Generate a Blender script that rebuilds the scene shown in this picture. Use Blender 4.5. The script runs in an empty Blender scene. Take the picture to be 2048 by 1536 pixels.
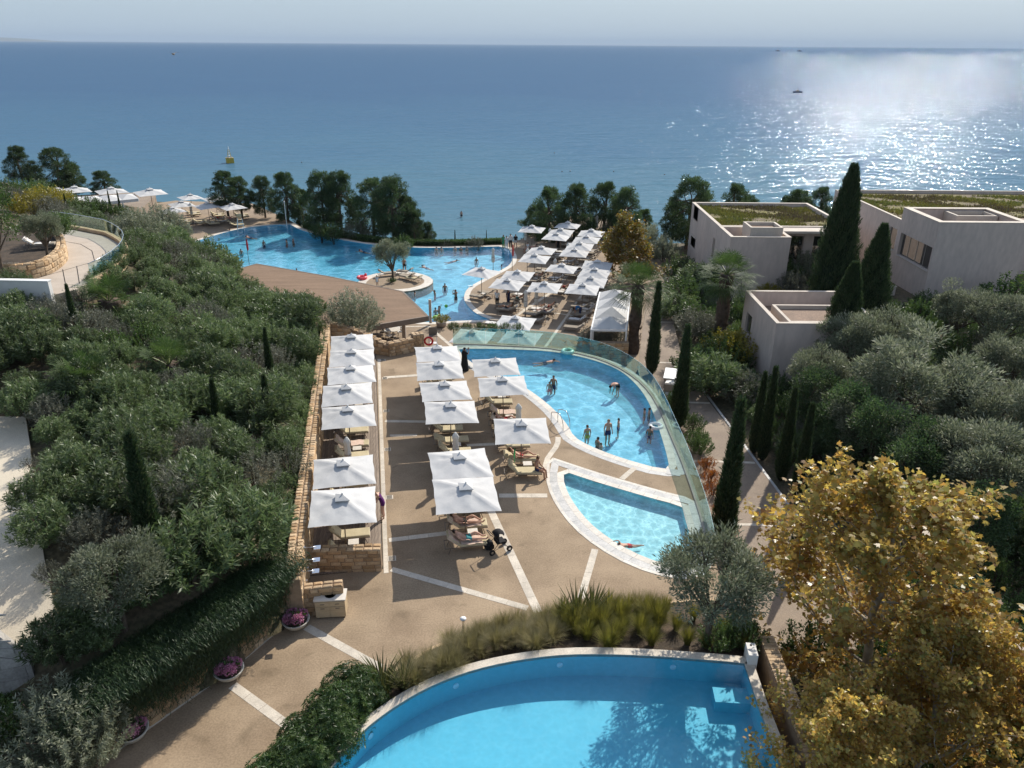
import bpy, bmesh, math, random
import numpy as np
from mathutils import Vector, Matrix
from mathutils.geometry import tessellate_polygon

# ------------------------------------------------------------------ camera, sky, sun, exposure
S = bpy.context.scene
C = S.collection
R = math.radians
H, F = 20.5, 1538.0                     # camera height over the pool terrace, focal length in photo pixels
PITCH, ROLL = R(23.85), R(-0.42)
cam = bpy.data.cameras.new('camera')
camo = bpy.data.objects.new('camera', cam)
C.objects.link(camo)
cam.sensor_width = 36.0
cam.lens = 36.0 * F / 2048.0
cam.clip_start = 0.5
cam.clip_end = 90000.0
camo.matrix_world = Matrix.Translation((0, 0, H)) @ Matrix.Rotation(math.pi / 2 - PITCH, 4, 'X') @ Matrix.Rotation(-ROLL, 4, 'Z')
S.camera = camo

SUN_EL, SUN_AZ = R(37.0), R(30.0)       # azimuth from +Y towards +X
world = bpy.data.worlds.new('World')
S.world = world
world.use_nodes = True
wn, wl = world.node_tree.nodes, world.node_tree.links
wn.clear()
wo = wn.new('ShaderNodeOutputWorld')
wb = wn.new('ShaderNodeBackground')
sky = wn.new('ShaderNodeTexSky')
sky.sky_type = 'NISHITA'
sky.sun_disc = False
sky.sun_elevation = SUN_EL
sky.sun_rotation = SUN_AZ
sky.altitude = 0.0
sky.air_density = 1.0
sky.dust_density = 0.6
sky.ozone_density = 1.5
wb.inputs['Strength'].default_value = 0.15
# sea haze whitens the lowest few degrees of the sky, all round the horizon
wg = wn.new('ShaderNodeTexCoord')
ws = wn.new('ShaderNodeSeparateXYZ')
wl.new(wg.outputs['Generated'], ws.inputs[0])
wr_ = wn.new('ShaderNodeMapRange')
wr_.interpolation_type = 'SMOOTHSTEP'
wr_.inputs['From Min'].default_value = -0.02
wr_.inputs['From Max'].default_value = 0.45
wr_.inputs['To Min'].default_value = 0.97
wr_.inputs['To Max'].default_value = 0.0
wl.new(ws.outputs['Z'], wr_.inputs['Value'])
wm = wn.new('ShaderNodeMix')
wm.data_type = 'RGBA'
wm.inputs[7].default_value = (2.15, 2.7, 3.2, 1)
wl.new(wr_.outputs[0], wm.inputs['Factor'])
wh = wn.new('ShaderNodeHueSaturation')
wh.inputs['Saturation'].default_value = 0.72
wl.new(sky.outputs[0], wh.inputs['Color'])
wl.new(wh.outputs[0], wm.inputs[6])
wl.new(wm.outputs[2], wb.inputs['Color'])
wl.new(wb.outputs[0], wo.inputs['Surface'])

sun = bpy.data.lights.new('sun', 'SUN')
sun.energy = 4.2
sun.angle = R(0.5)
sun.color = (1.0, 0.94, 0.84)
suno = bpy.data.objects.new('sun', sun)
C.objects.link(suno)
SUND = Vector((math.sin(SUN_AZ) * math.cos(SUN_EL), math.cos(SUN_AZ) * math.cos(SUN_EL), math.sin(SUN_EL)))
suno.rotation_euler = SUND.to_track_quat('Z', 'Y').to_euler()
suno.location = (30, 40, 60)

S.view_settings.view_transform = 'Standard'
S.view_settings.look = 'None'
S.view_settings.exposure = 0.48
S.view_settings.gamma = 1.0
S.view_settings.use_curve_mapping = False
S.render.engine = 'CYCLES'
S.cycles.max_bounces = 6
S.cycles.diffuse_bounces = 3
S.cycles.glossy_bounces = 3
S.cycles.transmission_bounces = 4
S.cycles.transparent_max_bounces = 12
S.cycles.sample_clamp_indirect = 6.0
S.cycles.caustics_reflective = False
S.cycles.caustics_refractive = False
S.cycles.use_denoising = True

rnd = random.Random(7)

# ------------------------------------------------------------------ from photo pixels to places
def ray(x, y):
    u, v = (x - 1024) / F, (768 - y) / F
    c, s = math.cos(ROLL), math.sin(ROLL)
    u, v = u * c - v * s, u * s + v * c
    return (u, math.cos(PITCH) + v * math.sin(PITCH), -math.sin(PITCH) + v * math.cos(PITCH))

def at(x, y, z=0.0):
    d = ray(x, y)
    t = (z - H) / d[2]
    return Vector((d[0] * t, d[1] * t, z))

def at_x(x, y, X):
    d = ray(x, y)
    t = X / d[0]
    return Vector((X, d[1] * t, H + d[2] * t))

def at_y(x, y, Y):
    d = ray(x, y)
    t = Y / d[1]
    return Vector((d[0] * t, Y, H + d[2] * t))

def pts(l, z=0.0):
    return [at(x, y, z).to_2d() for x, y in l]

HAZE = 0.00004
ZL = -2.8       # lower pool terrace
ZS = -8.0       # sea
ZU = 6.8        # upper round terrace
ZP = 4.0        # pale drive at the left edge
ZF = 0.85       # rim of the front pool

# ------------------------------------------------------------------ materials
MAT = {}
def newmat(name):
    m = bpy.data.materials.new(name)
    m.use_nodes = True
    n = m.node_tree.nodes
    n.clear()
    o = n.new('ShaderNodeOutputMaterial')
    MAT[name] = m
    return m, n, m.node_tree.links, o

def ramp(n, cols, pos=None):
    r = n.new('ShaderNodeValToRGB')
    e = r.color_ramp.elements
    k = len(cols)
    while len(e) < k:
        e.new(0.5)
    for i, c in enumerate(cols):
        e[i].position = pos[i] if pos else i / max(1, k - 1)
        e[i].color = (*c, 1)
    return r

def plain(name, col, rough=0.7, var=0.0, scale=3.0, col2=None, bump=0.0, bscale=None, metal=0.0, spec=0.3, fine=None, objvar=0.0, stretch=None, detail=4):
    """a Principled surface whose colour drifts between two tones with noise, with fine relief"""
    m, n, l, o = newmat(name)
    p = n.new('ShaderNodeBsdfPrincipled')
    p.inputs['Roughness'].default_value = rough
    p.inputs['Metallic'].default_value = metal
    p.inputs['Specular IOR Level'].default_value = spec
    l.new(p.outputs[0], o.inputs['Surface'])
    g = n.new('ShaderNodeTexCoord')
    vec = g.outputs['Object']
    if stretch:
        mp = n.new('ShaderNodeMapping')
        mp.inputs['Scale'].default_value = stretch
        l.new(vec, mp.inputs[0])
        vec = mp.outputs[0]
    out = None
    if col2 is None and var > 0:
        col2 = tuple(max(0, c * (1 - var)) for c in col)
        col = tuple(min(1, c * (1 + var)) for c in col)
    if col2 is not None:
        t = n.new('ShaderNodeTexNoise')
        t.inputs['Scale'].default_value = scale
        t.inputs['Detail'].default_value = detail
        t.inputs['Roughness'].default_value = 0.6
        l.new(vec, t.inputs['Vector'])
        rp = ramp(n, [col, col2], [0.36, 0.64])
        l.new(t.outputs['Fac'], rp.inputs[0])
        out = rp.outputs[0]
        if fine:
            t2 = n.new('ShaderNodeTexNoise')
            t2.inputs['Scale'].default_value = fine[0]
            t2.inputs['Detail'].default_value = 2
            l.new(vec, t2.inputs['Vector'])
            mx = n.new('ShaderNodeMix')
            mx.data_type = 'RGBA'
            mx.blend_type = 'MULTIPLY'
            mx.inputs['Factor'].default_value = 1.0
            rp2 = ramp(n, [(1 - fine[1],) * 3, (1 + fine[1],) * 3], [0.35, 0.65])
            l.new(t2.outputs['Fac'], rp2.inputs[0])
            l.new(out, mx.inputs[6])
            l.new(rp2.outputs[0], mx.inputs[7])
            out = mx.outputs[2]
    if objvar > 0:
        oi = n.new('ShaderNodeObjectInfo')
        hs = n.new('ShaderNodeHueSaturation')
        mr = n.new('ShaderNodeMapRange')
        mr.inputs['To Min'].default_value = 1 - objvar
        mr.inputs['To Max'].default_value = 1 + objvar
        l.new(oi.outputs['Random'], mr.inputs['Value'])
        l.new(mr.outputs[0], hs.inputs['Value'])
        if out is not None:
            l.new(out, hs.inputs['Color'])
        else:
            hs.inputs['Color'].default_value = (*col, 1)
        out = hs.outputs[0]
    if out is not None:
        l.new(out, p.inputs['Base Color'])
    else:
        p.inputs['Base Color'].default_value = (*col, 1)
    if bump > 0:
        b = n.new('ShaderNodeBump')
        b.inputs['Strength'].default_value = bump
        b.inputs['Distance'].default_value = 0.02
        t3 = n.new('ShaderNodeTexNoise')
        t3.inputs['Scale'].default_value = bscale or scale * 6
        t3.inputs['Detail'].default_value = 3
        l.new(vec, t3.inputs['Vector'])
        l.new(t3.outputs['Fac'], b.inputs['Height'])
        l.new(b.outputs[0], p.inputs['Normal'])
    return m

def leafmat(name, cols, trans=0.3, rough=0.45, objvar=0.15, spec=0.35, tcol=None):
    """leaf: colour picked per leaf from a ramp, some light passing through"""
    m, n, l, o = newmat(name)
    a = n.new('ShaderNodeAttribute')
    a.attribute_name = 'v'
    rp = ramp(n, cols)
    l.new(a.outputs['Fac'], rp.inputs[0])
    oi = n.new('ShaderNodeObjectInfo')
    hs = n.new('ShaderNodeHueSaturation')
    mr = n.new('ShaderNodeMapRange')
    mr.inputs['To Min'].default_value = 1 - objvar
    mr.inputs['To Max'].default_value = 1 + objvar
    l.new(oi.outputs['Random'], mr.inputs['Value'])
    l.new(mr.outputs[0], hs.inputs['Value'])
    l.new(rp.outputs[0], hs.inputs['Color'])
    p = n.new('ShaderNodeBsdfPrincipled')
    p.inputs['Roughness'].default_value = rough
    p.inputs['Specular IOR Level'].default_value = spec
    l.new(hs.outputs[0], p.inputs['Base Color'])
    t = n.new('ShaderNodeBsdfTranslucent')
    h2 = n.new('ShaderNodeHueSaturation')
    h2.inputs['Value'].default_value = 1.5
    h2.inputs['Saturation'].default_value = 1.1
    l.new(hs.outputs[0], h2.inputs['Color'])
    l.new(h2.outputs[0], t.inputs['Color'])
    mx = n.new('ShaderNodeMixShader')
    mx.inputs[0].default_value = trans
    l.new(p.outputs[0], mx.inputs[1])
    l.new(t.outputs[0], mx.inputs[2])
    l.new(mx.outputs[0], o.inputs['Surface'])
    return m

def schlick(n, l, f0, nb=None):
    """Fresnel share of mirrored light, the same from either side of the surface"""
    ge = n.new('ShaderNodeNewGeometry')
    dt = n.new('ShaderNodeVectorMath')
    dt.operation = 'DOT_PRODUCT'
    l.new(ge.outputs['Incoming'], dt.inputs[0])
    l.new(nb.outputs[0] if nb else ge.outputs['Normal'], dt.inputs[1])
    prev_ = dt.outputs['Value']
    for op, v_ in (('ABSOLUTE', None), ('SUBTRACT', 1.0), ('POWER', 5.0), ('MULTIPLY_ADD', 1 - f0)):
        q = n.new('ShaderNodeMath')
        q.operation = op
        q.use_clamp = True
        if op == 'SUBTRACT':
            q.inputs[0].default_value = v_
            l.new(prev_, q.inputs[1])
        else:
            l.new(prev_, q.inputs[0])
            if v_ is not None:
                q.inputs[1].default_value = v_
        if op == 'MULTIPLY_ADD':
            q.inputs[2].default_value = f0
        prev_ = q.outputs[0]
    return q

def watermat(name, tint, scale, strength, caustic=0.35, cscale=1.5, rough=0.04, gloss=1.0):
    """pool water: lets light through (imitated caustic lines painted into its transparent colour), mirrors the sky by Fresnel"""
    m, n, l, o = newmat(name)
    g = n.new('ShaderNodeTexCoord')
    t = n.new('ShaderNodeTexNoise')
    t.inputs['Scale'].default_value = scale
    t.inputs['Detail'].default_value = 3
    t.inputs['Distortion'].default_value = 0.6
    l.new(g.outputs['Object'], t.inputs['Vector'])
    b = n.new('ShaderNodeBump')
    b.inputs['Strength'].default_value = strength
    b.inputs['Distance'].default_value = 0.1
    l.new(t.outputs['Fac'], b.inputs['Height'])
    # imitated caustics: bright light lines painted into the transparent colour by a cell pattern
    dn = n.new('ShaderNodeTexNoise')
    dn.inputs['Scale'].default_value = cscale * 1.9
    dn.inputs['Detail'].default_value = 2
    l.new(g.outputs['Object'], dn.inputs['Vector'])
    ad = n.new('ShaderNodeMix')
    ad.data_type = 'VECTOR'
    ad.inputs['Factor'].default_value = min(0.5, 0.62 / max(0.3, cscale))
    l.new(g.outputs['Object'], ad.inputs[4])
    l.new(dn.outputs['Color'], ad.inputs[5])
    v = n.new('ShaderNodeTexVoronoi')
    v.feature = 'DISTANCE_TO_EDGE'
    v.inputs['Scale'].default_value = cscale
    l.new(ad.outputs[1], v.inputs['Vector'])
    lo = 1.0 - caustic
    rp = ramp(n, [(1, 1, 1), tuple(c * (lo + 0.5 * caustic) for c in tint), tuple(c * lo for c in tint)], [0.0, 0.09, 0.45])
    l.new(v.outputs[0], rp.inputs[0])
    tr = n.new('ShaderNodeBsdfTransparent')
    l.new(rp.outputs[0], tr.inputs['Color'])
    gl = n.new('ShaderNodeBsdfGlossy')
    gl.inputs['Roughness'].default_value = rough
    l.new(b.outputs[0], gl.inputs['Normal'])
    fr = schlick(n, l, 0.02, b)
    ml = n.new('ShaderNodeMath')
    ml.operation = 'MULTIPLY'
    ml.inputs[1].default_value = gloss
    l.new(fr.outputs[0], ml.inputs[0])
    mx = n.new('ShaderNodeMixShader')
    l.new(ml.outputs[0], mx.inputs[0])
    l.new(tr.outputs[0], mx.inputs[1])
    l.new(gl.outputs[0], mx.inputs[2])
    l.new(mx.outputs[0], o.inputs['Surface'])
    return m

def glassmat(name, tint, rough=0.02, floor=0.06):
    m, n, l, o = newmat(name)
    tr = n.new('ShaderNodeBsdfTransparent')
    tr.inputs['Color'].default_value = (*tint, 1)
    gl = n.new('ShaderNodeBsdfGlossy')
    gl.inputs['Roughness'].default_value = rough
    gl.inputs['Color'].default_value = (0.9, 1.0, 0.97, 1)
    fr = schlick(n, l, 0.04)
    ad = n.new('ShaderNodeMath')
    ad.operation = 'ADD'
    ad.inputs[1].default_value = floor
    ad.use_clamp = True
    l.new(fr.outputs[0], ad.inputs[0])
    mx = n.new('ShaderNodeMixShader')
    l.new(ad.outputs[0], mx.inputs[0])
    l.new(tr.outputs[0], mx.inputs[1])
    l.new(gl.outputs[0], mx.inputs[2])
    l.new(mx.outputs[0], o.inputs['Surface'])
    return m

def stained(name, *a, **k):
    """as plain, with scattered darker damp marks and stains"""
    m = plain(name, *a, **k)
    n, l = m.node_tree.nodes, m.node_tree.links
    p = next(x for x in n if x.type == 'BSDF_PRINCIPLED')
    src = p.inputs['Base Color'].links[0].from_socket
    g = next(x for x in n if x.type == 'TEX_COORD')
    cur = src
    for sc_, lo_, hi_, dk in ((0.7, .60, .74, .72), (2.3, .66, .74, .8), (0.16, .45, .7, .86)):
        t = n.new('ShaderNodeTexNoise')
        t.inputs['Scale'].default_value = sc_
        t.inputs['Detail'].default_value = 5
        t.inputs['Distortion'].default_value = 0.8
        l.new(g.outputs['Object'], t.inputs['Vector'])
        rp = ramp(n, [(1, 1, 1), (dk, dk, dk * .98)], [lo_, hi_])
        l.new(t.outputs['Fac'], rp.inputs[0])
        mx = n.new('ShaderNodeMix')
        mx.data_type = 'RGBA'
        mx.blend_type = 'MULTIPLY'
        mx.inputs['Factor'].default_value = 1.0
        l.new(cur, mx.inputs[6])
        l.new(rp.outputs[0], mx.inputs[7])
        cur = mx.outputs[2]
    l.new(cur, p.inputs['Base Color'])
    return m
stained('pebble', (0.37, 0.275, 0.18), 0.85, scale=0.35, col2=(0.25, 0.18, 0.115), fine=(15, 0.13), bump=0.35, bscale=45)
stained('pebble_low', (0.33, 0.245, 0.165), 0.85, scale=0.3, col2=(0.26, 0.195, 0.135), fine=(30, 0.22), bump=0.3, bscale=40)
stained('pathway', (0.30, 0.235, 0.175), 0.85, scale=0.5, col2=(0.24, 0.185, 0.14), fine=(30, 0.2), bump=0.3, bscale=40)
plain('palestone', (0.62, 0.55, 0.45), 0.75, scale=2.5, col2=(0.50, 0.44, 0.36), fine=(22, 0.1), bump=0.25, bscale=25, objvar=0.08)
plain('coping', (0.66, 0.61, 0.53), 0.6, scale=1.8, col2=(0.55, 0.50, 0.43), fine=(16, 0.08), bump=0.2, bscale=20, objvar=0.06)
plain('channel', (0.52, 0.50, 0.47), 0.5, scale=2.2, col2=(0.40, 0.39, 0.37), fine=(14, 0.1), bump=0.2, bscale=20, objvar=0.07)
plain('mortar', (0.30, 0.215, 0.14), 0.9, scale=4, col2=(0.22, 0.155, 0.10), bump=0.4, bscale=30)
plain('stone', (0.50, 0.335, 0.185), 0.85, scale=3.0, col2=(0.37, 0.235, 0.125), fine=(18, 0.16), bump=0.6, bscale=16, objvar=0.28)
plain('stone_pale', (0.56, 0.41, 0.255), 0.85, scale=3.0, col2=(0.43, 0.30, 0.18), fine=(18, 0.16), bump=0.6, bscale=16, objvar=0.24)
plain('claddinggrey', (0.40, 0.375, 0.34), 0.8, scale=2.0, col2=(0.31, 0.29, 0.26), fine=(14, 0.12), bump=0.4, bscale=12, objvar=0.12)
plain('drive', (0.64, 0.56, 0.43), 0.85, scale=0.8, col2=(0.58, 0.50, 0.38), fine=(25, 0.1), bump=0.2, bscale=40)
plain('uppertile', (0.52, 0.44, 0.36), 0.75, scale=0.8, col2=(0.46, 0.385, 0.31), fine=(20, 0.07), bump=0.15, bscale=30, objvar=0.05)
plain('wood', (0.30, 0.235, 0.18), 0.75, scale=2.0, col2=(0.20, 0.155, 0.12), fine=(16, 0.15), stretch=(8, 0.6, 1), bump=0.3, bscale=10, objvar=0.15)
plain('soil', (0.085, 0.06, 0.04), 0.95, scale=1.2, col2=(0.045, 0.035, 0.025), fine=(14, 0.3), bump=0.8, bscale=9)
plain('terrain', (0.13, 0.095, 0.06), 0.95, scale=0.25, col2=(0.06, 0.06, 0.03), fine=(6, 0.3), bump=0.9, bscale=5)
plain('render', (0.55, 0.455, 0.395), 0.85, scale=0.5, col2=(0.48, 0.40, 0.35), stretch=(1, 1, 0.35), fine=(3, 0.06), bump=0.12, bscale=35)
plain('render_trim', (0.56, 0.49, 0.41), 0.8, scale=0.8, col2=(0.48, 0.415, 0.345), fine=(6, 0.04), bump=0.1, bscale=30)
plain('whitewall', (0.72, 0.70, 0.66), 0.8, scale=0.8, col2=(0.64, 0.62, 0.58), bump=0.1, bscale=30)
plain('sedum', (0.17, 0.15, 0.045), 0.95, scale=0.45, col2=(0.14, 0.105, 0.075), fine=(5, 0.45), bump=1.0, bscale=6, detail=7)
plain('gravelroof', (0.29, 0.205, 0.15), 0.95, scale=1.0, col2=(0.22, 0.16, 0.12), fine=(20, 0.25), bump=0.5, bscale=18)
plain('barroof', (0.235, 0.155, 0.10), 0.9, scale=0.5, col2=(0.19, 0.125, 0.08), fine=(10, 0.14), stretch=(0.5, 3.5, 1), bump=0.3, bscale=16)
plain('barfascia', (0.22, 0.17, 0.13), 0.7, scale=1.5, col2=(0.17, 0.13, 0.10), bump=0.1)
plain('concrete', (0.42, 0.36, 0.31), 0.8, scale=1.2, col2=(0.35, 0.30, 0.25), bump=0.2, bscale=20)
plain('canvas', (0.56, 0.55, 0.53), 0.9, scale=0.9, col2=(0.49, 0.48, 0.465), bump=0.8, bscale=2.2, objvar=0.06, spec=0.1)
plain('canvas_closed', (0.66, 0.63, 0.57), 0.9, scale=2.5, col2=(0.56, 0.53, 0.47), bump=0.5, bscale=6, spec=0.1)
plain('cream', (0.55, 0.47, 0.31), 0.9, scale=2.5, col2=(0.47, 0.40, 0.26), fine=(40, 0.06), bump=0.3, bscale=14, objvar=0.08, spec=0.1)
plain('taupe', (0.34, 0.29, 0.23), 0.9, scale=2.5, col2=(0.28, 0.24, 0.19), fine=(40, 0.06), bump=0.3, bscale=14, objvar=0.1, spec=0.1)
plain('towel', (0.66, 0.50, 0.41), 0.95, scale=5, col2=(0.56, 0.42, 0.34), bump=0.8, bscale=9, objvar=0.08, spec=0.05)
plain('towelwhite', (0.72, 0.69, 0.65), 0.95, scale=5, col2=(0.62, 0.59, 0.55), bump=0.8, bscale=9, spec=0.05)
plain('towelgreen', (0.05, 0.30, 0.10), 0.95, scale=5, col2=(0.03, 0.20, 0.07), bump=0.8, bscale=9, spec=0.05)
plain('towelblue', (0.04, 0.17, 0.33), 0.95, scale=5, col2=(0.03, 0.12, 0.24), bump=0.8, bscale=9, spec=0.05)
plain('towelred', (0.5, 0.04, 0.05), 0.95, scale=5, col2=(0.36, 0.02, 0.03), bump=0.8, bscale=9, spec=0.05)
plain('frame', (0.16, 0.125, 0.095), 0.5, var=0.1, scale=6)
plain('tabletop', (0.62, 0.57, 0.50), 0.5, var=0.06, scale=5)
plain('steel', (0.62, 0.62, 0.62), 0.22, metal=1.0, var=0.05, scale=5)
plain('whitepaint', (0.78, 0.77, 0.74), 0.5, var=0.04, scale=4)
plain('blackplastic', (0.015, 0.015, 0.017), 0.5, var=0.3, scale=8)
plain('rubber', (0.02, 0.02, 0.02), 0.8, var=0.2, scale=8)
plain('oak', (0.52, 0.40, 0.25), 0.6, scale=2.0, col2=(0.44, 0.33, 0.20), stretch=(1, 1, 6), fine=(15, 0.08))
plain('darkgap', (0.02, 0.018, 0.016), 0.9, var=0.2, scale=5)
plain('bark', (0.14, 0.105, 0.075), 0.95, scale=5, col2=(0.075, 0.055, 0.04), bump=0.9, bscale=12, stretch=(3, 3, 0.7))
plain('bark_pale', (0.42, 0.38, 0.31), 0.85, scale=4, col2=(0.26, 0.23, 0.18), bump=0.5, bscale=9)
plain('barkpalm', (0.105, 0.075, 0.055), 0.95, scale=5, col2=(0.06, 0.042, 0.03), bump=0.7, bscale=14)
plain('yellow', (0.48, 0.36, 0.06), 0.6, scale=2, col2=(0.38, 0.28, 0.05), bump=0.1)
plain('red', (0.55, 0.03, 0.03), 0.5, var=0.15, scale=4)
plain('pinkfloat', (0.8, 0.10, 0.12), 0.3, var=0.1, scale=4)
plain('mint', (0.42, 0.72, 0.62), 0.3, var=0.1, scale=6)
plain('greenfloat', (0.20, 0.55, 0.10), 0.35, var=0.15, scale=6)
plain('bluefloat', (0.35, 0.60, 0.75), 0.35, var=0.15, scale=6)
plain('bowl', (0.50, 0.47, 0.40), 0.7, scale=3, col2=(0.42, 0.39, 0.33), bump=0.2)
plain('headland', (0.10, 0.11, 0.07), 0.95, scale=0.004, col2=(0.16, 0.14, 0.10))
plain('sand', (0.42, 0.36, 0.27), 0.95, scale=0.4, col2=(0.36, 0.30, 0.22), bump=0.4, bscale=8)
plain('basin_front', (0.085, 0.43, 0.585), 0.7, scale=0.5, col2=(0.078, 0.41, 0.57), fine=(5, 0.03))
plain('basin_kids', (0.36, 0.72, 0.78), 0.7, scale=0.5, col2=(0.32, 0.69, 0.76), fine=(8, 0.05))
plain('basin_mid', (0.19, 0.58, 0.75), 0.7, scale=0.5, col2=(0.16, 0.54, 0.72), fine=(8, 0.05))
plain('basin_big', (0.15, 0.53, 0.72), 0.7, scale=0.4, col2=(0.125, 0.49, 0.69), fine=(8, 0.05))
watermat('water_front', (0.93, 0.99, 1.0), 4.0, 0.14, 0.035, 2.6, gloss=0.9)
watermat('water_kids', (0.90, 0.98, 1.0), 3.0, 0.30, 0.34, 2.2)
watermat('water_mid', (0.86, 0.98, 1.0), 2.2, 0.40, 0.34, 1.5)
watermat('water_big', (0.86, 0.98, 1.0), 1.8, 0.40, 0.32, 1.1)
glassmat('glass', (0.72, 0.83, 0.79), floor=0.05)
glassmat('glass_clear', (0.86, 0.92, 0.90), floor=0.04)
glassmat('glass_edge', (0.45, 0.66, 0.60), floor=0.25)
# dark window glass
m, n, l, o = newmat('windowglass')
p = n.new('ShaderNodeBsdfPrincipled')
p.inputs['Base Color'].default_value = (0.012, 0.014, 0.016, 1)
p.inputs['Roughness'].default_value = 0.03
p.inputs['Specular IOR Level'].default_value = 1.0
p.inputs['IOR'].default_value = 1.9
l.new(p.outputs[0], o.inputs['Surface'])

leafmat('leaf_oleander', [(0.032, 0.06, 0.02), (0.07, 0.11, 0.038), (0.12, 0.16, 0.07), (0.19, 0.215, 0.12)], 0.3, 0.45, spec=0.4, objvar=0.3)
leafmat('leaf_olive', [(0.075, 0.09, 0.05), (0.135, 0.155, 0.095), (0.215, 0.23, 0.155), (0.30, 0.305, 0.225)], 0.3, 0.5)
leafmat('leaf_pine', [(0.02, 0.042, 0.018), (0.052, 0.086, 0.032), (0.11, 0.145, 0.062)], 0.3, 0.6, objvar=0.25)
leafmat('leaf_cypress', [(0.014, 0.03, 0.013), (0.03, 0.056, 0.021), (0.062, 0.092, 0.036), (0.10, 0.10, 0.05)], 0.2, 0.65)
leafmat('leaf_shrub', [(0.022, 0.05, 0.015), (0.055, 0.095, 0.027), (0.11, 0.15, 0.045)], 0.28, 0.45, objvar=0.25)
leafmat('leaf_grey', [(0.07, 0.075, 0.05), (0.115, 0.12, 0.085), (0.17, 0.17, 0.125)], 0.2, 0.5)
leafmat('leaf_yellow', [(0.10, 0.10, 0.02), (0.20, 0.18, 0.03), (0.30, 0.25, 0.05)], 0.3, 0.5)
leafmat('leaf_rosemary', [(0.018, 0.038, 0.016), (0.038, 0.068, 0.026), (0.07, 0.105, 0.042)], 0.15, 0.5)
leafmat('leaf_palm', [(0.035, 0.065, 0.02), (0.06, 0.10, 0.03), (0.10, 0.135, 0.05)], 0.3, 0.6, spec=0.15)
leafmat('leaf_autumn', [(0.22, 0.12, 0.055), (0.38, 0.23, 0.08), (0.48, 0.34, 0.10), (0.44, 0.36, 0.12), (0.24, 0.25, 0.08)], 0.52, 0.35)
leafmat('leaf_autumn_far', [(0.13, 0.07, 0.02), (0.25, 0.15, 0.03), (0.22, 0.18, 0.04), (0.11, 0.13, 0.03)], 0.35, 0.5)
leafmat('leaf_grass', [(0.085, 0.085, 0.03), (0.16, 0.145, 0.055), (0.26, 0.22, 0.11)], 0.3, 0.6)
leafmat('leaf_grass_green', [(0.06, 0.08, 0.018), (0.13, 0.14, 0.03), (0.24, 0.21, 0.05)], 0.3, 0.55)
leafmat('leaf_phormium', [(0.03, 0.05, 0.015), (0.07, 0.085, 0.025), (0.13, 0.12, 0.04)], 0.2, 0.4, spec=0.5)
leafmat('leaf_red', [(0.20, 0.03, 0.015), (0.30, 0.09, 0.02), (0.20, 0.14, 0.03)], 0.3, 0.5)
leafmat('leaf_sedum', [(0.12, 0.09, 0.06), (0.17, 0.15, 0.05), (0.23, 0.22, 0.05), (0.14, 0.16, 0.05)], 0.1, 0.8)
leafmat('petal', [(0.42, 0.14, 0.25), (0.55, 0.24, 0.36), (0.62, 0.36, 0.46)], 0.3, 0.6)

# sea: dark water body, Fresnel mirror of the sky, wave relief at three sizes
m, n, l, o = newmat('sea')
p = n.new('ShaderNodeBsdfPrincipled')
p.inputs['IOR'].default_value = 1.333
p.inputs['Roughness'].default_value = 0.06
p.inputs['Specular IOR Level'].default_value = 0.26
g = n.new('ShaderNodeNewGeometry')
sep = n.new('ShaderNodeSeparateXYZ')
l.new(g.outputs['Position'], sep.inputs[0])
mr = n.new('ShaderNodeMapRange')              # shallows by the beach are greener
mr.inputs['From Min'].default_value = 105
mr.inputs['From Max'].default_value = 520
l.new(sep.outputs['Y'], mr.inputs['Value'])
nz = n.new('ShaderNodeTexNoise')
nz.inputs['Scale'].default_value = 0.012
nz.inputs['Detail'].default_value = 3
l.new(g.outputs['Position'], nz.inputs['Vector'])
ms = n.new('ShaderNodeMath')
ms.operation = 'MULTIPLY_ADD'
ms.inputs[1].default_value = 0.5
l.new(nz.outputs['Fac'], ms.inputs[0])
sb = n.new('ShaderNodeMath')
sb.operation = 'SUBTRACT'
sb.inputs[1].default_value = 0.25
l.new(mr.outputs[0], sb.inputs[0])
l.new(sb.outputs[0], ms.inputs[2])
rp = ramp(n, [(0.085, 0.185, 0.23), (0.062, 0.145, 0.225), (0.05, 0.115, 0.205)], [0.0, 0.35, 1.0])
l.new(ms.outputs[0], rp.inputs[0])
l.new(rp.outputs[0], p.inputs['Base Color'])
mp = n.new('ShaderNodeMapping')
mp.inputs['Rotation'].default_value = (0, 0, R(-12))
mp.inputs['Scale'].default_value = (0.45, 1.0, 1.0)
l.new(g.outputs['Position'], mp.inputs[0])
prev = None
for sc_, st_, di_ in ((0.06, 0.5, 2.4), (0.22, 1.0, 1.9), (0.8, 0.9, 0.5)):
    t = n.new('ShaderNodeTexNoise')
    t.inputs['Scale'].default_value = sc_
    t.inputs['Detail'].default_value = 3
    t.inputs['Roughness'].default_value = 0.55
    l.new(mp.outputs[0], t.inputs['Vector'])
    b = n.new('ShaderNodeBump')
    b.inputs['Strength'].default_value = st_
    b.inputs['Distance'].default_value = di_
    l.new(t.outputs['Fac'], b.inputs['Height'])
    if prev:
        l.new(prev.outputs[0], b.inputs['Normal'])
    prev = b
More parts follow.
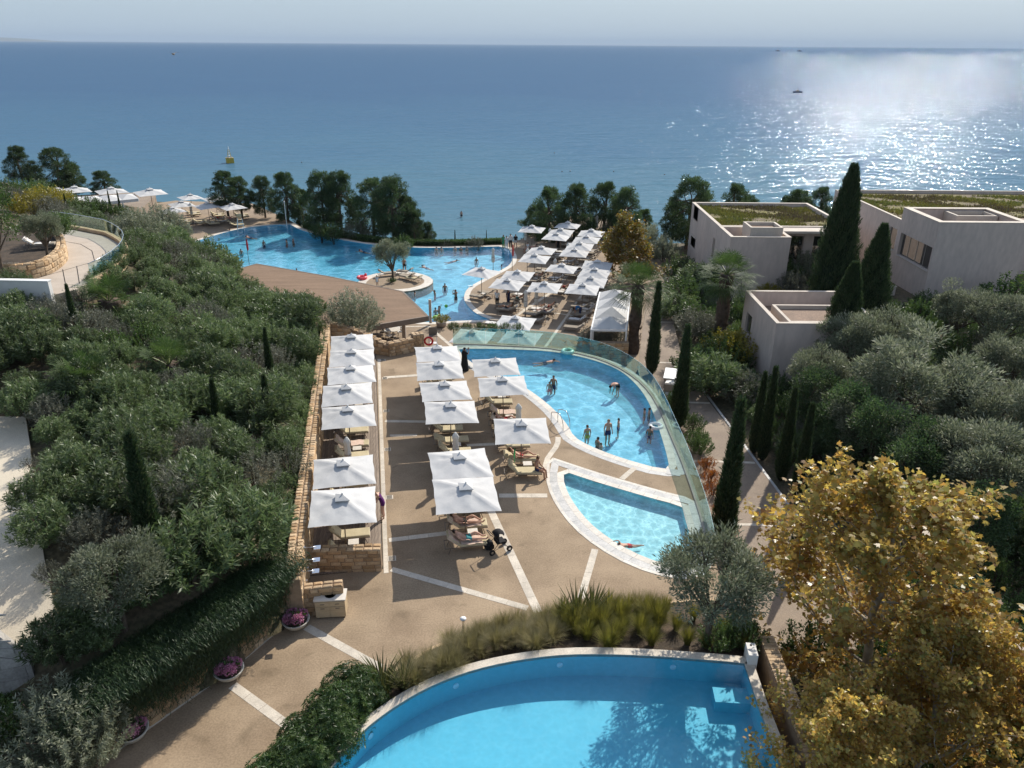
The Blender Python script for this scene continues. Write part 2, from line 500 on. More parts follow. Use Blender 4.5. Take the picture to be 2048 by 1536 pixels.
# a wind-ruffled sea never mirrors fully at grazing angles: the facets turned to the eye cap it
p.inputs['Specular IOR Level'].default_value = 0.0
p.inputs['Roughness'].default_value = 0.9
gl = n.new('ShaderNodeBsdfGlossy')
gl.inputs['Roughness'].default_value = 0.075
gl.inputs['Color'].default_value = (0.46, 0.49, 0.53, 1)
l.new(prev.outputs[0], gl.inputs['Normal'])
fr = schlick(n, l, 0.02, prev)
mi = n.new('ShaderNodeMath')
mi.operation = 'MINIMUM'
mi.inputs[1].default_value = 0.30
l.new(fr.outputs[0], mi.inputs[0])
mx = n.new('ShaderNodeMixShader')
l.new(mi.outputs[0], mx.inputs[0])
l.new(p.outputs[0], mx.inputs[1])
l.new(gl.outputs[0], mx.inputs[2])
l.new(mx.outputs[0], o.inputs['Surface'])

# ------------------------------------------------------------------ building blocks
def link(o, parent=None):
    C.objects.link(o)
    if parent is not None:
        o.parent = parent
    return o

def np_mesh(name, V, Fc, val=None, smooth=False):
    V = np.asarray(V, dtype=np.float32)
    Fc = np.asarray(Fc, dtype=np.int32)
    me = bpy.data.meshes.new(name)
    k = Fc.shape[1]
    me.vertices.add(len(V))
    me.vertices.foreach_set('co', V.ravel())
    me.loops.add(Fc.size)
    me.loops.foreach_set('vertex_index', Fc.ravel())
    me.polygons.add(len(Fc))
    me.polygons.foreach_set('loop_start', np.arange(0, Fc.size, k, dtype=np.int32))
    me.polygons.foreach_set('loop_total', np.full(len(Fc), k, dtype=np.int32))
    if smooth:
        me.polygons.foreach_set('use_smooth', np.ones(len(Fc), dtype=bool))
    me.update(calc_edges=True)
    if val is not None:
        a = me.attributes.new('v', 'FLOAT', 'FACE')
        a.data.foreach_set('value', np.asarray(val, dtype=np.float32))
    return me

class MB:
    def __init__(self):
        self.v, self.f = [], []
    def add(self, vs, fs):
        b = len(self.v)
        self.v += [tuple(x) for x in vs]
        self.f += [tuple(i + b for i in q) for q in fs]
        return self
    def box(self, c, s, rz=0.0, taper=1.0):
        cx, cy, cz = c
        hx, hy, hz = s[0] / 2, s[1] / 2, s[2] / 2
        co, si = math.cos(rz), math.sin(rz)
        vs = []
        for z, t in ((-hz, 1.0), (hz, taper)):
            for x, y in ((-hx, -hy), (hx, -hy), (hx, hy), (-hx, hy)):
                x, y = x * t, y * t
                vs.append((cx + x * co - y * si, cy + x * si + y * co, cz + z))
        return self.add(vs, [(3, 2, 1, 0), (4, 5, 6, 7), (0, 1, 5, 4), (1, 2, 6, 5), (2, 3, 7, 6), (3, 0, 4, 7)])
    def prism(self, poly, z0, z1, top=True, bottom=True, sides=True):
        n = len(poly)
        ar = sum(poly[i][0] * poly[(i + 1) % n][1] - poly[(i + 1) % n][0] * poly[i][1] for i in range(n))
        if ar < 0:
            poly = poly[::-1]
        vs = [(p[0], p[1], z0) for p in poly] + [(p[0], p[1], z1) for p in poly]
        fs = []
        if sides:
            fs += [(i, (i + 1) % n, n + (i + 1) % n, n + i) for i in range(n)]
        tri = tessellate_polygon([[Vector((p[0], p[1], 0)) for p in poly]])
        for a, b, c in tri:
            A, B, D = poly[a], poly[b], poly[c]
            if (B[0] - A[0]) * (D[1] - A[1]) - (B[1] - A[1]) * (D[0] - A[0]) < 0:
                a, b, c = c, b, a
            if top:
                fs.append((n + a, n + b, n + c))
            if bottom:
                fs.append((c, b, a))
        return self.add(vs, fs)
    def tube(self, P, rad, n=8, cap=True):
        P = [Vector(p) for p in P]
        if not hasattr(rad, '__len__'):
            rad = [rad] * len(P)
        b = len(self.v)
        up = None
        for i, p in enumerate(P):
            d = (P[min(i + 1, len(P) - 1)] - P[max(i - 1, 0)])
            if d.length < 1e-9:
                d = Vector((0, 0, 1))
            d.normalize()
            if up is None:
                up = Vector((1, 0, 0)) if abs(d.x) < 0.8 else Vector((0, 1, 0))
            a = d.cross(up).normalized()
            up = a.cross(d).normalized()
            for k in range(n):
                t = 2 * math.pi * k / n
                self.v.append(tuple(p + (a * math.cos(t) + up * math.sin(t)) * rad[i]))
        for i in range(len(P) - 1):
            for k in range(n):
                k2 = (k + 1) % n
                self.f.append((b + i * n + k2, b + i * n + k, b + (i + 1) * n + k, b + (i + 1) * n + k2))
        if cap:
            self.f.append(tuple(b + k for k in range(n)))
            self.f.append(tuple(b + (len(P) - 1) * n + n - 1 - k for k in range(n)))
        return self
    def lathe(self, prof, c=(0, 0, 0), n=20, close=True):
        b = len(self.v)
        for r, z in prof:
            for k in range(n):
                t = 2 * math.pi * k / n
                self.v.append((c[0] + r * math.cos(t), c[1] + r * math.sin(t), c[2] + z))
        for i in range(len(prof) - 1):
            for k in range(n):
                k2 = (k + 1) % n
                self.f.append((b + i * n + k, b + i * n + k2, b + (i + 1) * n + k2, b + (i + 1) * n + k))
        if close:
            self.f.append(tuple(b + n - 1 - k for k in range(n)))
            self.f.append(tuple(b + (len(prof) - 1) * n + k for k in range(n)))
        return self
    def ball(self, c, r, n=10, m=7):
        rx, ry, rz = r if hasattr(r, '__len__') else (r, r, r)
        b = len(self.v)
        for i in range(1, m):
            a = math.pi * i / m
            for k in range(n):
                t = 2 * math.pi * k / n
                self.v.append((c[0] + rx * math.sin(a) * math.cos(t), c[1] + ry * math.sin(a) * math.sin(t), c[2] + rz * math.cos(a)))
        self.v += [(c[0], c[1], c[2] + rz), (c[0], c[1], c[2] - rz)]
        T, B_ = len(self.v) - 2, len(self.v) - 1
        for k in range(n):
            k2 = (k + 1) % n
            self.f.append((T, b + k, b + k2))
            self.f.append((B_, b + (m - 2) * n + k2, b + (m - 2) * n + k))
            for i in range(m - 2):
                self.f.append((b + i * n + k, b + (i + 1) * n + k, b + (i + 1) * n + k2, b + i * n + k2))
        return self
    def mesh(self, name, mat, smooth=False):
        me = bpy.data.meshes.new(name)
        me.from_pydata(self.v, [], self.f)
        if smooth:
            me.polygons.foreach_set('use_smooth', np.ones(len(me.polygons), dtype=bool))
        if mat:
            me.materials.append(MAT[mat])
        me.update()
        return me
    def build(self, name, mat, parent=None, smooth=False):
        return link(bpy.data.objects.new(name, self.mesh(name, mat, smooth)), parent)

def tag(o, label=None, cat=None, group=None, kind=None):
    if label: o['label'] = label
    if cat: o['category'] = cat
    if group: o['group'] = group
    if kind: o['kind'] = kind
    return o

def thing(name, label, cat, loc=(0, 0, 0), rz=0.0, group=None):
    o = bpy.data.objects.new(name, None)
    o.empty_display_size = 0.2
    link(o)
    o.location = loc
    o.rotation_euler = (0, 0, rz)
    return tag(o, label, cat, group)

def obj(name, me, parent=None, loc=(0, 0, 0), rot=(0, 0, 0), sc=(1, 1, 1)):
    o = link(bpy.data.objects.new(name, me), parent)
    o.location = loc
    o.rotation_euler = rot
    o.scale = sc
    return o

def dup(o, parent=None):
    c = o.copy()
    C.objects.link(c)
    c.parent = parent
    for ch in o.children:
        dup(ch, c)
    return c

def place(proto, loc, rz=0.0, label=None, group=None, sc=1.0):
    """the first call moves the prototype itself, later calls copy it"""
    if proto.get('_used'):
        o = dup(proto)
    else:
        o = proto
        proto['_used'] = 1
    o.location = loc
    o.rotation_euler = (0, 0, rz)
    o.scale = (sc, sc, sc) if not hasattr(sc, '__len__') else sc
    if label: o['label'] = label
    if group: o['group'] = group
    return o

def struct(name, mb, mat, smooth=False):
    return tag(mb.build(name, mat, None, smooth), kind='structure')

def inside(p, poly):
    x, y = p[0], p[1]
    r = False
    j = len(poly) - 1
    for i in range(len(poly)):
        xi, yi = poly[i][0], poly[i][1]
        xj, yj = poly[j][0], poly[j][1]
        if (yi > y) != (yj > y) and x < (xj - xi) * (y - yi) / (yj - yi) + xi:
            r = not r
        j = i
    return r

def np_inside(X, Y, poly):
    r = np.zeros(X.shape, bool)
    j = len(poly) - 1
    for i in range(len(poly)):
        xi, yi = poly[i][0], poly[i][1]
        xj, yj = poly[j][0], poly[j][1]
        if yi != yj:
            r ^= ((yi > Y) != (yj > Y)) & (X < (xj - xi) * (Y - yi) / (yj - yi) + xi)
        j = i
    return r

def smoothpath(P, closed=False, sub=4):
    """Catmull-Rom through the points"""
    P = [Vector(p) for p in P]
    n = len(P)
    out = []
    for i in range(n if closed else n - 1):
        a = P[(i - 1) % n] if closed or i > 0 else P[0]
        b = P[i]
        c = P[(i + 1) % n]
        d = P[(i + 2) % n] if closed or i + 2 < n else P[n - 1]
        for k in range(sub):
            t = k / sub
            out.append(0.5 * ((2 * b) + (c - a) * t + (2 * a - 5 * b + 4 * c - d) * t * t + (3 * b - a - 3 * c + d) * t ** 3))
    if not closed:
        out.append(P[-1])
    return out

def resample(P, step, closed=False):
    P = [Vector(p) for p in P]
    if closed:
        P = P + [P[0]]
    L = [0.0]
    for i in range(1, len(P)):
        L.append(L[-1] + (P[i] - P[i - 1]).length)
    n = max(1, round(L[-1] / step))
    out = []
    j = 0
    for k in range(n + (0 if closed else 1)):
        s = L[-1] * k / n
        while j < len(P) - 2 and L[j + 1] < s:
            j += 1
        d = L[j + 1] - L[j]
        out.append(P[j].lerp(P[j + 1], (s - L[j]) / d if d > 1e-9 else 0))
    return out

def offset(P, d, closed=True):
    """shift a 2-D polyline sideways (positive to the right of travel)"""
    P = [Vector((p[0], p[1])) for p in P]
    n = len(P)
    out = []
    for i in range(n):
        a = P[(i - 1) % n] if closed or i > 0 else P[i]
        c = P[(i + 1) % n] if closed or i < n - 1 else P[i]
        d1 = (P[i] - a)
        d2 = (c - P[i])
        d1 = d1.normalized() if d1.length > 1e-9 else d2.normalized()
        d2 = d2.normalized() if d2.length > 1e-9 else d1
        n1 = Vector((d1.y, -d1.x))
        n2 = Vector((d2.y, -d2.x))
        m_ = n1 + n2
        if m_.length < 1e-6:
            m_ = n1
        m_.normalize()
        k = max(0.45, m_.dot(n1))
        out.append(P[i] + m_ * (d / k))
    return out

def area2(P):
    return sum(P[i][0] * P[(i + 1) % len(P)][1] - P[(i + 1) % len(P)][0] * P[i][1] for i in range(len(P)))
def ccw(P):
    return P if area2(P) > 0 else P[::-1]

def sheet(name, outer, holes, z, mat, skirt=0.0, parent=None):
    """a level sheet with holes and, when asked, a skirt down from its outer edge"""
    outer = ccw([Vector((p[0], p[1])) for p in outer])
    loops = [outer] + [[Vector((p[0], p[1])) for p in h] for h in holes]
    flat = [p for lp in loops for p in lp]
    tri = tessellate_polygon([[Vector((p.x, p.y, 0)) for p in lp] for lp in loops])
    b = MB()
    fs = []
    for a, c, d in tri:
        A, B_, D = flat[a], flat[c], flat[d]
        cr = (B_.x - A.x) * (D.y - A.y) - (B_.y - A.y) * (D.x - A.x)
        if abs(cr) < 1e-9:
            continue
        fs.append((a, c, d) if cr > 0 else (d, c, a))
    b.add([(p.x, p.y, z) for p in flat], fs)
    if skirt > 0:
        n_ = len(outer)
        b.add([(p.x, p.y, z) for p in outer] + [(p.x, p.y, z - skirt) for p in outer],
              [(i, n_ + i, n_ + (i + 1) % n_, (i + 1) % n_) for i in range(n_)])
    return b.build(name, mat, parent)
# ------------------------------------------------------------------ outlines of the place
FENCE = smoothpath(pts([(905, 690), (950, 689), (1000, 691), (1050, 692.5), (1105, 696), (1176, 708.6), (1228, 726), (1274, 752.5), (1306, 784), (1329, 823),
                        (1351, 872), (1373, 921), (1397, 984), (1415, 1037), (1427, 1083), (1436, 1120)]), sub=3)
POOL_A = ccw(smoothpath(pts([(916, 699), (1000, 698.5), (1088, 701), (1140, 707.5), (1197, 721), (1239, 738), (1270, 763), (1292, 791), (1309, 826), (1323, 865), (1334, 900), (1342, 934)]), sub=3)
             + smoothpath(pts([(1309, 930), (1267, 919), (1228, 907), (1183, 890), (1151, 872), (1137, 850), (1112, 821), (1078, 793), (1045, 772), (1000, 752), (955, 733), (925, 714)]), sub=3))
POOL_B = ccw(smoothpath(pts([(1130, 941), (1183, 958), (1246, 976), (1316, 995), (1367, 1007)]), sub=2)
             + smoothpath(pts([(1383, 1062), (1393, 1097), (1385, 1120), (1373, 1127), (1334, 1123), (1288, 1108), (1243, 1086), (1197, 1055), (1165, 1023), (1141, 988), (1131, 962)]), sub=3))
POOL_F_OUT = (smoothpath(pts([(560, 1690), (600, 1605), (656, 1533), (695, 1485), (734, 1445), (793, 1401), (861, 1362), (939, 1331), (1027, 1309), (1125, 1295), (1232, 1292), (1354, 1296), (1476, 1304), (1512, 1309)], ZF), sub=3)
              + pts([(1545, 1400), (1603, 1540), (1680, 1720)], ZF))
POOL_F_OUT = ccw(POOL_F_OUT)
POOL_F = offset(POOL_F_OUT, -0.33)
BIG = ccw(smoothpath(pts([(373, 497), (400, 488), (440, 475), (480, 465), (520, 459), (575, 455)], ZL), sub=3)
          + smoothpath(pts([(592, 464), (610, 470), (660, 481), (720, 491), (780, 496), (840, 498), (900, 497), (950, 495), (1000, 493)], ZL), sub=3)
          + smoothpath(pts([(1014, 499), (1021, 514), (1017, 528), (1000, 540), (960, 561), (934, 577), (926, 592), (928, 606), (942, 622), (962, 634), (985, 640)], ZL), sub=3)
          + smoothpath(pts([(940, 642), (900, 644), (850, 648)], ZL), sub=2)
          + pts([(760, 640), (640, 600), (560, 570), (490, 545), (430, 532), (395, 516)], ZL))
ISLAND = ccw(smoothpath(pts([(712, 570), (730, 557), (762, 549), (800, 546), (835, 550), (858, 558), (863, 567), (850, 577), (820, 585), (780, 588), (740, 586), (715, 580)], ZL), True, 3))
MIDBED = pts([(1512, 1300), (1476, 1295), (1354, 1287), (1232, 1283), (1125, 1286), (1027, 1300), (939, 1322), (861, 1353), (785, 1395), (722, 1440), (680, 1485), (640, 1530), (580, 1605), (530, 1690)], ZF)
MID = (pts([(700, 716), (745, 708), (905, 695)]) + FENCE[::2] +
       pts([(1450, 1160), (1478, 1235)]) + offset([p for p in POOL_F_OUT if p.y > 14.0], .12, False)[::-1] * 0 + MIDBED +
       pts([(300, 1760), (120, 1620), (180, 1562), (250, 1506), (310, 1463), (370, 1419), (420, 1383), (470, 1346), (510, 1313), (560, 1269), (585, 1245)]) +
       [Vector((-8.55, 23.7)), Vector((-9.2, 27.0)), Vector((-13.6, 51.5))])
MID = ccw(MID)
LOW = ccw(pts([(300, 418), (345, 411), (500, 415), (540, 432), (575, 447), (600, 462), (720, 488), (840, 494.5), (1000, 488), (1040, 478), (1085, 447), (1140, 430), (1215, 436), (1245, 470), (1300, 520), (1300, 560), (1292, 640),
               (1285, 720), (1240, 790), (900, 790), (700, 790), (560, 700), (430, 600), (340, 520), (300, 470)], ZL))
PATH_R = ccw(pts([(1700, 1160), (1615, 1045), (1503, 903), (1430, 812), (1367, 724), (1345, 640), (1330, 565), (1345, 532), (1332, 512), (1298, 515), (1293, 560), (1285, 640), (1275, 735), (1300, 840), (1350, 950), (1400, 1060), (1440, 1170), (1480, 1290), (1760, 1290)], ZL))
UPPER = ccw(pts([(-260, 500), (60, 470), (144, 473), (205, 484), (230, 496), (247, 510), (243, 526), (232, 541), (205, 562), (150, 592), (104, 603), (-260, 603)], ZU))
WB, WA = at(88, 1393, 1.4), at(0, 1412, 1.4)
wdir = (WB - WA).to_2d().normalized()
W0 = WA.to_2d() - wdir * 3.2
ztA, ztB = at_y(0, 1234, WA.y).z, at_y(87, 1334, WB.y).z
zt0 = ztA + (ztA - ztB) / (WB - WA).to_2d().length * 3.2
LW = (WB.to_2d() - W0).length
nf = Vector((wdir.y, -wdir.x))
DRIVE = ccw(pts([(-420, 845), (52, 848), (62, 905), (70, 1000), (92, 1130), (118, 1260)], ZP) + [WB.to_2d() - nf * .25 + wdir * .9, W0 - nf * .25 - wdir * 3.0, at(-420, 1200, 3.4).to_2d()])

# ------------------------------------------------------------------ terrain
ctrl = []
def cp(px, py, z):
    p = at(px, py, z)
    ctrl.append((p.x, p.y, z))
for a in [(650, 652, 1.7), (640, 750, 1.7), (622, 900, 1.7), (604, 1080, 1.7), (596, 1180, 2.0), (520, 1220, 2.3), (440, 1265, 2.4), (340, 1320, 2.4), (240, 1370, 2.3),
          (40, 900, ZP - .1), (80, 1100, ZP - .1), (90, 1280, 3.2), (140, 1340, 2.4), (-200, 1000, ZP - .1), (-300, 1200, 3.0),
          (300, 700, 4.2), (150, 760, 5.0), (0, 720, 5.6), (450, 620, 1.6), (360, 560, 3.2), (450, 800, 3.0), (300, 900, 3.6), (290, 600, 5.0), (180, 920, 4.2), (520, 700, 1.8), (560, 640, 0.4), (610, 640, 0.6),
          (252, 505, 6.0), (235, 550, 6.3), (100, 615, 6.2), (-150, 620, 6.6), (60, 460, 6.0), (-200, 460, 6.0),
          (330, 510, 1.0), (370, 530, -1.2), (410, 548, -2.6), (280, 455, 1.0), (215, 445, 2.8), (120, 425, 3.2), (40, 400, 4.0), (-100, 400, 4.0), (280, 425, -1.2), (200, 415, -0.8), (120, 408, 0.0), (0, 380, 0.5),
          (470, 570, -1.5), (300, 415, -3.2)]:
    cp(*a)
for x, y, z in [(-90, 30, 7), (-60, 20, 5), (-90, 60, 7), (-90, 100, 3), (-60, 125, -4), (-90, 135, -6), (-40, 120, -3.4),
                (-30, 105, -3.0), (0, 60, -3.2), (0, 80, -3.2), (-10, 92, -3.3), (-20, 98, -3.6), (0, 102, -5.4), (-20, 107, -5.0), (20, 106, -4.8), (0, 112, -8.3), (-25, 118, -8.3), (-50, 132, -8.3),
                (25, 117, -8.3), (60, 120, -8.3), (0, 125, -9.5), (0, 140, -11), (60, 140, -11), (-60, 150, -11), (90, 120, -8.3), (90, 140, -11), (-90, 160, -11), (40, 104, -4),
                (12, 40, -2.9), (15, 50, -2.9), (16, 60, -2.9), (18, 75, -2.9), (18, 90, -3.0), (15, 30, -3), (17, 22, -3), (12, 15, -3), (26, 15, -3), (40, 15, -2),
                (22, 55, -2.3), (24, 45, -2.6), (26, 35, -2.6), (30, 50, -1.5), (30, 65, -1.2), (40, 60, -0.8), (40, 80, -1), (30, 90, -2.0), (40, 45, -0.6), (40, 30, -1.5), (60, 40, 1), (60, 80, 0), (90, 60, 2), (90, 20, 2), (90, 95, -1),
                (-5, 12, -0.5), (5, 12, -0.5), (-12, 14, 0.8), (-20, 12, 1.4), (-30, 12, 2.0)]:
    ctrl.append((x, y, z))
CT = np.array(ctrl)
def tps(r2):
    return np.where(r2 > 1e-12, 0.5 * r2 * np.log(np.maximum(r2, 1e-12)), 0.0)
nC = len(CT)
d2 = ((CT[:, None, :2] - CT[None, :, :2]) ** 2).sum(2)
A_ = np.zeros((nC + 3, nC + 3))
A_[:nC, :nC] = tps(d2) + np.eye(nC) * 1.5
A_[:nC, nC] = 1
A_[:nC, nC + 1:] = CT[:, :2]
A_[nC, :nC] = 1
A_[nC + 1:, :nC] = CT[:, :2].T
W_ = np.linalg.solve(A_, np.concatenate([CT[:, 2], np.zeros(3)]))
def terr(X, Y):
    X, Y = np.asarray(X, float), np.asarray(Y, float)
    r2 = (X[..., None] - CT[:, 0]) ** 2 + (Y[..., None] - CT[:, 1]) ** 2
    return tps(r2) @ W_[:nC] + W_[nC] + W_[nC + 1] * X + W_[nC + 2] * Y
def tz(x, y):
    return float(terr(np.array([x]), np.array([y]))[0])

xs = np.arange(-92, 92.1, 1.0)
ys = np.arange(6, 150.1, 1.0)
GX, GY = np.meshgrid(xs, ys)
GZ = terr(GX, GY)
FLATS = [(MID, 0.0, 4.0), (LOW, ZL, 2.6), (PATH_R, ZL, 0.35), (UPPER, ZU, 0.6), (DRIVE, ZP, 0.3), (POOL_F_OUT, ZF, 4.0)]
for poly, z, dz in FLATS:
    q = np_inside(GX, GY, poly)
    GZ = np.where(q, np.minimum(GZ, z - dz), GZ)
for poly, z, dz in FLATS:                       # no bank rises over the edge of a floor where no wall holds it
    if z in (ZL, ZU, ZP):
        q = np_inside(GX, GY, offset(poly, 1.4))
        GZ = np.where(q, np.minimum(GZ, z - 0.12), GZ)
def zdrive(y):
    return ZP - max(0.0, 23.0 - y) * .27
q = np_inside(GX, GY, offset(DRIVE, 1.2))
GZ = np.where(q, np.minimum(GZ, ZP - np.maximum(0.0, 23.0 - GY) * .27 - .15), GZ)
nf = Vector((wdir.y, -wdir.x))
q = np_inside(GX, GY, [W0 - wdir * 6 + nf * .1, WB.to_2d() + wdir * 1.5 + nf * .1, WB.to_2d() + wdir * 1.2 + nf * 3.5, W0 - wdir * 6 + nf * 3.5])
GZ = np.where(q, np.minimum(GZ, 0.95), GZ)
nx, ny = len(xs), len(ys)
idx = np.arange(nx * ny).reshape(ny, nx)
quads = np.stack([idx[:-1, :-1], idx[:-1, 1:], idx[1:, 1:], idx[1:, :-1]], -1).reshape(-1, 4)
gme = np_mesh('ground', np.stack([GX, GY, GZ], -1).reshape(-1, 3), quads, smooth=True)
gme.materials.append(MAT['terrain'])
tag(obj('ground', gme), kind='structure')

def on_ground(px, ptop, h):
    """base of a plant of height h whose top shows at a pixel"""
    z = 0.0
    for _ in range(12):
        p = at(px, ptop, z + h)
        z = 0.5 * z + 0.5 * tz(p.x, p.y)
    return Vector((p.x, p.y, z))

# ------------------------------------------------------------------ sea, headland
b = MB()
N = 64
ring = [(0, 120, ZS)]
rr = [60, 140, 320, 800, 2400, 9000, 55000]
vs, fs = [(0, 120, ZS)], []
for r_ in rr:
    for k in range(N):
        t = 2 * math.pi * k / N
        vs.append((r_ * math.cos(t), 120 + r_ * math.sin(t), ZS))
for k in range(N):
    fs.append((0, 1 + k, 1 + (k + 1) % N))
    for j in range(len(rr) - 1):
        a, c = 1 + j * N, 1 + (j + 1) * N
        fs.append((a + k, c + k, c + (k + 1) % N, a + (k + 1) % N))
b.add(vs, fs)
struct('sea', b, 'sea')
b = MB()                                       # far headland, low wooded hills
hv = []
hx = np.linspace(-24000, -14350, 40)
rng0 = np.random.default_rng(3)
hh = 235 * (1 - np.clip((hx + 24000) / 9650, 0, 1) ** 2.2) ** .8 + np.cumsum(rng0.normal(0, 5.0, 40))
hh = np.maximum(hh, 1) * np.clip((-14350 - hx) / 900, 0, 1) ** 0.6
for i in range(40):
    hv += [(hx[i], 25300, ZS - 2), (hx[i], 25800, ZS + hh[i] * 0.75), (hx[i], 26600, ZS + hh[i]), (hx[i], 28200, ZS - 2)]
b.add(hv, [(4 * i + j, 4 * i + 4 + j, 4 * i + 5 + j, 4 * i + 1 + j) for i in range(39) for j in range(3)])
struct('hills', b, 'headland', True)

# ------------------------------------------------------------------ floors
terrace = tag(sheet('terrace_floor', MID, [POOL_A[::-1], POOL_B[::-1]], 0.0, 'pebble', 4.2), kind='structure')
lower = tag(sheet('lower_terrace_floor', LOW, [BIG[::-1]], ZL, 'pebble_low', 2.4), kind='structure')
path = tag(sheet('path', PATH_R, [], ZL + 0.02, 'pathway', 0.6), kind='structure')
upper = tag(sheet('upper_terrace_floor', UPPER, [], ZU, 'uppertile', 2.5), kind='structure')
dq = sheet('drive', DRIVE, [], ZP, 'drive', 0.5)
for v_ in dq.data.vertices:
    v_.co.z += zdrive(v_.co.y) - ZP
drive = tag(dq, kind='structure')

nstrip = [0]
def strip(parent, a, c, w, z, mat='palestone', slab=0.9, t=0.02, name='paving_slab'):
    """a straight band of slabs let into the floor"""
    nstrip[0] += 1
    z += .0008 * (nstrip[0] % 9)
    a, c = Vector((a[0], a[1])), Vector((c[0], c[1]))
    L = (c - a).length
    n_ = max(1, round(L / slab))
    d = (c - a).normalized()
    rz = math.atan2(d.y, d.x)
    for k in range(n_):
        p = a + d * (L * (k + 0.5) / n_)
        MB().box((p.x, p.y, z - t / 2 + 0.006), (L / n_ - 0.012, w, t), rz).build(name, mat, parent)

def band(parent, P, w, z, mat, slab=0.8, t=0.03, name='coping_stone', closed=True, lift=0.01, gap=0.006):
    """stones laid along a curve: inner edge on the curve, outer edge w to its right"""
    Q = resample(P, slab, closed)
    O = offset(Q, w, closed)
    n_ = len(Q)
    for k in range(n_ if closed else n_ - 1):
        i, j = k, (k + 1) % n_
        a, c, d, e = Q[i], Q[j], O[j], O[i]
        g1, g2 = (c - a), (d - e)
        g1 = g1.normalized() * gap if g1.length > 0 else g1
        g2 = g2.normalized() * gap if g2.length > 0 else g2
        b_ = MB()
        b_.prism([a + g1, c - g1, d - g2, e + g2], z - t, z + lift)
        b_.build(name, mat, parent)

for (x0, y0), (x1, y1), w in [((1001, 991.6), (1098, 990), 0.36), ((984, 1019), (1083, 1224), 0.36), ((788, 1142), (1062, 1216), 0.3), ((782, 1084), (900, 1068), 0.3),
                              ((771, 846), (860, 846), 0.3), ((767, 759), (840, 753), 0.34), ((781, 875), (836, 873), 0.26), ((1195, 1096), (1168, 1195), 0.3),
                              ((935, 892), (1000, 888), 0.28), ((620, 1260), (770, 1340), 0.34), ((474, 1379), (600, 1468), 0.34), ((1272, 932), (1246, 955), 0.3), ((767, 706), (822, 703), 0.5)]:
    strip(terrace, at(x0, y0), at(x1, y1), w, 0.0)
band(terrace, smoothpath(pts([(1123, 873), (1122, 888), (1112, 903), (1102, 918), (1098, 940)]), sub=3), 0.3, 0.0, 'palestone', 0.6, name='paving_slab', closed=False)
p = at(1350, 940)
MB().box((p.x, p.y, 0.008), (.75, .62, .026), R(-20)).build('paving_slab', 'channel', terrace)
# pale kerb between timber deck and pebble floor, drain grilles beside it
K0, K1 = at(757, 722), at(778, 1150)
strip(terrace, K0, K1, 0.2, 0.0, 'palestone', 1.2, name='kerb_slab')
band(terrace, smoothpath(pts([(596, 1245), (560, 1273), (510, 1317), (470, 1350), (420, 1388), (370, 1424), (310, 1468), (250, 1512)]), sub=2), 0.32, 0.0, 'palestone', 0.9, name='paving_slab', closed=False)
kd = (K1 - K0).normalized()
krz = math.atan2(kd.y, kd.x)
for i, (u, v) in enumerate([(525, 215), (537, 308), (546, 475), (556, 672), (569, 917), (586, 1230)]):
    p = at(560 + u / 2.56, 640 + v / 2.56)
    g = MB().box((0, 0, 0.004), (0.36, 0.36, 0.016)).build('drain_frame', 'palestone', terrace)
    g.location = (p.x, p.y, 0.0)
    g.rotation_euler = (0, 0, krz)
    for k in range(5):
        s_ = MB().box((-0.13 + k * 0.065, 0, 0.016), (0.022, 0.26, 0.008)).build('drain_slot', 'darkgap', g)
# timber deck along the stone wall, board by board
d0, d1 = Vector((-13.25, 51.6)), Vector((-8.75, 26.2))
dl = (d1 - d0)
dn = Vector((-dl.y, dl.x)).normalized()
if dn.x < 0: dn = -dn
wdeck = (Vector((K1.x, K1.y)) - d1).dot(dn) - 0.12
nb = int(wdeck / 0.145)
deck = tag(MB().prism([d0, d1, d1 + dn * wdeck, d0 + dn * wdeck], 0.005, 0.02).build('timber_deck', 'darkgap'), kind='structure')
for k in range(nb):
    o0 = dn * (0.145 * k + 0.005)
    o1 = dn * (0.145 * (k + 1) - 0.006)
    MB().prism([d0 + o0, d1 + o0, d1 + o1, d0 + o1], 0.022, 0.05 + rnd.uniform(0, 0.003)).build('deck_board', 'wood', deck)
# cross strips on the sloping path, lower terrace strips
for a, c in [((1478, 1043), (1612, 1043)), ((1390, 917), (1512, 919)), ((1365, 800), (1420, 801)), ((1288, 720), (1362, 722)), ((1300, 640), (1344, 640))]:
    strip(path, at(*a, ZL), at(*c, ZL), 0.22, ZL + 0.02, slab=1.2)
strip(path, at(1612, 1043, ZL), at(1370, 727, ZL), 0.16, ZL + 0.03, 'channel', 1.6, t=0.06, name='kerb_slab')
for a, c, w in [((1018, 640), (1112, 575), 0.35), ((1112, 575), (1160, 510), 0.35), ((1000, 613), (1240, 640), 0.25), ((855, 655), (905, 697), 0.3), ((800, 657), (855, 655), 0.25), ((1085, 700), (1180, 560), 0.25)]:
    strip(lower, at(*a, ZL), at(*c, ZL), w, ZL, slab=1.0)
# joints of the upper terrace: big pale slabs
for a, c in [((66, 572), (186, 535)), ((186, 535), (180, 514)), ((180, 514), (157, 501)), ((157, 501), (126, 496)), ((122, 552), (130, 590)), ((150, 545), (156, 580))]:
    p, q = at(*a, ZU), at(*c, ZU)
    mid = (p + q) / 2
    MB().box((mid.x, mid.y, ZU + 0.004), ((q - p).length, 0.05, 0.004), math.atan2(q.y - p.y, q.x - p.x)).build('floor_joint', 'darkgap', upper)

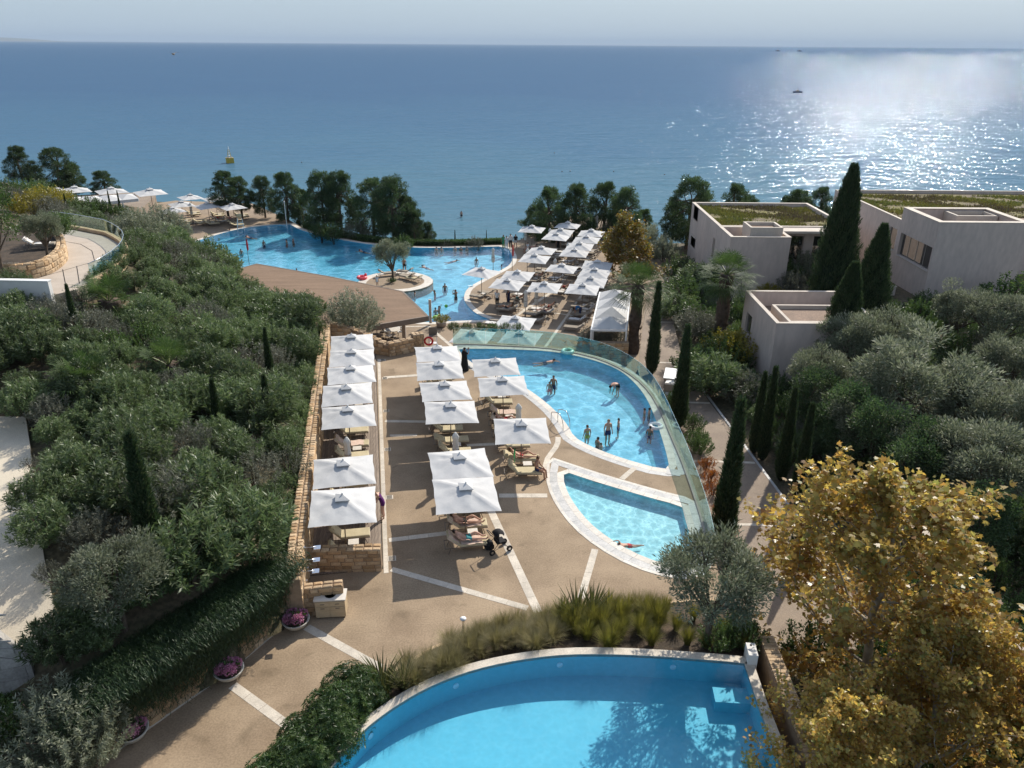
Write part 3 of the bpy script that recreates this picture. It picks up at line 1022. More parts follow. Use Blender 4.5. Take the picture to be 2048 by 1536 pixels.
# ------------------------------------------------------------------ pools
def pool(name, label, P, zdeck, zw, depth, bmat, wmat, copings, slope=None):
    t = thing(name, label, 'pool', (0, 0, 0))
    P = ccw(P)
    n_ = len(P)
    b_ = MB()
    fl = [(p.x, p.y, zw - depth) for p in P]
    b_.add([(p.x, p.y, zdeck - 0.001) for p in P] + fl, [(n_ + i, i, (i + 1) % n_, n_ + (i + 1) % n_) for i in range(n_)])
    tri = tessellate_polygon([[Vector((p.x, p.y, 0)) for p in P]])
    b_.add(fl, [tuple(x) if (P[x[1]].x - P[x[0]].x) * (P[x[2]].y - P[x[0]].y) - (P[x[1]].y - P[x[0]].y) * (P[x[2]].x - P[x[0]].x) > 0 else tuple(x[::-1]) for x in tri])
    b_.build('basin', bmat, t)
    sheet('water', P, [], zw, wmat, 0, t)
    off = 0.0
    for w, mat, slab, lift in copings:
        band(t, offset(P, off) if off else P, w, zdeck, mat, slab, lift=lift)
        off += w
    return t
pA = pool('swimming_pool', 'curved turquoise pool with bathers behind the tall glass fence', POOL_A, 0, -0.06, 0.75, 'basin_mid', 'water_mid', [(0.42, 'coping', 0.7, 0.012), (0.34, 'channel', 0.9, 0.008)])
pB = pool('children_pool', 'shallow pale wedge-shaped pool with a single swimming child', POOL_B, 0, -0.06, 0.36, 'basin_kids', 'water_kids', [(0.34, 'coping', 0.7, 0.018), (0.40, 'channel', 0.9, 0.014), (0.16, 'coping', 0.9, 0.016)])
pC = pool('infinity_pool', 'large free-form infinity pool with a planted island facing the sea', BIG, ZL, ZL - 0.05, 0.8, 'basin_big', 'water_big', [(0.55, 'coping', 1.1, 0.012)])
# front pool: raised, with a cream rim
pF = thing('overflow_pool', 'plain turquoise raised pool with rounded cream rim beside the planting bed', 'pool')
b = MB()
P_ = POOL_F
n_ = len(P_)
zf = ZF - 1.0
b.add([(p.x, p.y, ZF - 0.03) for p in P_] + [(p.x, p.y, zf) for p in P_], [(n_ + i, i, (i + 1) % n_, n_ + (i + 1) % n_) for i in range(n_)])
tri = tessellate_polygon([[Vector((p.x, p.y, 0)) for p in P_]])
b.add([(p.x, p.y, zf) for p in P_], [tuple(x) if (P_[x[1]].x - P_[x[0]].x) * (P_[x[2]].y - P_[x[0]].y) - (P_[x[1]].y - P_[x[0]].y) * (P_[x[2]].x - P_[x[0]].x) > 0 else tuple(x[::-1]) for x in tri])
b.build('basin', 'basin_front', pF)
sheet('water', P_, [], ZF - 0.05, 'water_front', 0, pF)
b = MB()
O_ = POOL_F_OUT
b.add([(p.x, p.y, ZF) for p in P_] + [(p.x, p.y, ZF) for p in O_] + [(p.x, p.y, ZF - 3.5) for p in O_] + [(p.x, p.y, ZF - 0.12) for p in P_],
      [(i, n_ + i, n_ + (i + 1) % n_, (i + 1) % n_) for i in range(n_)] + [(n_ + i, 2 * n_ + i, 2 * n_ + (i + 1) % n_, n_ + (i + 1) % n_) for i in range(n_)]
      + [(3 * n_ + i, i, (i + 1) % n_, 3 * n_ + (i + 1) % n_) for i in range(n_)])
b.build('rim', 'palestone', pF)
st = at(1460, 1392, zf)                         # submerged bench by the far corner
MB().box((st.x + 0.25, st.y - 0.25, zf + 0.22), (1.5, 0.7, 0.44), R(-4)).build('bench', 'basin_front', pF)
for x, y in [(752, 1474), (915, 1366), (1140, 1314), (1335, 1313)]:
    p = at(x, y, ZF - 0.35)
    k = min(range(n_), key=lambda i: (P_[i] - p.to_2d()).length)
    d = (P_[(k + 1) % n_] - P_[k - 1]).normalized()
    lt = MB().tube([(0, 0, 0), (0, 0.03, 0)], 0.11, 14).build('pool_light', 'bluefloat', pF)
    lt.location = (P_[k].x, P_[k].y, ZF - 0.45)
    lt.rotation_euler = (0, 0, math.atan2(d.y, d.x))
# island in the big pool
isl = tag(sheet('island_floor', ISLAND, [], ZL + 0.02, 'pebble_low', 2.2), kind='structure')
band(isl, offset(ISLAND, -0.9), 0.9, ZL + 0.03, 'coping', 0.9, lift=0.012)
# overflow kerb on the sea side of the big pool
edge = smoothpath(pts([(592, 462.5), (610, 468.5), (660, 479.5), (720, 489.5), (780, 494.5), (840, 496.5), (900, 495.5), (950, 493.5), (1004, 490.5)], ZL), sub=3)

# ------------------------------------------------------------------ stone walls
def stone_mesh(seed):
    r_ = random.Random(seed)
    j = lambda a: r_.uniform(-a, a)
    v = []
    for x, z in ((-.5, -.5), (.5, -.5), (.5, .5), (-.5, .5)):
        v.append((x + j(.03), 0.0, z + j(.05)))
    for x, z in ((-.46, -.42), (.46, -.42), (.46, .42), (-.46, .42)):
        v.append((x + j(.04), 0.7 + j(.1), z + j(.06)))
    for x, z in ((-.36, -.3), (.36, -.3), (.36, .3), (-.36, .3)):
        v.append((x + j(.06), 1.0 + j(.15), z + j(.08)))
    f = [(8, 9, 10, 11)]
    for a in (0, 4):
        f += [(a + i, a + (i + 1) % 4, a + 4 + (i + 1) % 4, a + 4 + i) for i in range(4)]
    me = bpy.data.meshes.new('stone')
    me.from_pydata(v, [], f)
    me.materials.append(MAT['stone'])
    return me
STONES = [stone_mesh(i) for i in range(6)]
STONES_P = []
for i in range(6):
    s_ = stone_mesh(20 + i)
    s_.materials[0] = MAT['stone_pale']
    STONES_P.append(s_)

def stone_wall(name, label, P, z0, z1, thick, sl=0.5, sh=0.3, capw=None, group=None, cover=True, pale=0.3, rows=None, proud=0.035):
    """a wall along a 2-D line; its clad face is to the right of travel. z0, z1 numbers or per-point lists"""
    t = thing(name, label, 'wall', (0, 0, 0), 0, group)
    Q = resample(P, 0.4)
    n_ = len(Q)
    I = offset(Q, -thick, False)
    def zl(z, k):
        if not hasattr(z, '__len__'):
            return z
        s_ = k / max(1, n_ - 1) * (len(z) - 1)
        i = min(int(s_), len(z) - 2)
        return z[i] + (z[i + 1] - z[i]) * (s_ - i)
    b_ = MB()
    vs = []
    for k in range(n_):
        a, c = Q[k], I[k]
        vs += [(a.x, a.y, zl(z0, k)), (a.x, a.y, zl(z1, k)), (c.x, c.y, zl(z1, k)), (c.x, c.y, zl(z0, k))]
    fs = []
    for k in range(n_ - 1):
        a = 4 * k
        fs += [(a, a + 4, a + 5, a + 1), (a + 1, a + 5, a + 6, a + 2), (a + 2, a + 6, a + 7, a + 3)]
    fs += [(0, 1, 2, 3), (4 * n_ - 1, 4 * n_ - 2, 4 * n_ - 3, 4 * n_ - 4)]
    b_.add(vs, fs)
    b_.build('core', 'mortar', t)
    L = sum((Q[k + 1] - Q[k]).length for k in range(n_ - 1))
    def point(s_):
        s_ = min(max(s_, 0), L - 1e-4)
        k = min(int(s_ / L * (n_ - 1)), n_ - 2)
        u = s_ / L * (n_ - 1) - k
        p = Q[k].lerp(Q[k + 1], u)
        d = (Q[k + 1] - Q[k]).normalized()
        return p, d, s_ / L * (n_ - 1)
    if cover:
        hmax = max(zl(z1, k) - zl(z0, k) for k in range(n_))
        zb = min(zl(z0, k) for k in range(n_))
        nr = rows or max(1, round(hmax / sh))
        for r_ in range(nr):
            s_ = -rnd.uniform(0, sl * 0.6)
            while s_ < L:
                ln = sl * rnd.uniform(0.6, 1.45)
                c = s_ + ln / 2
                s_ += ln
                e0, e1 = max(0.0, c - ln / 2), min(L, c + ln / 2)
                if e1 - e0 < 0.08:
                    continue
                p, d, kk = point((e0 + e1) / 2)
                h_ = hmax / nr
                zc = zb + (r_ + 0.5) * h_ + rnd.uniform(-0.1, 0.1) * h_
                if zc + 0.4 * h_ > zl(z1, kk) + 0.02 or zc - 0.4 * h_ < zl(z0, kk) - 0.1:
                    continue
                me = rnd.choice(STONES_P if rnd.random() < pale else STONES)
                o_ = obj('stone', me, t, (p.x, p.y, zc), (0, 0, math.atan2(d.y, d.x)), ((e1 - e0) - 0.03, -proud * rnd.uniform(0.7, 1.3), h_ * rnd.uniform(0.86, 0.94)))
    if capw:
        nk = max(1, round(L / capw))
        for k in range(nk):
            p, d, kk = point(L * (k + 0.5) / nk)
            nn = Vector((d.y, -d.x))
            for side in (0, 1):
                w_ = thick / 2
                c = p - nn * (w_ * (side + 0.5) - (0.02 if side == 0 else -0.02))
                me = rnd.choice(STONES_P if rnd.random() < 0.6 else STONES)
                o_ = obj('cap_stone', me, t, (c.x, c.y, zl(z1, kk) - 0.005), (math.pi / 2, 0, math.atan2(d.y, d.x)),
                         (L / nk * rnd.uniform(0.86, 0.97), proud * 1.5 * rnd.uniform(0.8, 1.3), w_ * rnd.uniform(0.9, 1.02)))
    return t

stone_wall('retaining_wall', 'long straight honey stone retaining wall behind the timber deck parasols', [Vector((-7.93, 23.45)), Vector((-8.5, 26.4)), Vector((-13.15, 52.4))], -0.1, 2.0, 0.58, 0.75, 0.42, 0.24, pale=0.45)
e0 = Vector((-13.1, 52.3))
stone_wall('stone_wall', 'short stone wall stepping down from the retaining wall to the bar', [at(745, 716), at(700, 707), e0][::-1] and [e0, at(700, 706).to_2d(), at(778, 716).to_2d()], -0.3, [2.0, 1.5, 0.7], 0.5, 0.5, 0.3, 0.4, pale=0.3)
stone_wall('stone_wall', 'waist-high stone wall between the timber deck and the showers', [at(617, 1152).to_2d(), at(769, 1146).to_2d()], -0.05, 1.08, 0.42, 0.42, 0.2, 0.35, pale=0.35)
stone_wall('stone_wall', 'low stone wall behind the towel cabinet', [at(598, 1240).to_2d(), at(697, 1228).to_2d()], -0.05, 1.25, 0.36, 0.42, 0.22, 0.35, pale=0.35)
WALL_C = smoothpath(pts([(180, 1562), (250, 1506), (310, 1463), (370, 1419), (420, 1383), (470, 1346), (510, 1313), (560, 1269), (596, 1242)]), sub=3)
stone_wall('curved_wall', 'curving stone retaining wall under the trailing rosemary', WALL_C, -0.1, 2.45, 0.5, 0.6, 0.32, None, pale=0.35)
PLANTER = smoothpath(pts([(-160, 560), (-60, 572), (0, 574), (52, 573), (80, 567), (98, 561), (116, 550), (128, 538), (131.5, 528), (130, 515), (125, 505), (118, 499), (106, 494)], ZU), sub=3)
stone_wall('planter_wall', 'rounded crazy-stone planter wall on the upper terrace', PLANTER, ZU - 0.05, ZU + 0.9, 0.5, 0.42, 0.3, 0.4, pale=0.75, proud=0.045)
cw = stone_wall('clad_wall', 'grey slab-clad wall with sloping top below the pale drive', [W0, WB.to_2d()], 1.0, [zt0, ztB], 0.25, 0.1, 0.1, None, cover=False)
cw.children[0].data.materials[0] = MAT['claddinggrey']
nn = Vector((wdir.y, -wdir.x))
for r_ in range(12):
    s_ = -0.5 * (r_ % 2)
    while s_ < LW:
        ln = rnd.uniform(0.75, 1.2)
        e0_, e1_ = max(0, s_), min(LW, s_ + ln)
        s_ += ln
        z_ = 1.0 + r_ * .5
        ztop = zt0 + (ztB - zt0) * e0_ / LW, zt0 + (ztB - zt0) * e1_ / LW
        if e1_ - e0_ < 0.1 or z_ > ztop[0] - .1: continue
        a, c = W0 + wdir * (e0_ + .006) + nn * .004, W0 + wdir * (e1_ - .006) + nn * .004
        t_ = .025 + rnd.uniform(0, .015)
        h0, h1 = min(z_ + .49, ztop[0] - .02), max(z_ + .02, min(z_ + .49, ztop[1] - .02))
        vs = [(a.x, a.y, z_), (c.x, c.y, z_), (c.x, c.y, h1), (a.x, a.y, h0)]
        MB().add(vs + [(x + nn.x * t_, y + nn.y * t_, z) for x, y, z in vs], [(4, 5, 6, 7), (0, 1, 5, 4), (1, 2, 6, 5), (2, 3, 7, 6), (3, 0, 4, 7)]).build('stone_slab', 'claddinggrey', cw)
# lower bed wall at the bottom left
stone_wall('bed_wall', 'low grey stone wall edging the dark bed at the bottom of the clad wall', pts([(-40, 1490), (20, 1466), (90, 1440), (190, 1398)], 1.2), -0.3, 1.2, 0.35, 0.7, 0.4, 0.7, pale=0.2)
# wall by the right end of the front pool
wr = POOL_F_OUT
RW = [at(1568, 1292, 0.9).to_2d(), at(1520, 1290, 0.9).to_2d()]
stone_wall('pool_end_wall', 'stone wall with slatted top at the corner of the raised pool', [at(1640, 1560, ZF + .1).to_2d(), at(1524, 1266, ZF + .1).to_2d()], -3.0, ZF + 0.12, -0.55, 0.5, 0.3, None, cover=False)
q = [o for o in C.objects if o.name.startswith('pool_end_wall')][0]
a, c = at(1524, 1266, ZF + .1).to_2d(), at(1640, 1560, ZF + .1).to_2d()
d = (c - a).normalized()
nn = Vector((-d.y, d.x))
for k in range(40):
    p = a + d * (0.09 + 0.18 * k) + nn * 0.28
    MB().box((p.x, p.y, ZF + 0.14), (0.15, 0.5, 0.04 + rnd.uniform(0, .02)), math.atan2(d.y, d.x)).build('cap_stone', 'stone_pale', q)
p = at(1508, 1293, ZF + 0.2)
t = thing('pool_post', 'white concrete post at the far corner of the raised pool', 'post', (p.x, p.y, 0), R(-5))
MB().prism([(-.16, -.5), (.16, -.5), (.16, .12), (-.16, .12)], -0.2, ZF + 0.42).build('post_body', 'whitewall', t)
MB().tube([(0, 0.0, ZF + 0.42), (0, 0.0, ZF + 0.43)], 0.04, 10).build('outlet', 'darkgap', t)
# ------------------------------------------------------------------ glass fences
def glass_fence(name, label, P, z, h, step, base_mat, rail=None, gm='glass', base_h=0.12, base_w=0.2):
    t = thing(name, label, 'fence')
    Q = resample(P, step)
    O = offset(Q, base_w, False)
    b_ = MB()
    n_ = len(Q)
    vs = []
    for k in range(n_):
        a, c = Q[k], O[k]
        vs += [(a.x, a.y, z - 0.02), (a.x, a.y, z + base_h), (c.x, c.y, z + base_h), (c.x, c.y, z - 0.5)]
    b_.add(vs, [f for k in range(n_ - 1) for f in ((4 * k + 4, 4 * k, 4 * k + 1, 4 * k + 5), (4 * k + 5, 4 * k + 1, 4 * k + 2, 4 * k + 6), (4 * k + 6, 4 * k + 2, 4 * k + 3, 4 * k + 7))])
    b_.build('base_channel', base_mat, t)
    M_ = offset(Q, base_w * 0.5, False)
    for k in range(n_ - 1):
        a, c = M_[k], M_[k + 1]
        d = (c - a)
        L = d.length
        m_ = (a + c) / 2
        rz = math.atan2(d.y, d.x)
        g = obj('glass_pane', MB().box((0, 0, (base_h + h) / 2), (L - 0.015, 0.014, h - base_h)).mesh('glass_pane', gm), t, (m_.x, m_.y, z), (0, 0, rz))
        if rail is None:
            MB().box((0, 0, h + 0.004), (L - 0.015, 0.022, 0.012)).build('polished_edge', 'glass_edge', g)
    if rail:
        MB().tube([(p.x, p.y, z + h + 0.02) for p in M_], 0.025, 6).build('handrail', rail, t, True)
    return t
gf = glass_fence('glass_fence', 'tall curved frameless green-tinted glass fence around the bathing pools', FENCE[::-1], 0.0, 1.3, 1.25, 'concrete', base_h=0.07, base_w=-0.22)
# white bird shapes stuck on the glass
BIRD = [(-.13, .05), (-.09, .06), (-.03, .01), (0, .02), (.03, .06), (.12, .09), (.14, .07), (.07, .03), (.03, -.03), (-.01, -.04), (-.05, -.02), (-.09, .03)]
for px_, py_, s_ in [(1142, 679, 1.3), (1129, 683, 1.0), (1237, 694, 1.0), (1279, 731, 0.9), (1046, 676, 1.0), (975, 680, 0.8)]:
    best = min(range(len(FENCE)), key=lambda i: abs((lambda q: q)(FENCE[i].x / FENCE[i].y - at(px_, py_, .8).x / at(px_, py_, .8).y)))
    p = FENCE[best]
    d = (FENCE[min(best + 1, len(FENCE) - 1)] - FENCE[max(best - 1, 0)]).normalized()
    nn = Vector((d.y, -d.x))
    c = p - nn * 0.16 * (1 if nn.y > 0 else -1) * 0
    b_ = MB()
    n_ = len(BIRD)
    b_.add([(x * s_, -0.02, z * s_) for x, z in BIRD] + [(x * s_, -0.015, z * s_) for x, z in BIRD], [tuple(range(n_)), tuple(n_ + n_ - 1 - i for i in range(n_))])
    o_ = b_.build('bird_sticker', 'whitepaint', gf)
    zz = at_y(px_, py_, p.y).z
    o_.location = (p.x, p.y, min(1.1, max(0.4, zz)))
    o_.rotation_euler = (0, 0, math.atan2(d.y, d.x))
UR = pts([(100, 466), (144, 471), (205, 482), (228, 493), (246, 509), (242, 526), (231, 542), (203, 562), (176, 577)], ZU)
glass_fence('terrace_balustrade', 'angular clear glass balustrade on a stone kerb round the upper terrace', UR, ZU, 1.15, 1.6, 'stone_pale', 'steel', 'glass_clear', 0.22, -0.3)
a, c = at(-120, 573, ZU + 1.0), at(98, 574, ZU + 1.0)
t = thing('parapet_wall', 'plain white parapet wall beside the upper terrace planter', 'wall', (0, 0, 0))
MB().prism([(a.x, a.y), (c.x, c.y), (c.x, c.y - .3), (a.x, a.y - .3)], ZU - 2.2, ZU + 1.0).build('wall_body', 'whitewall', t)
MB().box(((a.x + c.x) / 2, (a.y + c.y) / 2 - .15, ZU + 1.025), (c.x - a.x + .06, .38, .05), math.atan2(c.y - a.y, c.x - a.x)).build('coping', 'whitepaint', t)
# corner of a building at the left edge of the terrace
cb = at(-118, 365, ZU + 3.5)
t = thing('house_corner', 'grey rendered house corner rising behind the dark magnolia', 'building', (0, 0, 0))
MB().box((cb.x - 6.02, cb.y + 3, ZU + 1.6), (12, 6, 5.2)).build('wall_body', 'concrete', t)
MB().box((cb.x - 6.02, cb.y + 3, ZU + 4.26), (12.3, 6.3, .12)).build('roof_slab', 'render_trim', t)

# ------------------------------------------------------------------ villas
def wall_x(t, name, x, y0, y1, z0, z1, th, opens=(), mat='render'):
    """wall on a plane of constant x, outer face towards -x; openings (ya, yb, za, zb)"""
    b_ = MB()
    cur = y0
    for ya, yb, za, zb in sorted(opens):
        if ya > cur: b_.box((x + th / 2, (cur + ya) / 2, (z0 + z1) / 2), (th, ya - cur, z1 - z0))
        if za > z0: b_.box((x + th / 2, (ya + yb) / 2, (z0 + za) / 2), (th, yb - ya, za - z0))
        if zb < z1: b_.box((x + th / 2, (ya + yb) / 2, (zb + z1) / 2), (th, yb - ya, z1 - zb))
        cur = yb
    if cur < y1: b_.box((x + th / 2, (cur + y1) / 2, (z0 + z1) / 2), (th, y1 - cur, z1 - z0))
    w = b_.build(name, mat, t)
    for ya, yb, za, zb in opens:
        win = MB()
        xc = x + th * 0.6
        for (c_, s_) in (((xc, ya + .03, (za + zb) / 2), (.07, .06, zb - za)), ((xc, yb - .03, (za + zb) / 2), (.07, .06, zb - za)),
                         ((xc, (ya + yb) / 2, za + .03), (.07, yb - ya - .12, .06)), ((xc, (ya + yb) / 2, zb - .03), (.07, yb - ya - .12, .06))):
            win.box(c_, s_)
        wo_ = win.build('window', 'concrete', t)
        k = max(1, round((yb - ya) / 1.6))
        for j in range(k):
            u0, u1 = ya + .06 + (yb - ya - .12) * j / k, ya + .06 + (yb - ya - .12) * (j + 1) / k
            MB().box((xc + .01, (u0 + u1) / 2, (za + zb) / 2), (.02, u1 - u0 - .05, zb - za - .12)).build('pane', 'windowglass', wo_)
            if j: MB().box((xc, u0, (za + zb) / 2), (.06, .05, zb - za - .12)).build('mullion', 'concrete', wo_)
        MB().box((x - .03, (ya + yb) / 2, za - .035), (.14, yb - ya + .1, .05)).build('sill', 'render_trim', wo_)
    return w
def wall_y(t, name, y, x0, x1, z0, z1, th, opens=(), mat='render'):
    b_ = MB()
    cur = x0
    for xa, xb, za, zb in sorted(opens):
        if xa > cur: b_.box(((cur + xa) / 2, y + th / 2, (z0 + z1) / 2), (xa - cur, th, z1 - z0))
        if za > z0: b_.box(((xa + xb) / 2, y + th / 2, (z0 + za) / 2), (xb - xa, th, za - z0))
        if zb < z1: b_.box(((xa + xb) / 2, y + th / 2, (zb + z1) / 2), (xb - xa, th, z1 - zb))
        cur = xb
    if cur < x1: b_.box(((cur + x1) / 2, y + th / 2, (z0 + z1) / 2), (x1 - cur, th, z1 - z0))
    w = b_.build(name, mat, t)
    for xa, xb, za, zb in opens:
        yc = y + th * 0.6
        win = MB()
        for (c_, s_) in (((xa + .03, yc, (za + zb) / 2), (.06, .07, zb - za)), ((xb - .03, yc, (za + zb) / 2), (.06, .07, zb - za)),
                         (((xa + xb) / 2, yc, za + .03), (xb - xa - .12, .07, .06)), (((xa + xb) / 2, yc, zb - .03), (xb - xa - .12, .07, .06))):
            win.box(c_, s_)
        wo_ = win.build('window', 'concrete', t)
        MB().box(((xa + xb) / 2, yc + .01, (za + zb) / 2), (xb - xa - .12, .02, zb - za - .12)).build('pane', 'windowglass', wo_)
    return w
def block(t, x0, x1, y0, y1, z0, z1, drop, roofmat, wo=(), fo=(), pw=0.3, capw=None):
    """rectangular storey with a parapet: four walls, a sunken roof and four coping strips"""
    wall_x(t, 'wall', x0, y0, y1, z0, z1, pw, wo)
    wall_y(t, 'wall', y0, x0 + pw, x1 - pw, z0, z1, pw, fo)
    MB().box((x1 - pw / 2, (y0 + y1) / 2, (z0 + z1) / 2), (pw, y1 - y0, z1 - z0)).build('wall', 'render', t)
    MB().box(((x0 + x1) / 2, y1 - pw / 2, (z0 + z1) / 2), (x1 - x0 - 2 * pw, pw, z1 - z0)).build('wall', 'render', t)
    MB().box(((x0 + x1) / 2, (y0 + y1) / 2, z1 - drop - .1), (x1 - x0 - 2 * pw, y1 - y0 - 2 * pw, .2)).build('roof', roofmat, t)
    cw_ = (capw or pw) + 0.05
    for c_, s_ in (((x0 + cw_ / 2 - .025, (y0 + y1) / 2), (cw_, y1 - y0 + .05)), ((x1 - cw_ / 2 + .025, (y0 + y1) / 2), (cw_, y1 - y0 + .05)),
                   (((x0 + x1) / 2, y0 + cw_ / 2 - .025), (x1 - x0 - 2 * cw_ + .05, cw_)), (((x0 + x1) / 2, y1 - cw_ / 2 + .025), (x1 - x0 - 2 * cw_ + .05, cw_))):
        MB().box((*c_, z1 + .03), (*s_, .06)).build('parapet_coping', 'render_trim', t)
def well(t, x0, x1, y0, y1, z0, z1, roofmat='gravelroof', w=0.22):
    """open-topped box standing on a roof"""
    b_ = MB()
    b_.box(((x0 + x1) / 2, y0 + w / 2, (z0 + z1) / 2), (x1 - x0, w, z1 - z0)).box(((x0 + x1) / 2, y1 - w / 2, (z0 + z1) / 2), (x1 - x0, w, z1 - z0))
    b_.box((x0 + w / 2, (y0 + y1) / 2, (z0 + z1) / 2), (w, y1 - y0 - 2 * w, z1 - z0)).box((x1 - w / 2, (y0 + y1) / 2, (z0 + z1) / 2), (w, y1 - y0 - 2 * w, z1 - z0))
    o_ = b_.build('roof_box', 'render_trim', t)
    MB().box(((x0 + x1) / 2, (y0 + y1) / 2, z1 - .35), (x1 - x0 - 2 * w, y1 - y0 - 2 * w, .1)).build('box_floor', roofmat, o_)

# flat-roofed villa nearest the pine trees (two parts of one house)
va = thing('villa', 'flat-roofed villa with planted roof and a square roof box, above the palm', 'building')
zt = 3.8
nA, fA, rA = at(1457, 468, zt), at(1380, 400, zt), at(1577, 466, zt)
mA = at(1437, 447, zt)
XA = (nA.x + fA.x) / 2
XR = at(1700, 446, zt).x
wo1 = at_x(1389, 440, XA), at_x(1381.5, 428, XA)
block(va, XA, XR, mA.y, fA.y, -3.4, zt, 0.35, 'sedum', wo=[(fA.y - 3.4, fA.y - 1.2, zt - 3.4, zt - 1.5), (mA.y + 1.0, mA.y + 1.8, zt - 3.6, zt - 1.5), (fA.y - 3.4, fA.y - 1.2, zt - 6.6, zt - 4.6)],
      fo=[(rA.x + 0.5, rA.x + 3.0, zt - 3.4, zt - 0.9), (rA.x + 4.0, rA.x + 6.0, zt - 3.4, zt - 0.9)])
block(va, XA, rA.x, nA.y, mA.y - 0.01, -3.4, zt - 0.02, 0.9, 'gravelroof')
bx0, bx1 = at(1495, 452, zt + .5), at(1560, 450, zt + .5)
well(va, bx0.x, bx1.x - .1, nA.y + 0.9, nA.y + 3.6, zt - 0.9, zt + 0.75)
MB().box(((rA.x + XR) / 2, mA.y - .9, zt - .14), (XR - rA.x - .1, 1.8, .22)).build('canopy_slab', 'render_trim', va)
# small flat-roofed house between the cypresses
vc = thing('villa', 'low cube-like villa with sunken gravel roof between the dark cypresses', 'building')
zc = 2.3
nC_, fC = at(1548, 640, zc), at(1492, 575, zc)
XC = (nC_.x + fC.x) / 2
w0, w1 = at_x(1499, 655, XC), at_x(1487, 655, XC)
block(vc, XC, XC + 7.6, nC_.y, fC.y, -3.6, zc, 1.15, 'gravelroof', wo=[(w0.y, w1.y, zc - 3.1, zc - 1.4)], pw=0.25)
q0 = at(1571, 612, zc - .1)
q1 = at(1592, 634, zc - .1)
well(vc, q1.x - .6, XC + 6.6, q1.y - 0.1, q1.y + 4.0, zc - 1.15, zc - 0.12)
# big villa at the right edge
vb = thing('villa', 'long pale villa with wide planted roof and corner windows at the frame edge', 'building')
zb, zm = 6.3, 5.1
nB, fB = at(1877, 433, zb), at(1801, 404, zb)
XB = (nB.x + fB.x) / 2
farB = at_x(1672, 376, XB).y
rB = at(2062, 433, zb).x
wa0, wa1 = at_x(1792, 480, XB), at_x(1774, 470, XB)
wb0, wb1 = at_x(1860, 500, XB), at_x(1799, 475, XB)
block(vb, XB, 82, fB.y + 0.01, at(1900, 369, zm).y, -2.0, zm, 0.3, 'sedum', wo=[(fB.y + 0.35, fB.y + 1.9, zb - 4.3, zb - 2.2)], pw=0.22)
block(vb, XB - .012, rB, nB.y, fB.y, -2.0, zb, 1.5, 'gravelroof', wo=[(wb0.y + .2, fB.y - 0.5, zb - 4.45, zb - 2.3)], pw=0.45, capw=0.55)
i0, i1 = at(1895, 404, zb), at(1921, 415, zb)
well(vb, i1.x - .5, rB - .6, i1.y, fB.y - .55, zb - 1.5, zb - 0.15)
MB().box((58, fB.y + 0.9, zm - .12), (39, 1.0, .2)).build('gravel_edge', 'gravelroof', vb)
def sedum(t, x0, x1, y0, y1, z, n, seed):
    rg = np.random.default_rng(seed)
    c_ = np.stack([rg.uniform(x0, x1, n), rg.uniform(y0, y1, n)], 1)
    keep = np.sin(c_[:, 0] * .9 + 2 * np.sin(c_[:, 1] * .5)) + np.sin(c_[:, 1] * 1.3 + c_[:, 0] * .4) + rg.normal(0, .7, n) > -.3
    c_ = c_[keep]
    k = 7
    P_ = np.repeat(np.concatenate([c_, np.full((len(c_), 1), z)], 1), k, 0) + rg.normal(size=(len(c_) * k, 3)) * np.array([.12, .12, 0])
    D_s = rg.normal(size=P_.shape) * .5 + np.array([0, 0, 1.0])
    V = []
    sd = np.cross(D_s, rg.normal(size=P_.shape)); sd /= np.linalg.norm(sd, axis=1, keepdims=True)
    L = rg.uniform(.06, .2, (len(P_), 1))
    V = np.stack([P_, P_ + D_s * L * .5 + sd * .06, P_ + D_s * L, P_ + D_s * L * .5 - sd * .06], 1).reshape(-1, 3)
    val = np.clip(np.repeat(.5 + .4 * np.sin(c_[:, 0] * .35 + 1.3 * np.sin(c_[:, 1] * .3)), k) + rg.normal(0, .18, len(P_)), 0, 1)
    me = np_mesh('sedum_plants', V, np.arange(len(V)).reshape(-1, 4), val)
    me.materials.append(MAT['leaf_sedum'])
    tag(obj('sedum_plants', me, t), kind='stuff')
sedum(va, XA + .5, XR - .4, mA.y + .5, fA.y - .4, zt - .35, 3800, 1)
sedum(vb, XB + .8, 70, fB.y + 1.5, 90, zm - .3, 9000, 2)
# low white garden wall between villa and cypress
a = at(1710, 585, -1.2)
t = thing('garden_wall', 'short pale garden wall between the two broad cypresses', 'wall', (a.x, a.y, 0))
MB().box((0, 0, -1.6), (7, .25, 3.0)).build('wall_body', 'render', t)
MB().box((0, 0, -.07), (7.1, .33, .07)).build('coping', 'render_trim', t)
# sunny back wall beyond the lawn of the pine villa
a = at(1540, 520, -1.8)
t = thing('garden_wall', 'pale garden wall lit by the sun at the foot of the planted-roof villa', 'wall', (XA + 5.5, nA.y - 2.2, 0))
MB().box((0, 0, -2.6), (9, .25, 2.2)).build('wall_body', 'render', t)
MB().box((0, 0, -1.46), (9.1, .33, .07)).build('coping', 'render_trim', t)

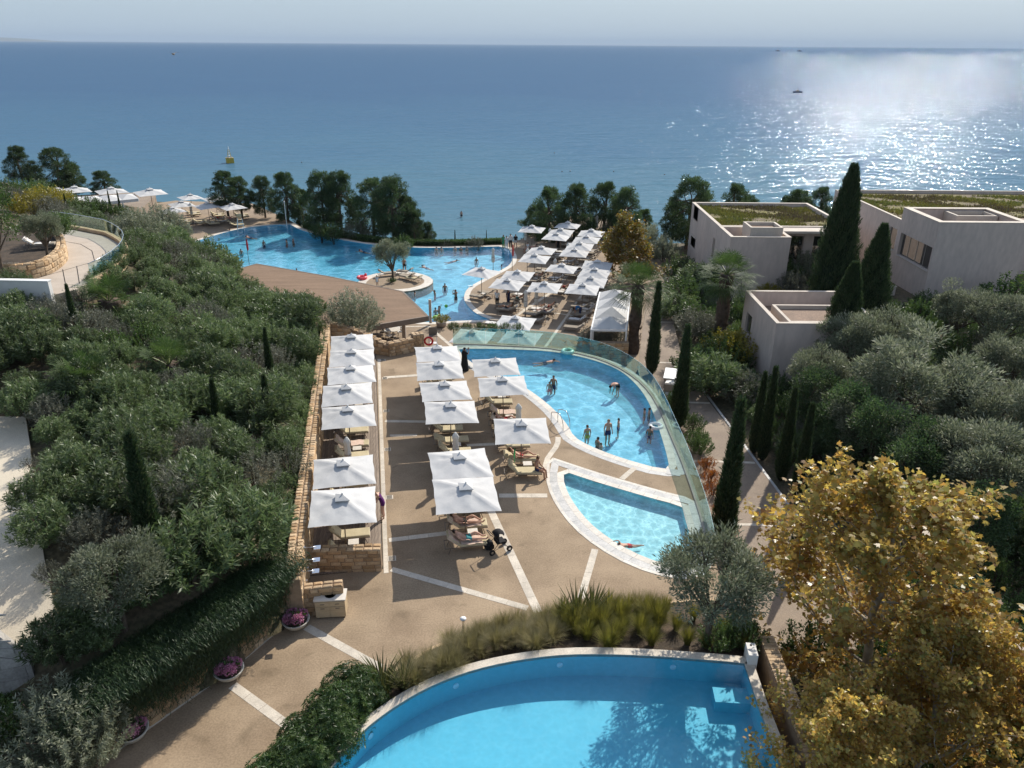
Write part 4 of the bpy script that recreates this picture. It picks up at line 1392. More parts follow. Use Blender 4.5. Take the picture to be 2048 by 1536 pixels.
# ------------------------------------------------------------------ pool bar
zr = 0.35
bar = thing('pool_bar', 'low pool bar with broad brown shingled roof and stone-grey posts', 'building')
BR = ccw(pts([(855, 635), (803, 586), (660, 559), (510, 535), (462, 549), (470, 590), (560, 660), (690, 700), (745, 655)], zr))
MB().prism(BR, zr - 0.05, zr).build('roof', 'barroof', bar)
n_ = len(BR)
O_ = offset(BR, 0.03)
I_ = offset(BR, -0.12)
b = MB()
b.add([(p.x, p.y, zr + 0.02) for p in O_] + [(p.x, p.y, zr - 0.42) for p in O_] + [(p.x, p.y, zr - 0.42) for p in I_] + [(p.x, p.y, zr + 0.02) for p in I_],
      [f for i in range(n_) for f in ((n_ + i, n_ + (i + 1) % n_, (i + 1) % n_, i), (2 * n_ + i, 2 * n_ + (i + 1) % n_, n_ + (i + 1) % n_, n_ + i), (i, (i + 1) % n_, 3 * n_ + (i + 1) % n_, 3 * n_ + i))])
b.build('fascia', 'barfascia', bar)
for x, y in [(808, 690), (833, 684), (846, 660), (800, 612), (690, 590), (560, 570), (500, 560), (740, 700)]:
    p = at(x, y, ZL)
    if not inside(p, offset(BR, -.25)): continue
    MB().box((p.x, p.y, (ZL + zr - .42) / 2), (.3, .3, zr - .42 - ZL)).build('post', 'concrete', bar)
# narrow metal drip edge along the eaves nearest the pool
p = at(852, 652, ZL)
MB().box((p.x + .35, p.y, (ZL + zr) / 2 - .3), (.22, .22, 2.2)).build('lamp_pillar', 'render_trim', bar)
a, c = at(640, 610, ZL), at(770, 690, ZL)
MB().box(((a.x + c.x) / 2 - 3, (a.y + c.y) / 2, ZL + .55), (6, .7, 1.1), R(-20)).build('counter', 'stone', bar)
# round tables and chairs under the eaves
def make_round_table():
    t = thing('bistro_table', '', 'table')
    MB().lathe([(0.02, 0.0), (0.26, 0.0), (0.26, 0.03), (0.05, 0.05), (0.04, 0.7), (0.2, 0.71), (0.2, 0.72)], n=20).build('pedestal', 'frame', t, True)
    MB().lathe([(0.62, 0.721), (0.64, 0.735), (0.64, 0.755), (0.62, 0.76)], n=28).build('table_top', 'tabletop', t)
    return t
bt = make_round_table()
p = at(785, 678, ZL)
place(bt, (p.x, p.y, ZL), 0, 'round white-topped table just under the bar eaves', 'bar tables')
p = at(764, 668, ZL)
place(bt, (p.x, p.y, ZL), 0, 'round white-topped table deeper in the shade of the bar', 'bar tables')
def make_chair():
    t = thing('bar_chair', '', 'chair')
    MB().box((0, 0, .45), (.46, .46, .05)).build('seat', 'whitepaint', t)
    b_ = MB()
    for k in range(9):
        a_ = math.pi * (0.08 + 0.84 * k / 8)
        x, y = -.26 * math.cos(a_), .26 * math.sin(a_)
        b_.add([], [])
    arc = [(-.27 * math.cos(math.pi * k / 8), .05 + .24 * math.sin(math.pi * k / 8)) for k in range(9)]
    inn = [(x * .88, .03 + (y - .05) * .88) for x, y in arc]
    b_.prism(arc + inn[::-1], .6, .82)
    b_.build('backrest', 'whitepaint', t)
    for sx in (-1, 1):
        for sy in (-1, 1):
            MB().tube([(sx * .19, sy * .19, .43), (sx * .22, sy * .22, 0)], .016, 6).build('leg', 'frame', t)
    return t
bc = make_chair()
for (x, y), rz, lb in zip([(770, 676), (777, 684), (793, 668), (757, 672), (800, 676)], [1.4, 2.6, -.6, 1.9, -1.5],
                          ['white tub chair at the round table on its wall side', 'white tub chair tucked under the near edge of the round table', 'white tub chair behind the round table', 'white tub chair at the inner bar table', 'white tub chair at the round table beside the post']):
    p = at(x, y, ZL)
    place(bc, (p.x, p.y, ZL), rz, lb, 'bar chairs')
# stone walls where steps come down to the bar
stone_wall('stone_wall', 'stone parapet in shade where the steps go down to the bar', [at(778, 717).to_2d(), at(828, 706).to_2d()], -0.05, 0.95, 0.45, 0.4, 0.24, 0.5, pale=0.2)
stone_wall('stone_pier', 'square stone pier beside the red lifebuoy', [at(826, 704).to_2d(), at(848, 701).to_2d()], -0.05, 1.15, 0.6, 0.3, 0.24, 0.3, pale=0.2)
p = at(853, 700, 0)
t = thing('lifebuoy', 'red lifebuoy on a short stand beside the stone pier', 'lifebuoy', (p.x + .15, p.y, 0))
b = MB()
N_, M2 = 18, 8
for i in range(N_):
    A1 = 2 * math.pi * i / N_
    for j in range(M2):
        B1 = 2 * math.pi * j / M2
        r_ = .29 + .075 * math.cos(B1)
        b.v.append((r_ * math.cos(A1), .075 * math.sin(B1) - .05, .62 + r_ * math.sin(A1)))
b.f += [(i * M2 + j, ((i + 1) % N_) * M2 + j, ((i + 1) % N_) * M2 + (j + 1) % M2, i * M2 + (j + 1) % M2) for i in range(N_) for j in range(M2)]
b.build('ring', 'red', t, True)
MB().tube([(0, .06, 0), (0, .06, 1.0)], .03, 8).build('stand', 'whitepaint', t)
p = at(866, 697, 0)
t = thing('service_stand', 'small white service stand with brown top by the pool fence', 'stand', (p.x, p.y, 0), R(8))
for sx in (-1, 1):
    for sy in (-1, 1):
        MB().tube([(sx * .25, sy * .2, 0), (sx * .25, sy * .2, .9)], .02, 6).build('leg', 'whitepaint', t)
MB().box((0, 0, .92), (.62, .5, .04)).build('top', 'frame', t)
MB().box((0, 0, .35), (.5, .4, .03)).build('shelf', 'whitepaint', t)
MB().prism([(-.3, .2), (.3, .2), (.3, .24), (-.3, .24)], .94, 1.5).build('back_panel', 'frame', t)

# ------------------------------------------------------------------ white pergola beside the palm
zp = ZL + 2.75
g0, g1, g2 = at(1181, 658, zp), at(1197, 583, zp), at(1251, 658, zp)
perg = thing('pergola', 'white pergola of pyramid canvas bays next to the tall fan palm', 'pergola')
ax, ay = (g1 - g0), (g2 - g0)
nbay = 4
for k in range(nbay):
    c0 = g0 + ax * (k / nbay)
    c1 = g0 + ax * ((k + 1) / nbay)
    c2, c3 = c1 + ay, c0 + ay
    top = (c0 + c1 + c2 + c3) / 4 + Vector((0, 0, .75))
    q = [x + Vector((0, 0, .02)) for x in (c0, c1, c2, c3)]
    ctr = sum(q, Vector()) / 4
    q = [ctr + (x - ctr) * .94 + Vector((0, 0, .06)) for x in q]
    MB().add(q + [top], [(0, 3, 4), (3, 2, 4), (2, 1, 4), (1, 0, 4)]).build('canopy', 'canvas', perg)
def beam(t, a, c, s_, mat, name='beam'):
    d = c - a
    rz = math.atan2(d.y, d.x)
    m_ = (a + c) / 2
    MB().box((m_.x, m_.y, m_.z), (d.to_2d().length + s_, s_, .14), rz).build(name, mat, t)
beam(perg, g0, g1, .12, 'whitepaint')
beam(perg, g2, g2 + ax, .12, 'whitepaint')
for k in range(nbay + 1):
    beam(perg, g0 + ax * (k / nbay) + Vector((0, 0, -.003)), g0 + ax * (k / nbay) + ay + Vector((0, 0, -.003)), .09, 'whitepaint')
    for e in (g0, g2):
        p = e + ax * (k / nbay)
        MB().box((p.x, p.y, (ZL + zp) / 2 - .04), (.12, .12, zp - ZL - .07)).build('post', 'whitepaint', perg)
stone_wall('planter_wall', 'ivy-grown stone wall under the end of the white pergola', [Vector((g0.x - .1, g0.y - .5)), Vector((g2.x + .2, g2.y - .5))], ZL - .05, ZL + 1.9, 0.4, 0.5, 0.3, None, pale=0.4)

# ------------------------------------------------------------------ beach restaurant canopies behind the hillside
ZR = -1.0
rp0 = [at(x, y, ZR + 2.6) for x, y in [(118, 409), (262, 398), (272, 408), (135, 424)]]
t = thing('restaurant_pergola', 'flat white canvas restaurant pergola behind the hillside hedge', 'pergola')
for k in range(4):
    a0, a1 = rp0[0].lerp(rp0[1], k / 4), rp0[0].lerp(rp0[1], (k + 1) / 4)
    b0, b1 = rp0[3].lerp(rp0[2], k / 4), rp0[3].lerp(rp0[2], (k + 1) / 4)
    mm = (a0 + a1 + b0 + b1) / 4 + Vector((0, 0, .35))
    MB().add([a0, a1, b1, b0, mm], [(3, 2, 4), (2, 1, 4), (1, 0, 4), (0, 3, 4)]).build('canopy', 'canvas', t)
    for e in (a0, b0):
        MB().box((e.x, e.y, ZR + 1.25), (.14, .14, 2.6)).build('post', 'whitepaint', t)
MB().prism([(rp0[3] + (0.0 * (rp0[3]))).to_2d(), rp0[2].to_2d(), (rp0[2] + Vector((0, -.12, 0))).to_2d(), (rp0[3] + Vector((0, -.12, 0))).to_2d()], ZR + 2.25, ZR + 2.62).build('valance', 'canvas', t)
RESTF = ccw(pts([(90, 425), (120, 405), (298, 394), (306, 402), (282, 424), (262, 434)], ZR))
tag(sheet('restaurant_floor', RESTF, [], ZR, 'pathway', 2.5), kind='structure')

# ------------------------------------------------------------------ showers, cabinet, ladder, lamp, buggy
def make_shower():
    t = thing('wall_shower', '', 'shower')
    MB().box((0.02, 0, 2.05), (.05, .09, .18)).build('wall_plate', 'steel', t)
    MB().tube([(0, 0, 2.08), (.5, 0, 2.08)], .014, 8).build('arm', 'steel', t, True)
    MB().box((.52, 0, 2.045), (.26, .26, .02)).build('shower_head', 'steel', t)
    MB().tube([(.02, 0, 2.0), (.02, 0, 1.0)], .012, 6).build('pipe', 'steel', t)
    MB().box((.06, 0, 1.1), (.06, .12, .05)).build('mixer', 'steel', t)
    return t
sh = make_shower()
for y_, lb in ((24.55, 'square-headed steel shower on the wall beside the low deck wall'), (25.35, 'square-headed steel shower above the end of the timber deck'), (23.85, 'square-headed steel shower closest to the towel cabinet')):
    xx = -7.72 + (y_ - 22.4) / (26.4 - 22.4) * (-8.5 + 7.72)
    place(sh, (xx + .05, y_, 0), R(11), lb, 'showers on the stone wall')
p = at(668, 1243)
t = thing('towel_cabinet', 'oak towel cabinet with pale top, drawers and a round dark opening', 'cabinet', (p.x, p.y + .32, 0), R(5))
MB().box((0, 0, .48), (1.15, .62, .76)).build('carcass', 'oak', t)
MB().box((0, 0, .885), (1.22, .68, .05)).build('top', 'tabletop', t)
MB().lathe([(.17, .911), (.19, .925), (.21, .925), (.21, .911)], n=22).build('round_opening', 'darkgap', t)
for sx in (-1, 1):
    dr = MB().box((sx * .285, -.32, .72), (.53, .03, .2)).build('drawer', 'oak', t)
    MB().box((sx * .285, -.345, .72), (.16, .02, .02)).build('handle', 'frame', dr)
    dr = MB().box((sx * .285, -.32, .34), (.53, .03, .48)).build('door', 'oak', t)
    MB().box((sx * .285, -.345, .52), (.16, .02, .02)).build('handle', 'frame', dr)
    for sy in (-1, 1):
        MB().box((sx * .5, sy * .25, .05), (.07, .07, .1)).build('foot', 'frame', t)
p0, p1 = at(1108, 846), at(1140, 852)
t = thing('pool_ladder', 'steel handrail ladder arching over the edge of the curved pool', 'ladder', (0, 0, 0))
din = (at(1145, 862).to_2d() - at(1104, 842).to_2d()).normalized()
dsd = Vector((-din.y, din.x))
base = at(1110, 845).to_2d()
for s_ in (-.27, .27):
    o0 = base + dsd * s_
    P_ = []
    for u, z in ((0, 0), (0, .7), (.12, .86), (.5, .95), (.75, .9), (.95, .55), (1.02, .1), (1.02, -.6)):
        P_.append((o0.x + din.x * u, o0.y + din.y * u, z))
    MB().tube(smoothpath(P_, sub=3), .022, 8).build('handrail', 'steel', t, True)
for z in (-.15, -.4):
    a, c = base + din * 1.02 - dsd * .27, base + din * 1.02 + dsd * .27
    MB().box(((a.x + c.x) / 2, (a.y + c.y) / 2, z), ((c - a).length, .07, .03), math.atan2(dsd.y, dsd.x)).build('tread', 'steel', t)
for px_, py_, lb in [(992, 541, 'small steel ladder on the far shore of the infinity pool')]:
    pass
p = at(934, 1262)
t = thing('path_light', 'small round white-capped path light at the edge of the planting bed', 'lamp', (p.x, p.y, 0))
MB().lathe([(.05, 0), (.045, .5), (.045, .52)], n=12).build('post', 'steel', t, True)
MB().lathe([(.11, .52), (.12, .54), (.12, .58), (.05, .62), (.01, .625)], n=16).build('cap', 'whitepaint', t, True)
# wall spotlights on the curved wall
for x, y in [(572, 1258 - 14), (500, 1290)]:
    pass
p = at(1341, 790, ZL)
t = thing('golf_buggy', 'white-roofed golf buggy parked on the path behind a slim cypress', 'buggy', (p.x, p.y, ZL + .02), R(75))
MB().box((0, 0, .42), (2.1, 1.1, .34)).build('body', 'whitepaint', t)
MB().prism([(.55, -.52), (1.08, -.4), (1.08, .4), (.55, .52)], .59, .85).build('bonnet', 'whitepaint', t)
MB().box((-.25, 0, .68), (.5, 1.0, .14)).build('seat', 'taupe', t)
MB().box((-.55, 0, .95), (.12, 1.0, .45)).build('backrest', 'taupe', t)
for sx in (-.85, .75):
    for sy in (-.48, .48):
        MB().tube([(sx, sy, .5), (sx * .95, sy, 1.82)], .022, 6).build('roof_post', 'frame', t)
MB().box((-.05, 0, 1.85), (1.95, 1.15, .07)).build('roof', 'whitepaint', t)
for sx in (-.7, .7):
    for sy in (-.5, .5):
        w = MB().tube([(sx, sy - .09, .23), (sx, sy + .09, .23)], .23, 14).build('wheel', 'rubber', t)
        MB().tube([(sx, sy - .1, .23), (sx, sy + .1, .23)], .11, 10).build('rim', 'steel', w)
# ------------------------------------------------------------------ parasols
ORD = ['first', 'second', 'third', 'fourth', 'fifth', 'sixth', 'seventh', 'eighth', 'ninth', 'tenth']
def canopy_mesh(a=1.4, h=0.47, zedge=2.36, n=16, seed=0):
    r_ = np.random.default_rng(seed)
    V, Fq = [], []
    g = np.linspace(-1, 1, n + 1)
    for j in range(n + 1):
        for i in range(n + 1):
            x, y = g[i], g[j]
            m_ = max(abs(x), abs(y))
            mn = min(abs(x), abs(y))
            t = mn / m_ if m_ > 1e-6 else 0      # 0 on a mid seam, 1 on a hip
            z = zedge + h * (1 - m_) ** 1.06
            z -= (0.06 + .05 * ((i * 7 + j * 3 + seed) % 5) / 4 * (1 if 2 < i < n - 2 else .4)) * m_ * (1 - m_) * (1 - abs(2 * t - 1)) * 2.2      # cloth sags between the ribs
            pull = 1 - 0.022 * m_ ** 4 * (1 - abs(2 * t - 1)) - 0.012 * m_ ** 6 * (1 - t ** 4)
            z += (r_.normal(0, 0.006) + .012 * math.sin(x * 9 + y * 5 + seed * 2)) if 0 < i < n and 0 < j < n else 0
            V.append((x * a * pull, y * a * pull, z))
    for j in range(n):
        for i in range(n):
            p, q, s_, u = j * (n + 1) + i, j * (n + 1) + i + 1, (j + 1) * (n + 1) + i + 1, (j + 1) * (n + 1) + i
            if (i < n // 2) == (j < n // 2):
                Fq += [(p, q, s_), (p, s_, u)]
            else:
                Fq += [(p, q, u), (q, s_, u)]
    me = np_mesh('canopy', V, Fq)
    me.materials.append(MAT['canvas'])
    return me
CANOPY = [canopy_mesh(seed=i) for i in range(3)]
b = MB()
for s_ in (0,):
    w, zt_, zb_ = .30, 2.97, 2.82
    vs = [(-w, -w, zb_), (w, -w, zb_), (w, w, zb_), (-w, w, zb_), (0, 0, zt_)]
    vs += [(-w * 1.02, -w * 1.02, zb_ - .03), (w * 1.02, -w * 1.02, zb_ - .03), (w * 1.02, w * 1.02, zb_ - .03), (-w * 1.02, w * 1.02, zb_ - .03)]
    b.add(vs, [(0, 1, 4), (1, 2, 4), (2, 3, 4), (3, 0, 4), (5, 6, 1, 0), (6, 7, 2, 1), (7, 8, 3, 2), (8, 5, 0, 3)])
VENT = b.mesh('vent_cap', 'canvas')
FINIAL = MB().lathe([(.035, 2.96), (.04, 3.0), (.015, 3.04)], n=10).mesh('finial', 'whitepaint', True)
POLE = MB().tube([(0, 0, .05), (0, 0, 2.95)], .028, 10).mesh('pole', 'frame', True)
BASE = MB().box((0, 0, .04), (.55, .55, .08), taper=.92).lathe([(.05, .08), (.045, .35)], n=10).mesh('base', 'frame')
b = MB()
RIBS = []
for k in range(8):
    t = k * math.pi / 4
    L = 1.38 * (1.38 if k % 2 else 1.0)
    RIBS.append(MB().tube([(0, 0, 2.76), (L * math.cos(t), L * math.sin(t), 2.26)], .011, 4).mesh('rib', 'frame'))
def make_parasol(i=0, label='', cat='parasol'):
    t = thing('parasol', label, cat)
    obj('canopy', CANOPY[i % 3], t)
    v = obj('vent_cap', VENT, t)
    obj('finial', FINIAL, v)
    obj('pole', POLE, t)
    obj('base', BASE, t)
    for r_ in RIBS:
        obj('rib', r_, t)
    return t
PAR = [make_parasol(i) for i in range(3)]
pk = [0]
def parasol(x, y, z, rz, label, group, sc=1.0):
    pk[0] += 1
    o_ = place(PAR[pk[0] % 3], (x, y, z), rz + rnd.uniform(-.03, .03), label, group, sc)
    o_.rotation_euler = (rnd.uniform(-.03, .03), rnd.uniform(-.03, .03), rz + rnd.uniform(-.03, .03))
    return o_
b = MB()
prof = [(.10, 1.05), (.15, 1.12), (.16, 1.5), (.14, 1.9), (.125, 2.2), (.17, 2.35), (.14, 2.45), (.06, 2.58), (.02, 2.62)]
nn_ = 20
for r_, z_ in prof:
    for k in range(nn_):
        t = 2 * math.pi * k / nn_
        q = r_ * (1 + .16 * math.cos(5 * t + z_ * .8))
        b.v.append((q * math.cos(t), q * math.sin(t), z_))
for i in range(len(prof) - 1):
    for k in range(nn_):
        b.f.append((i * nn_ + k, i * nn_ + (k + 1) % nn_, (i + 1) * nn_ + (k + 1) % nn_, (i + 1) * nn_ + k))
b.f.append(tuple(nn_ - 1 - k for k in range(nn_)))
b.f.append(tuple((len(prof) - 1) * nn_ + k for k in range(nn_)))
FOLD = b.mesh('folded_canopy', 'canvas_closed', True)
STRAP = MB().lathe([(.185, 1.62), (.185, 1.68)], n=16, close=False).mesh('tie_strap', 'taupe')
def make_closed():
    t = thing('closed_parasol', '', 'parasol')
    f = obj('folded_canopy', FOLD, t)
    obj('tie_strap', STRAP, f)
    obj('pole', MB().tube([(0, 0, .05), (0, 0, 1.1)], .028, 10).mesh('pole', 'frame', True), t)
    obj('base', BASE, t)
    return t
CLOSED = make_closed()

# ------------------------------------------------------------------ loungers
def make_lounger(mat, back=38, towel=None):
    t = thing('sun_lounger', '', 'lounger')
    def rail(n_, P, r_=.02, par=t):
        return MB().tube(P, r_, 6).build(n_, 'frame', par)
    for s_ in (-1, 1):
        rail('side_rail', [(-.92, s_ * .33, .29), (1.0, s_ * .33, .29)])
        for x in (-.72, .82):
            rail('leg', [(x - .05 * (1 if x > 0 else -1), s_ * .33, .29), (x + .06 * (1 if x > 0 else -1), s_ * .34, 0)], .018)
    rail('cross_bar', [(1.0, -.33, .29), (1.0, .33, .29)])
    rail('cross_bar', [(-.92, -.33, .29), (-.92, .33, .29)])
    b_ = MB()
    n_ = 6
    def slab(x0, x1, w, z0, z1, bev=.03):
        b2 = MB()
        xs_ = [x0, x0 + bev, x1 - bev, x1]
        ys_ = [-w, -w + bev, w - bev, w]
        vs = []
        for x in xs_:
            for y in ys_:
                ed = x in (x0, x1) or y in (-w, w)
                vs.append((x, y, z1 - (bev * .7 if ed else 0)))
        for x in (x0, x1):
            for y in (-w, w):
                vs.append((x, y, z0))
        fs = [(4 * i + j, 4 * (i + 1) + j, 4 * (i + 1) + j + 1, 4 * i + j + 1) for i in range(3) for j in range(3)]
        fs += [(16, 18, 12, 8, 4, 0), (19, 17, 3, 7, 11, 15), (17, 16, 0, 1, 2, 3), (18, 19, 15, 14, 13, 12), (17, 19, 18, 16)]
        return b2.add(vs, fs)
    seat = slab(-.28, 1.0, .32, .31, .41).build('seat_cushion', mat, t)
    bk = slab(-.72, 0, .32, 0, .10).build('backrest', mat, t)
    bk.location = (-.27, 0, .32)
    bk.rotation_euler = (0, R(back), 0)
    pil = slab(-.7, -.5, .26, .10, .17).build('headrest', mat, bk)
    MB().tube([(-.55, -.28, .0), (-.35, -.28, -.25 + .02)], .012, 5).build('prop', 'frame', bk)
    if towel:
        b_ = MB()
        nx_, ny_ = 8, 6
        for i in range(nx_ + 1):
            for j in range(ny_ + 1):
                x = -.745 + .6 * i / nx_
                y = -.345 + .69 * j / ny_
                b_.v.append((x, y, .125 + .022 * math.sin(i * 2.3 + j * 1.7) + (.05 if i < 4 and 0 < j < ny_ else 0) - (.1 if j in (0, ny_) else 0)))
        for i in range(nx_):
            for j in range(ny_):
                p = i * (ny_ + 1) + j
                b_.f.append((p, p + ny_ + 1, p + ny_ + 2, p + 1))
        b_.build('towel', towel, bk, True)
        b_ = MB()
        for i in range(nx_ + 1):
            for j in range(ny_ + 1):
                x = -.22 + .95 * i / nx_ + .03 * math.sin(j * 1.9)
                y = -.34 + .6 * j / ny_ + .04 * math.sin(i * 1.3)
                b_.v.append((x, y, .425 + .02 * abs(math.sin(i * 1.9 + j * 1.1))))
        for i in range(nx_):
            for j in range(ny_):
                p = i * (ny_ + 1) + j
                b_.f.append((p, p + ny_ + 1, p + ny_ + 2, p + 1))
        b_.build('towel', towel, t, True)
    return t
LG = {'cream': make_lounger('cream', 48), 'cream_towel': make_lounger('cream', 40, 'towel'), 'taupe': make_lounger('taupe', 30), 'taupe_towel': make_lounger('taupe', 36, 'towelwhite'), 'cream_flat': make_lounger('cream', 26)}
WORD = {'cream': 'cream-cushioned', 'cream_towel': 'towel-covered cream', 'taupe': 'taupe-cushioned', 'taupe_towel': 'white-towelled', 'cream_flat': 'cream'}
def make_table():
    t = thing('side_table', '', 'table')
    MB().box((0, 0, .40), (.46, .42, .03)).build('table_top', 'tabletop', t)
    for sx in (-1, 1):
        for sy in (-1, 1):
            MB().tube([(sx * .19, sy * .17, .39), (sx * .2, sy * .18, 0)], .013, 5).build('leg', 'frame', t)
    return t
TAB = make_table()
def rot2(x, y, a):
    return x * math.cos(a) - y * math.sin(a), x * math.sin(a) + y * math.cos(a)

def set_pair(x, y, z, rz, kinds, where, group, flip=False, table=True, z0=0.0, dy=.66, near='shower', far='bar', dx=0.0):
    """two loungers with a table between them under the parasol at x, y"""
    for s_, kd_ in ((-1, kinds[0]), (1, kinds[1])):
        if kd_ is None: continue
        ox, oy = rot2(dx + rnd.uniform(-.08, .08), s_ * (dy + rnd.uniform(-.04, .06)), rz)
        place(LG[kd_], (x + ox, y + oy, z + z0), rz + (math.pi if flip else 0) + rnd.uniform(-.04, .04),
              f'{WORD[kd_]} lounger, {near if s_ < 0 else far} side, under the {where}', group)
    if table:
        ox, oy = rot2(dx + (-.2 if flip else .22), rnd.uniform(-.03, .03), rz)
        place(TAB, (x + ox + .12, y + oy, z + z0), rz, f'small square table under the {where}', 'side tables between loungers')

z4 = lambda u, v: (560 + u / 2.56, 640 + v / 2.56)
LROW = [at(*z4(*q), 2.97) for q in [(320, 900), (325, 730), None, (345, 455), (345, 340), (357, 245), (360, 160), (362, 82)] if q]
AX = []
kinds = [('cream', 'cream'), ('cream_towel', 'cream'), ('cream', 'cream_towel'), ('cream', 'cream'), ('cream_towel', 'cream'), ('cream', 'cream'), ('cream', 'cream_towel')]
for i, p in enumerate(LROW):
    w = f'{ORD[i]} open parasol from the showers by the wall'
    parasol(p.x, p.y, 0.0, R(12), f'white square parasol, {ORD[i]} open one from the showers along the stone wall', 'parasols along the stone wall')
    set_pair(p.x, p.y, 0, R(11), kinds[i], w, 'loungers on the timber deck', z0=.05)
c = (LROW[1] + LROW[2]) / 2
place(CLOSED, (c.x + .05, c.y, .05), R(12), 'folded beige parasol standing on the timber deck', 'folded parasols')
set_pair(c.x, c.y, 0, R(11), ('cream_towel', 'cream_towel'), 'folded parasol on the timber deck', 'loungers on the timber deck', z0=.05)
MROW = [at(*z4(*q), 2.97) for q in [(950, 835), (925, 685), (868, 425), (840, 320), (815, 215), (797, 135)]]
kinds = [('cream_towel', 'cream_towel'), ('cream_flat', 'cream_towel'), ('cream', 'cream_flat'), ('cream', 'cream_towel'), ('cream_flat', 'cream'), ('cream', 'cream')]
for i, p in enumerate(MROW):
    w = f'{ORD[i]} middle-row parasol from the planting bed'
    parasol(p.x, p.y, 0.0, R(9.5), f'white square parasol, {ORD[i]} of the middle terrace row counted from the planting bed', 'parasols of the middle row')
    set_pair(p.x, p.y, 0, R(9), kinds[i], w, 'loungers of the middle row', near='planting-bed')
c = (MROW[1] + MROW[2]) / 2
place(CLOSED, (c.x + .05, c.y, 0), R(9), 'folded beige parasol standing in the middle terrace row', 'folded parasols')
set_pair(c.x - .1, c.y + .15, 0, R(9), ('cream_towel', 'cream_flat'), 'folded parasol of the middle terrace row', 'loungers of the middle row', near='planting-bed')
RROW = [at(*z4(*q), 2.97) for q in [(1240, 510), (1145, 290), (1105, 195)]]
kinds = [('cream', 'cream_flat'), ('cream_towel', 'cream_towel'), ('cream', 'cream')]
for i, p in enumerate(RROW):
    w = ['open parasol next to the pool ladder', 'open parasol overlapping the curved pool edge', 'open parasol nearest the robed figure'][i]
    parasol(p.x, p.y, 0.0, R(3 + 2 * i), f'white square {w}', 'parasols on the pool side')
    set_pair(p.x, p.y, 0, R(4), kinds[i], w, 'loungers on the pool side', near='planting-bed')
c = (RROW[0] + RROW[1]) / 2
place(CLOSED, (c.x + .35, c.y - .1, 0), R(9), 'folded beige parasol standing by the curved pool edge', 'folded parasols')
set_pair(c.x - .1, c.y + .1, 0, R(5), ('cream', 'cream_towel'), 'folded parasol by the curved pool edge', 'loungers on the pool side', near='planting-bed')

# lower terrace
LOWP = [(1131, 444), (1060, 452), (1118, 457), (1107, 467), (1179, 458), (1169.5, 471), (1156, 484), (1145, 498), (1080, 494), (1065, 509), (1119.5, 528.6), (1033, 542.6), (959, 538), (1011, 560), (1087.5, 565), (1163, 567.6),
        (1190, 520), (1187, 536), (1178, 553), (1028, 635), (944.5, 664), (1041, 666)]
LOWN = ['seaward parasol of the row ending at the pines', 'lone parasol at the seaward corner', 'parasol second from the pines in its short row', 'parasol third from the pines in its short row',
        'seaward-end parasol of the autumn-tree row', 'second parasol from the sea in the autumn-tree row', 'third parasol from the sea in the autumn-tree row', 'fourth parasol from the sea in the autumn-tree row',
        'parasol on the pool shore, seaward of its row', 'second parasol on the pool shore from the sea end', 'parasol between two folded ones in the central row', 'third parasol on the pool shore from the sea end',
        'single parasol on the rounded point in the pool', 'parasol behind the rounded point beside the waitress', 'parasol before the tall folded one', 'parasol next to the white pergola',
        'most hidden parasol behind the autumn tree', 'half hidden parasol behind the autumn tree', 'parasol between autumn tree and pergola parasol',
        'parasol standing alone in front of the glass fence', 'parasol seen through the glass fence near the bar', 'parasol seen through the glass fence near the lone one']
lk = ['taupe', 'taupe', 'taupe_towel', 'taupe']
for i, (q, nm) in enumerate(zip(LOWP, LOWN)):
    p = at(*q, ZL + 2.95)
    rz = R(-14 if i != 12 else -24)
    parasol(p.x, p.y, ZL, rz, 'white ' + nm, 'parasols on the lower terrace', 1.06)
    set_pair(p.x, p.y, ZL, rz - R(2), (lk[i % 4], lk[(i * 3 + 1) % 4]), nm, 'loungers on the lower terrace', flip=True, near='bar', far='sea', dy=.72, dx=.25)
CL = [((1047, 498), 'folded parasol at the seaward corner by the bathers'), ((1095, 500), 'folded parasol beside the figure in black'), ((1131, 532), 'folded parasol in the row of the autumn tree'), ((1106, 567), 'folded parasol in the central lower row'),
      ((983, 545), 'folded parasol on the shore of the infinity pool'), ((1051, 545), 'folded parasol between the pool-shore parasols'), ((1070, 631), 'tall folded parasol in front of the central row'), ((1049, 637), 'folded parasol next to the tall one'), ((1188, 470), 'folded parasol by the grey bushes at the seaward end')]
for i, (q, nm) in enumerate(CL):
    p = at(*q, ZL)
    place(CLOSED, (p.x, p.y, ZL), R(-10), 'beige ' + nm, 'folded parasols', 1.06)
    if i in (3, 6, 2):
        set_pair(p.x - .2, p.y + .3, ZL, R(-16), ('taupe', 'taupe_towel'), nm, 'loungers on the lower terrace', flip=True, near='bar', far='sea', dy=.72, dx=.25)
# loungers waiting in the sun between pergola and rows
for i, (x, y) in enumerate([(1160, 618), (1163, 632), (1152, 645), (1148, 660), (1170, 606), (1072, 646), (1010, 617), (1018, 625), (985, 655), (1000, 648)]):
    p = at(x, y, ZL)
    nm = ['lounger being made up by the man in blue', 'lounger beside the man in blue', 'lounger with folded pale towels by the pergola', 'lounger behind the glass fence by the pergola', 'lounger at the pergola corner', 'lounger at the foot of the tall folded parasol',
          'lounger at the edge of the pool shore walkway', 'second lounger at the edge of the pool shore walkway', 'lounger with bags near the lone parasol', 'lounger next to the one with bags'][i]
    place(LG[['taupe', 'taupe', 'taupe_towel', 'taupe', 'taupe', 'taupe', 'taupe', 'taupe_towel', 'taupe_towel', 'taupe'][i]], (p.x, p.y, ZL), math.pi + R(-16), 'taupe ' + nm, 'loungers on the lower terrace')
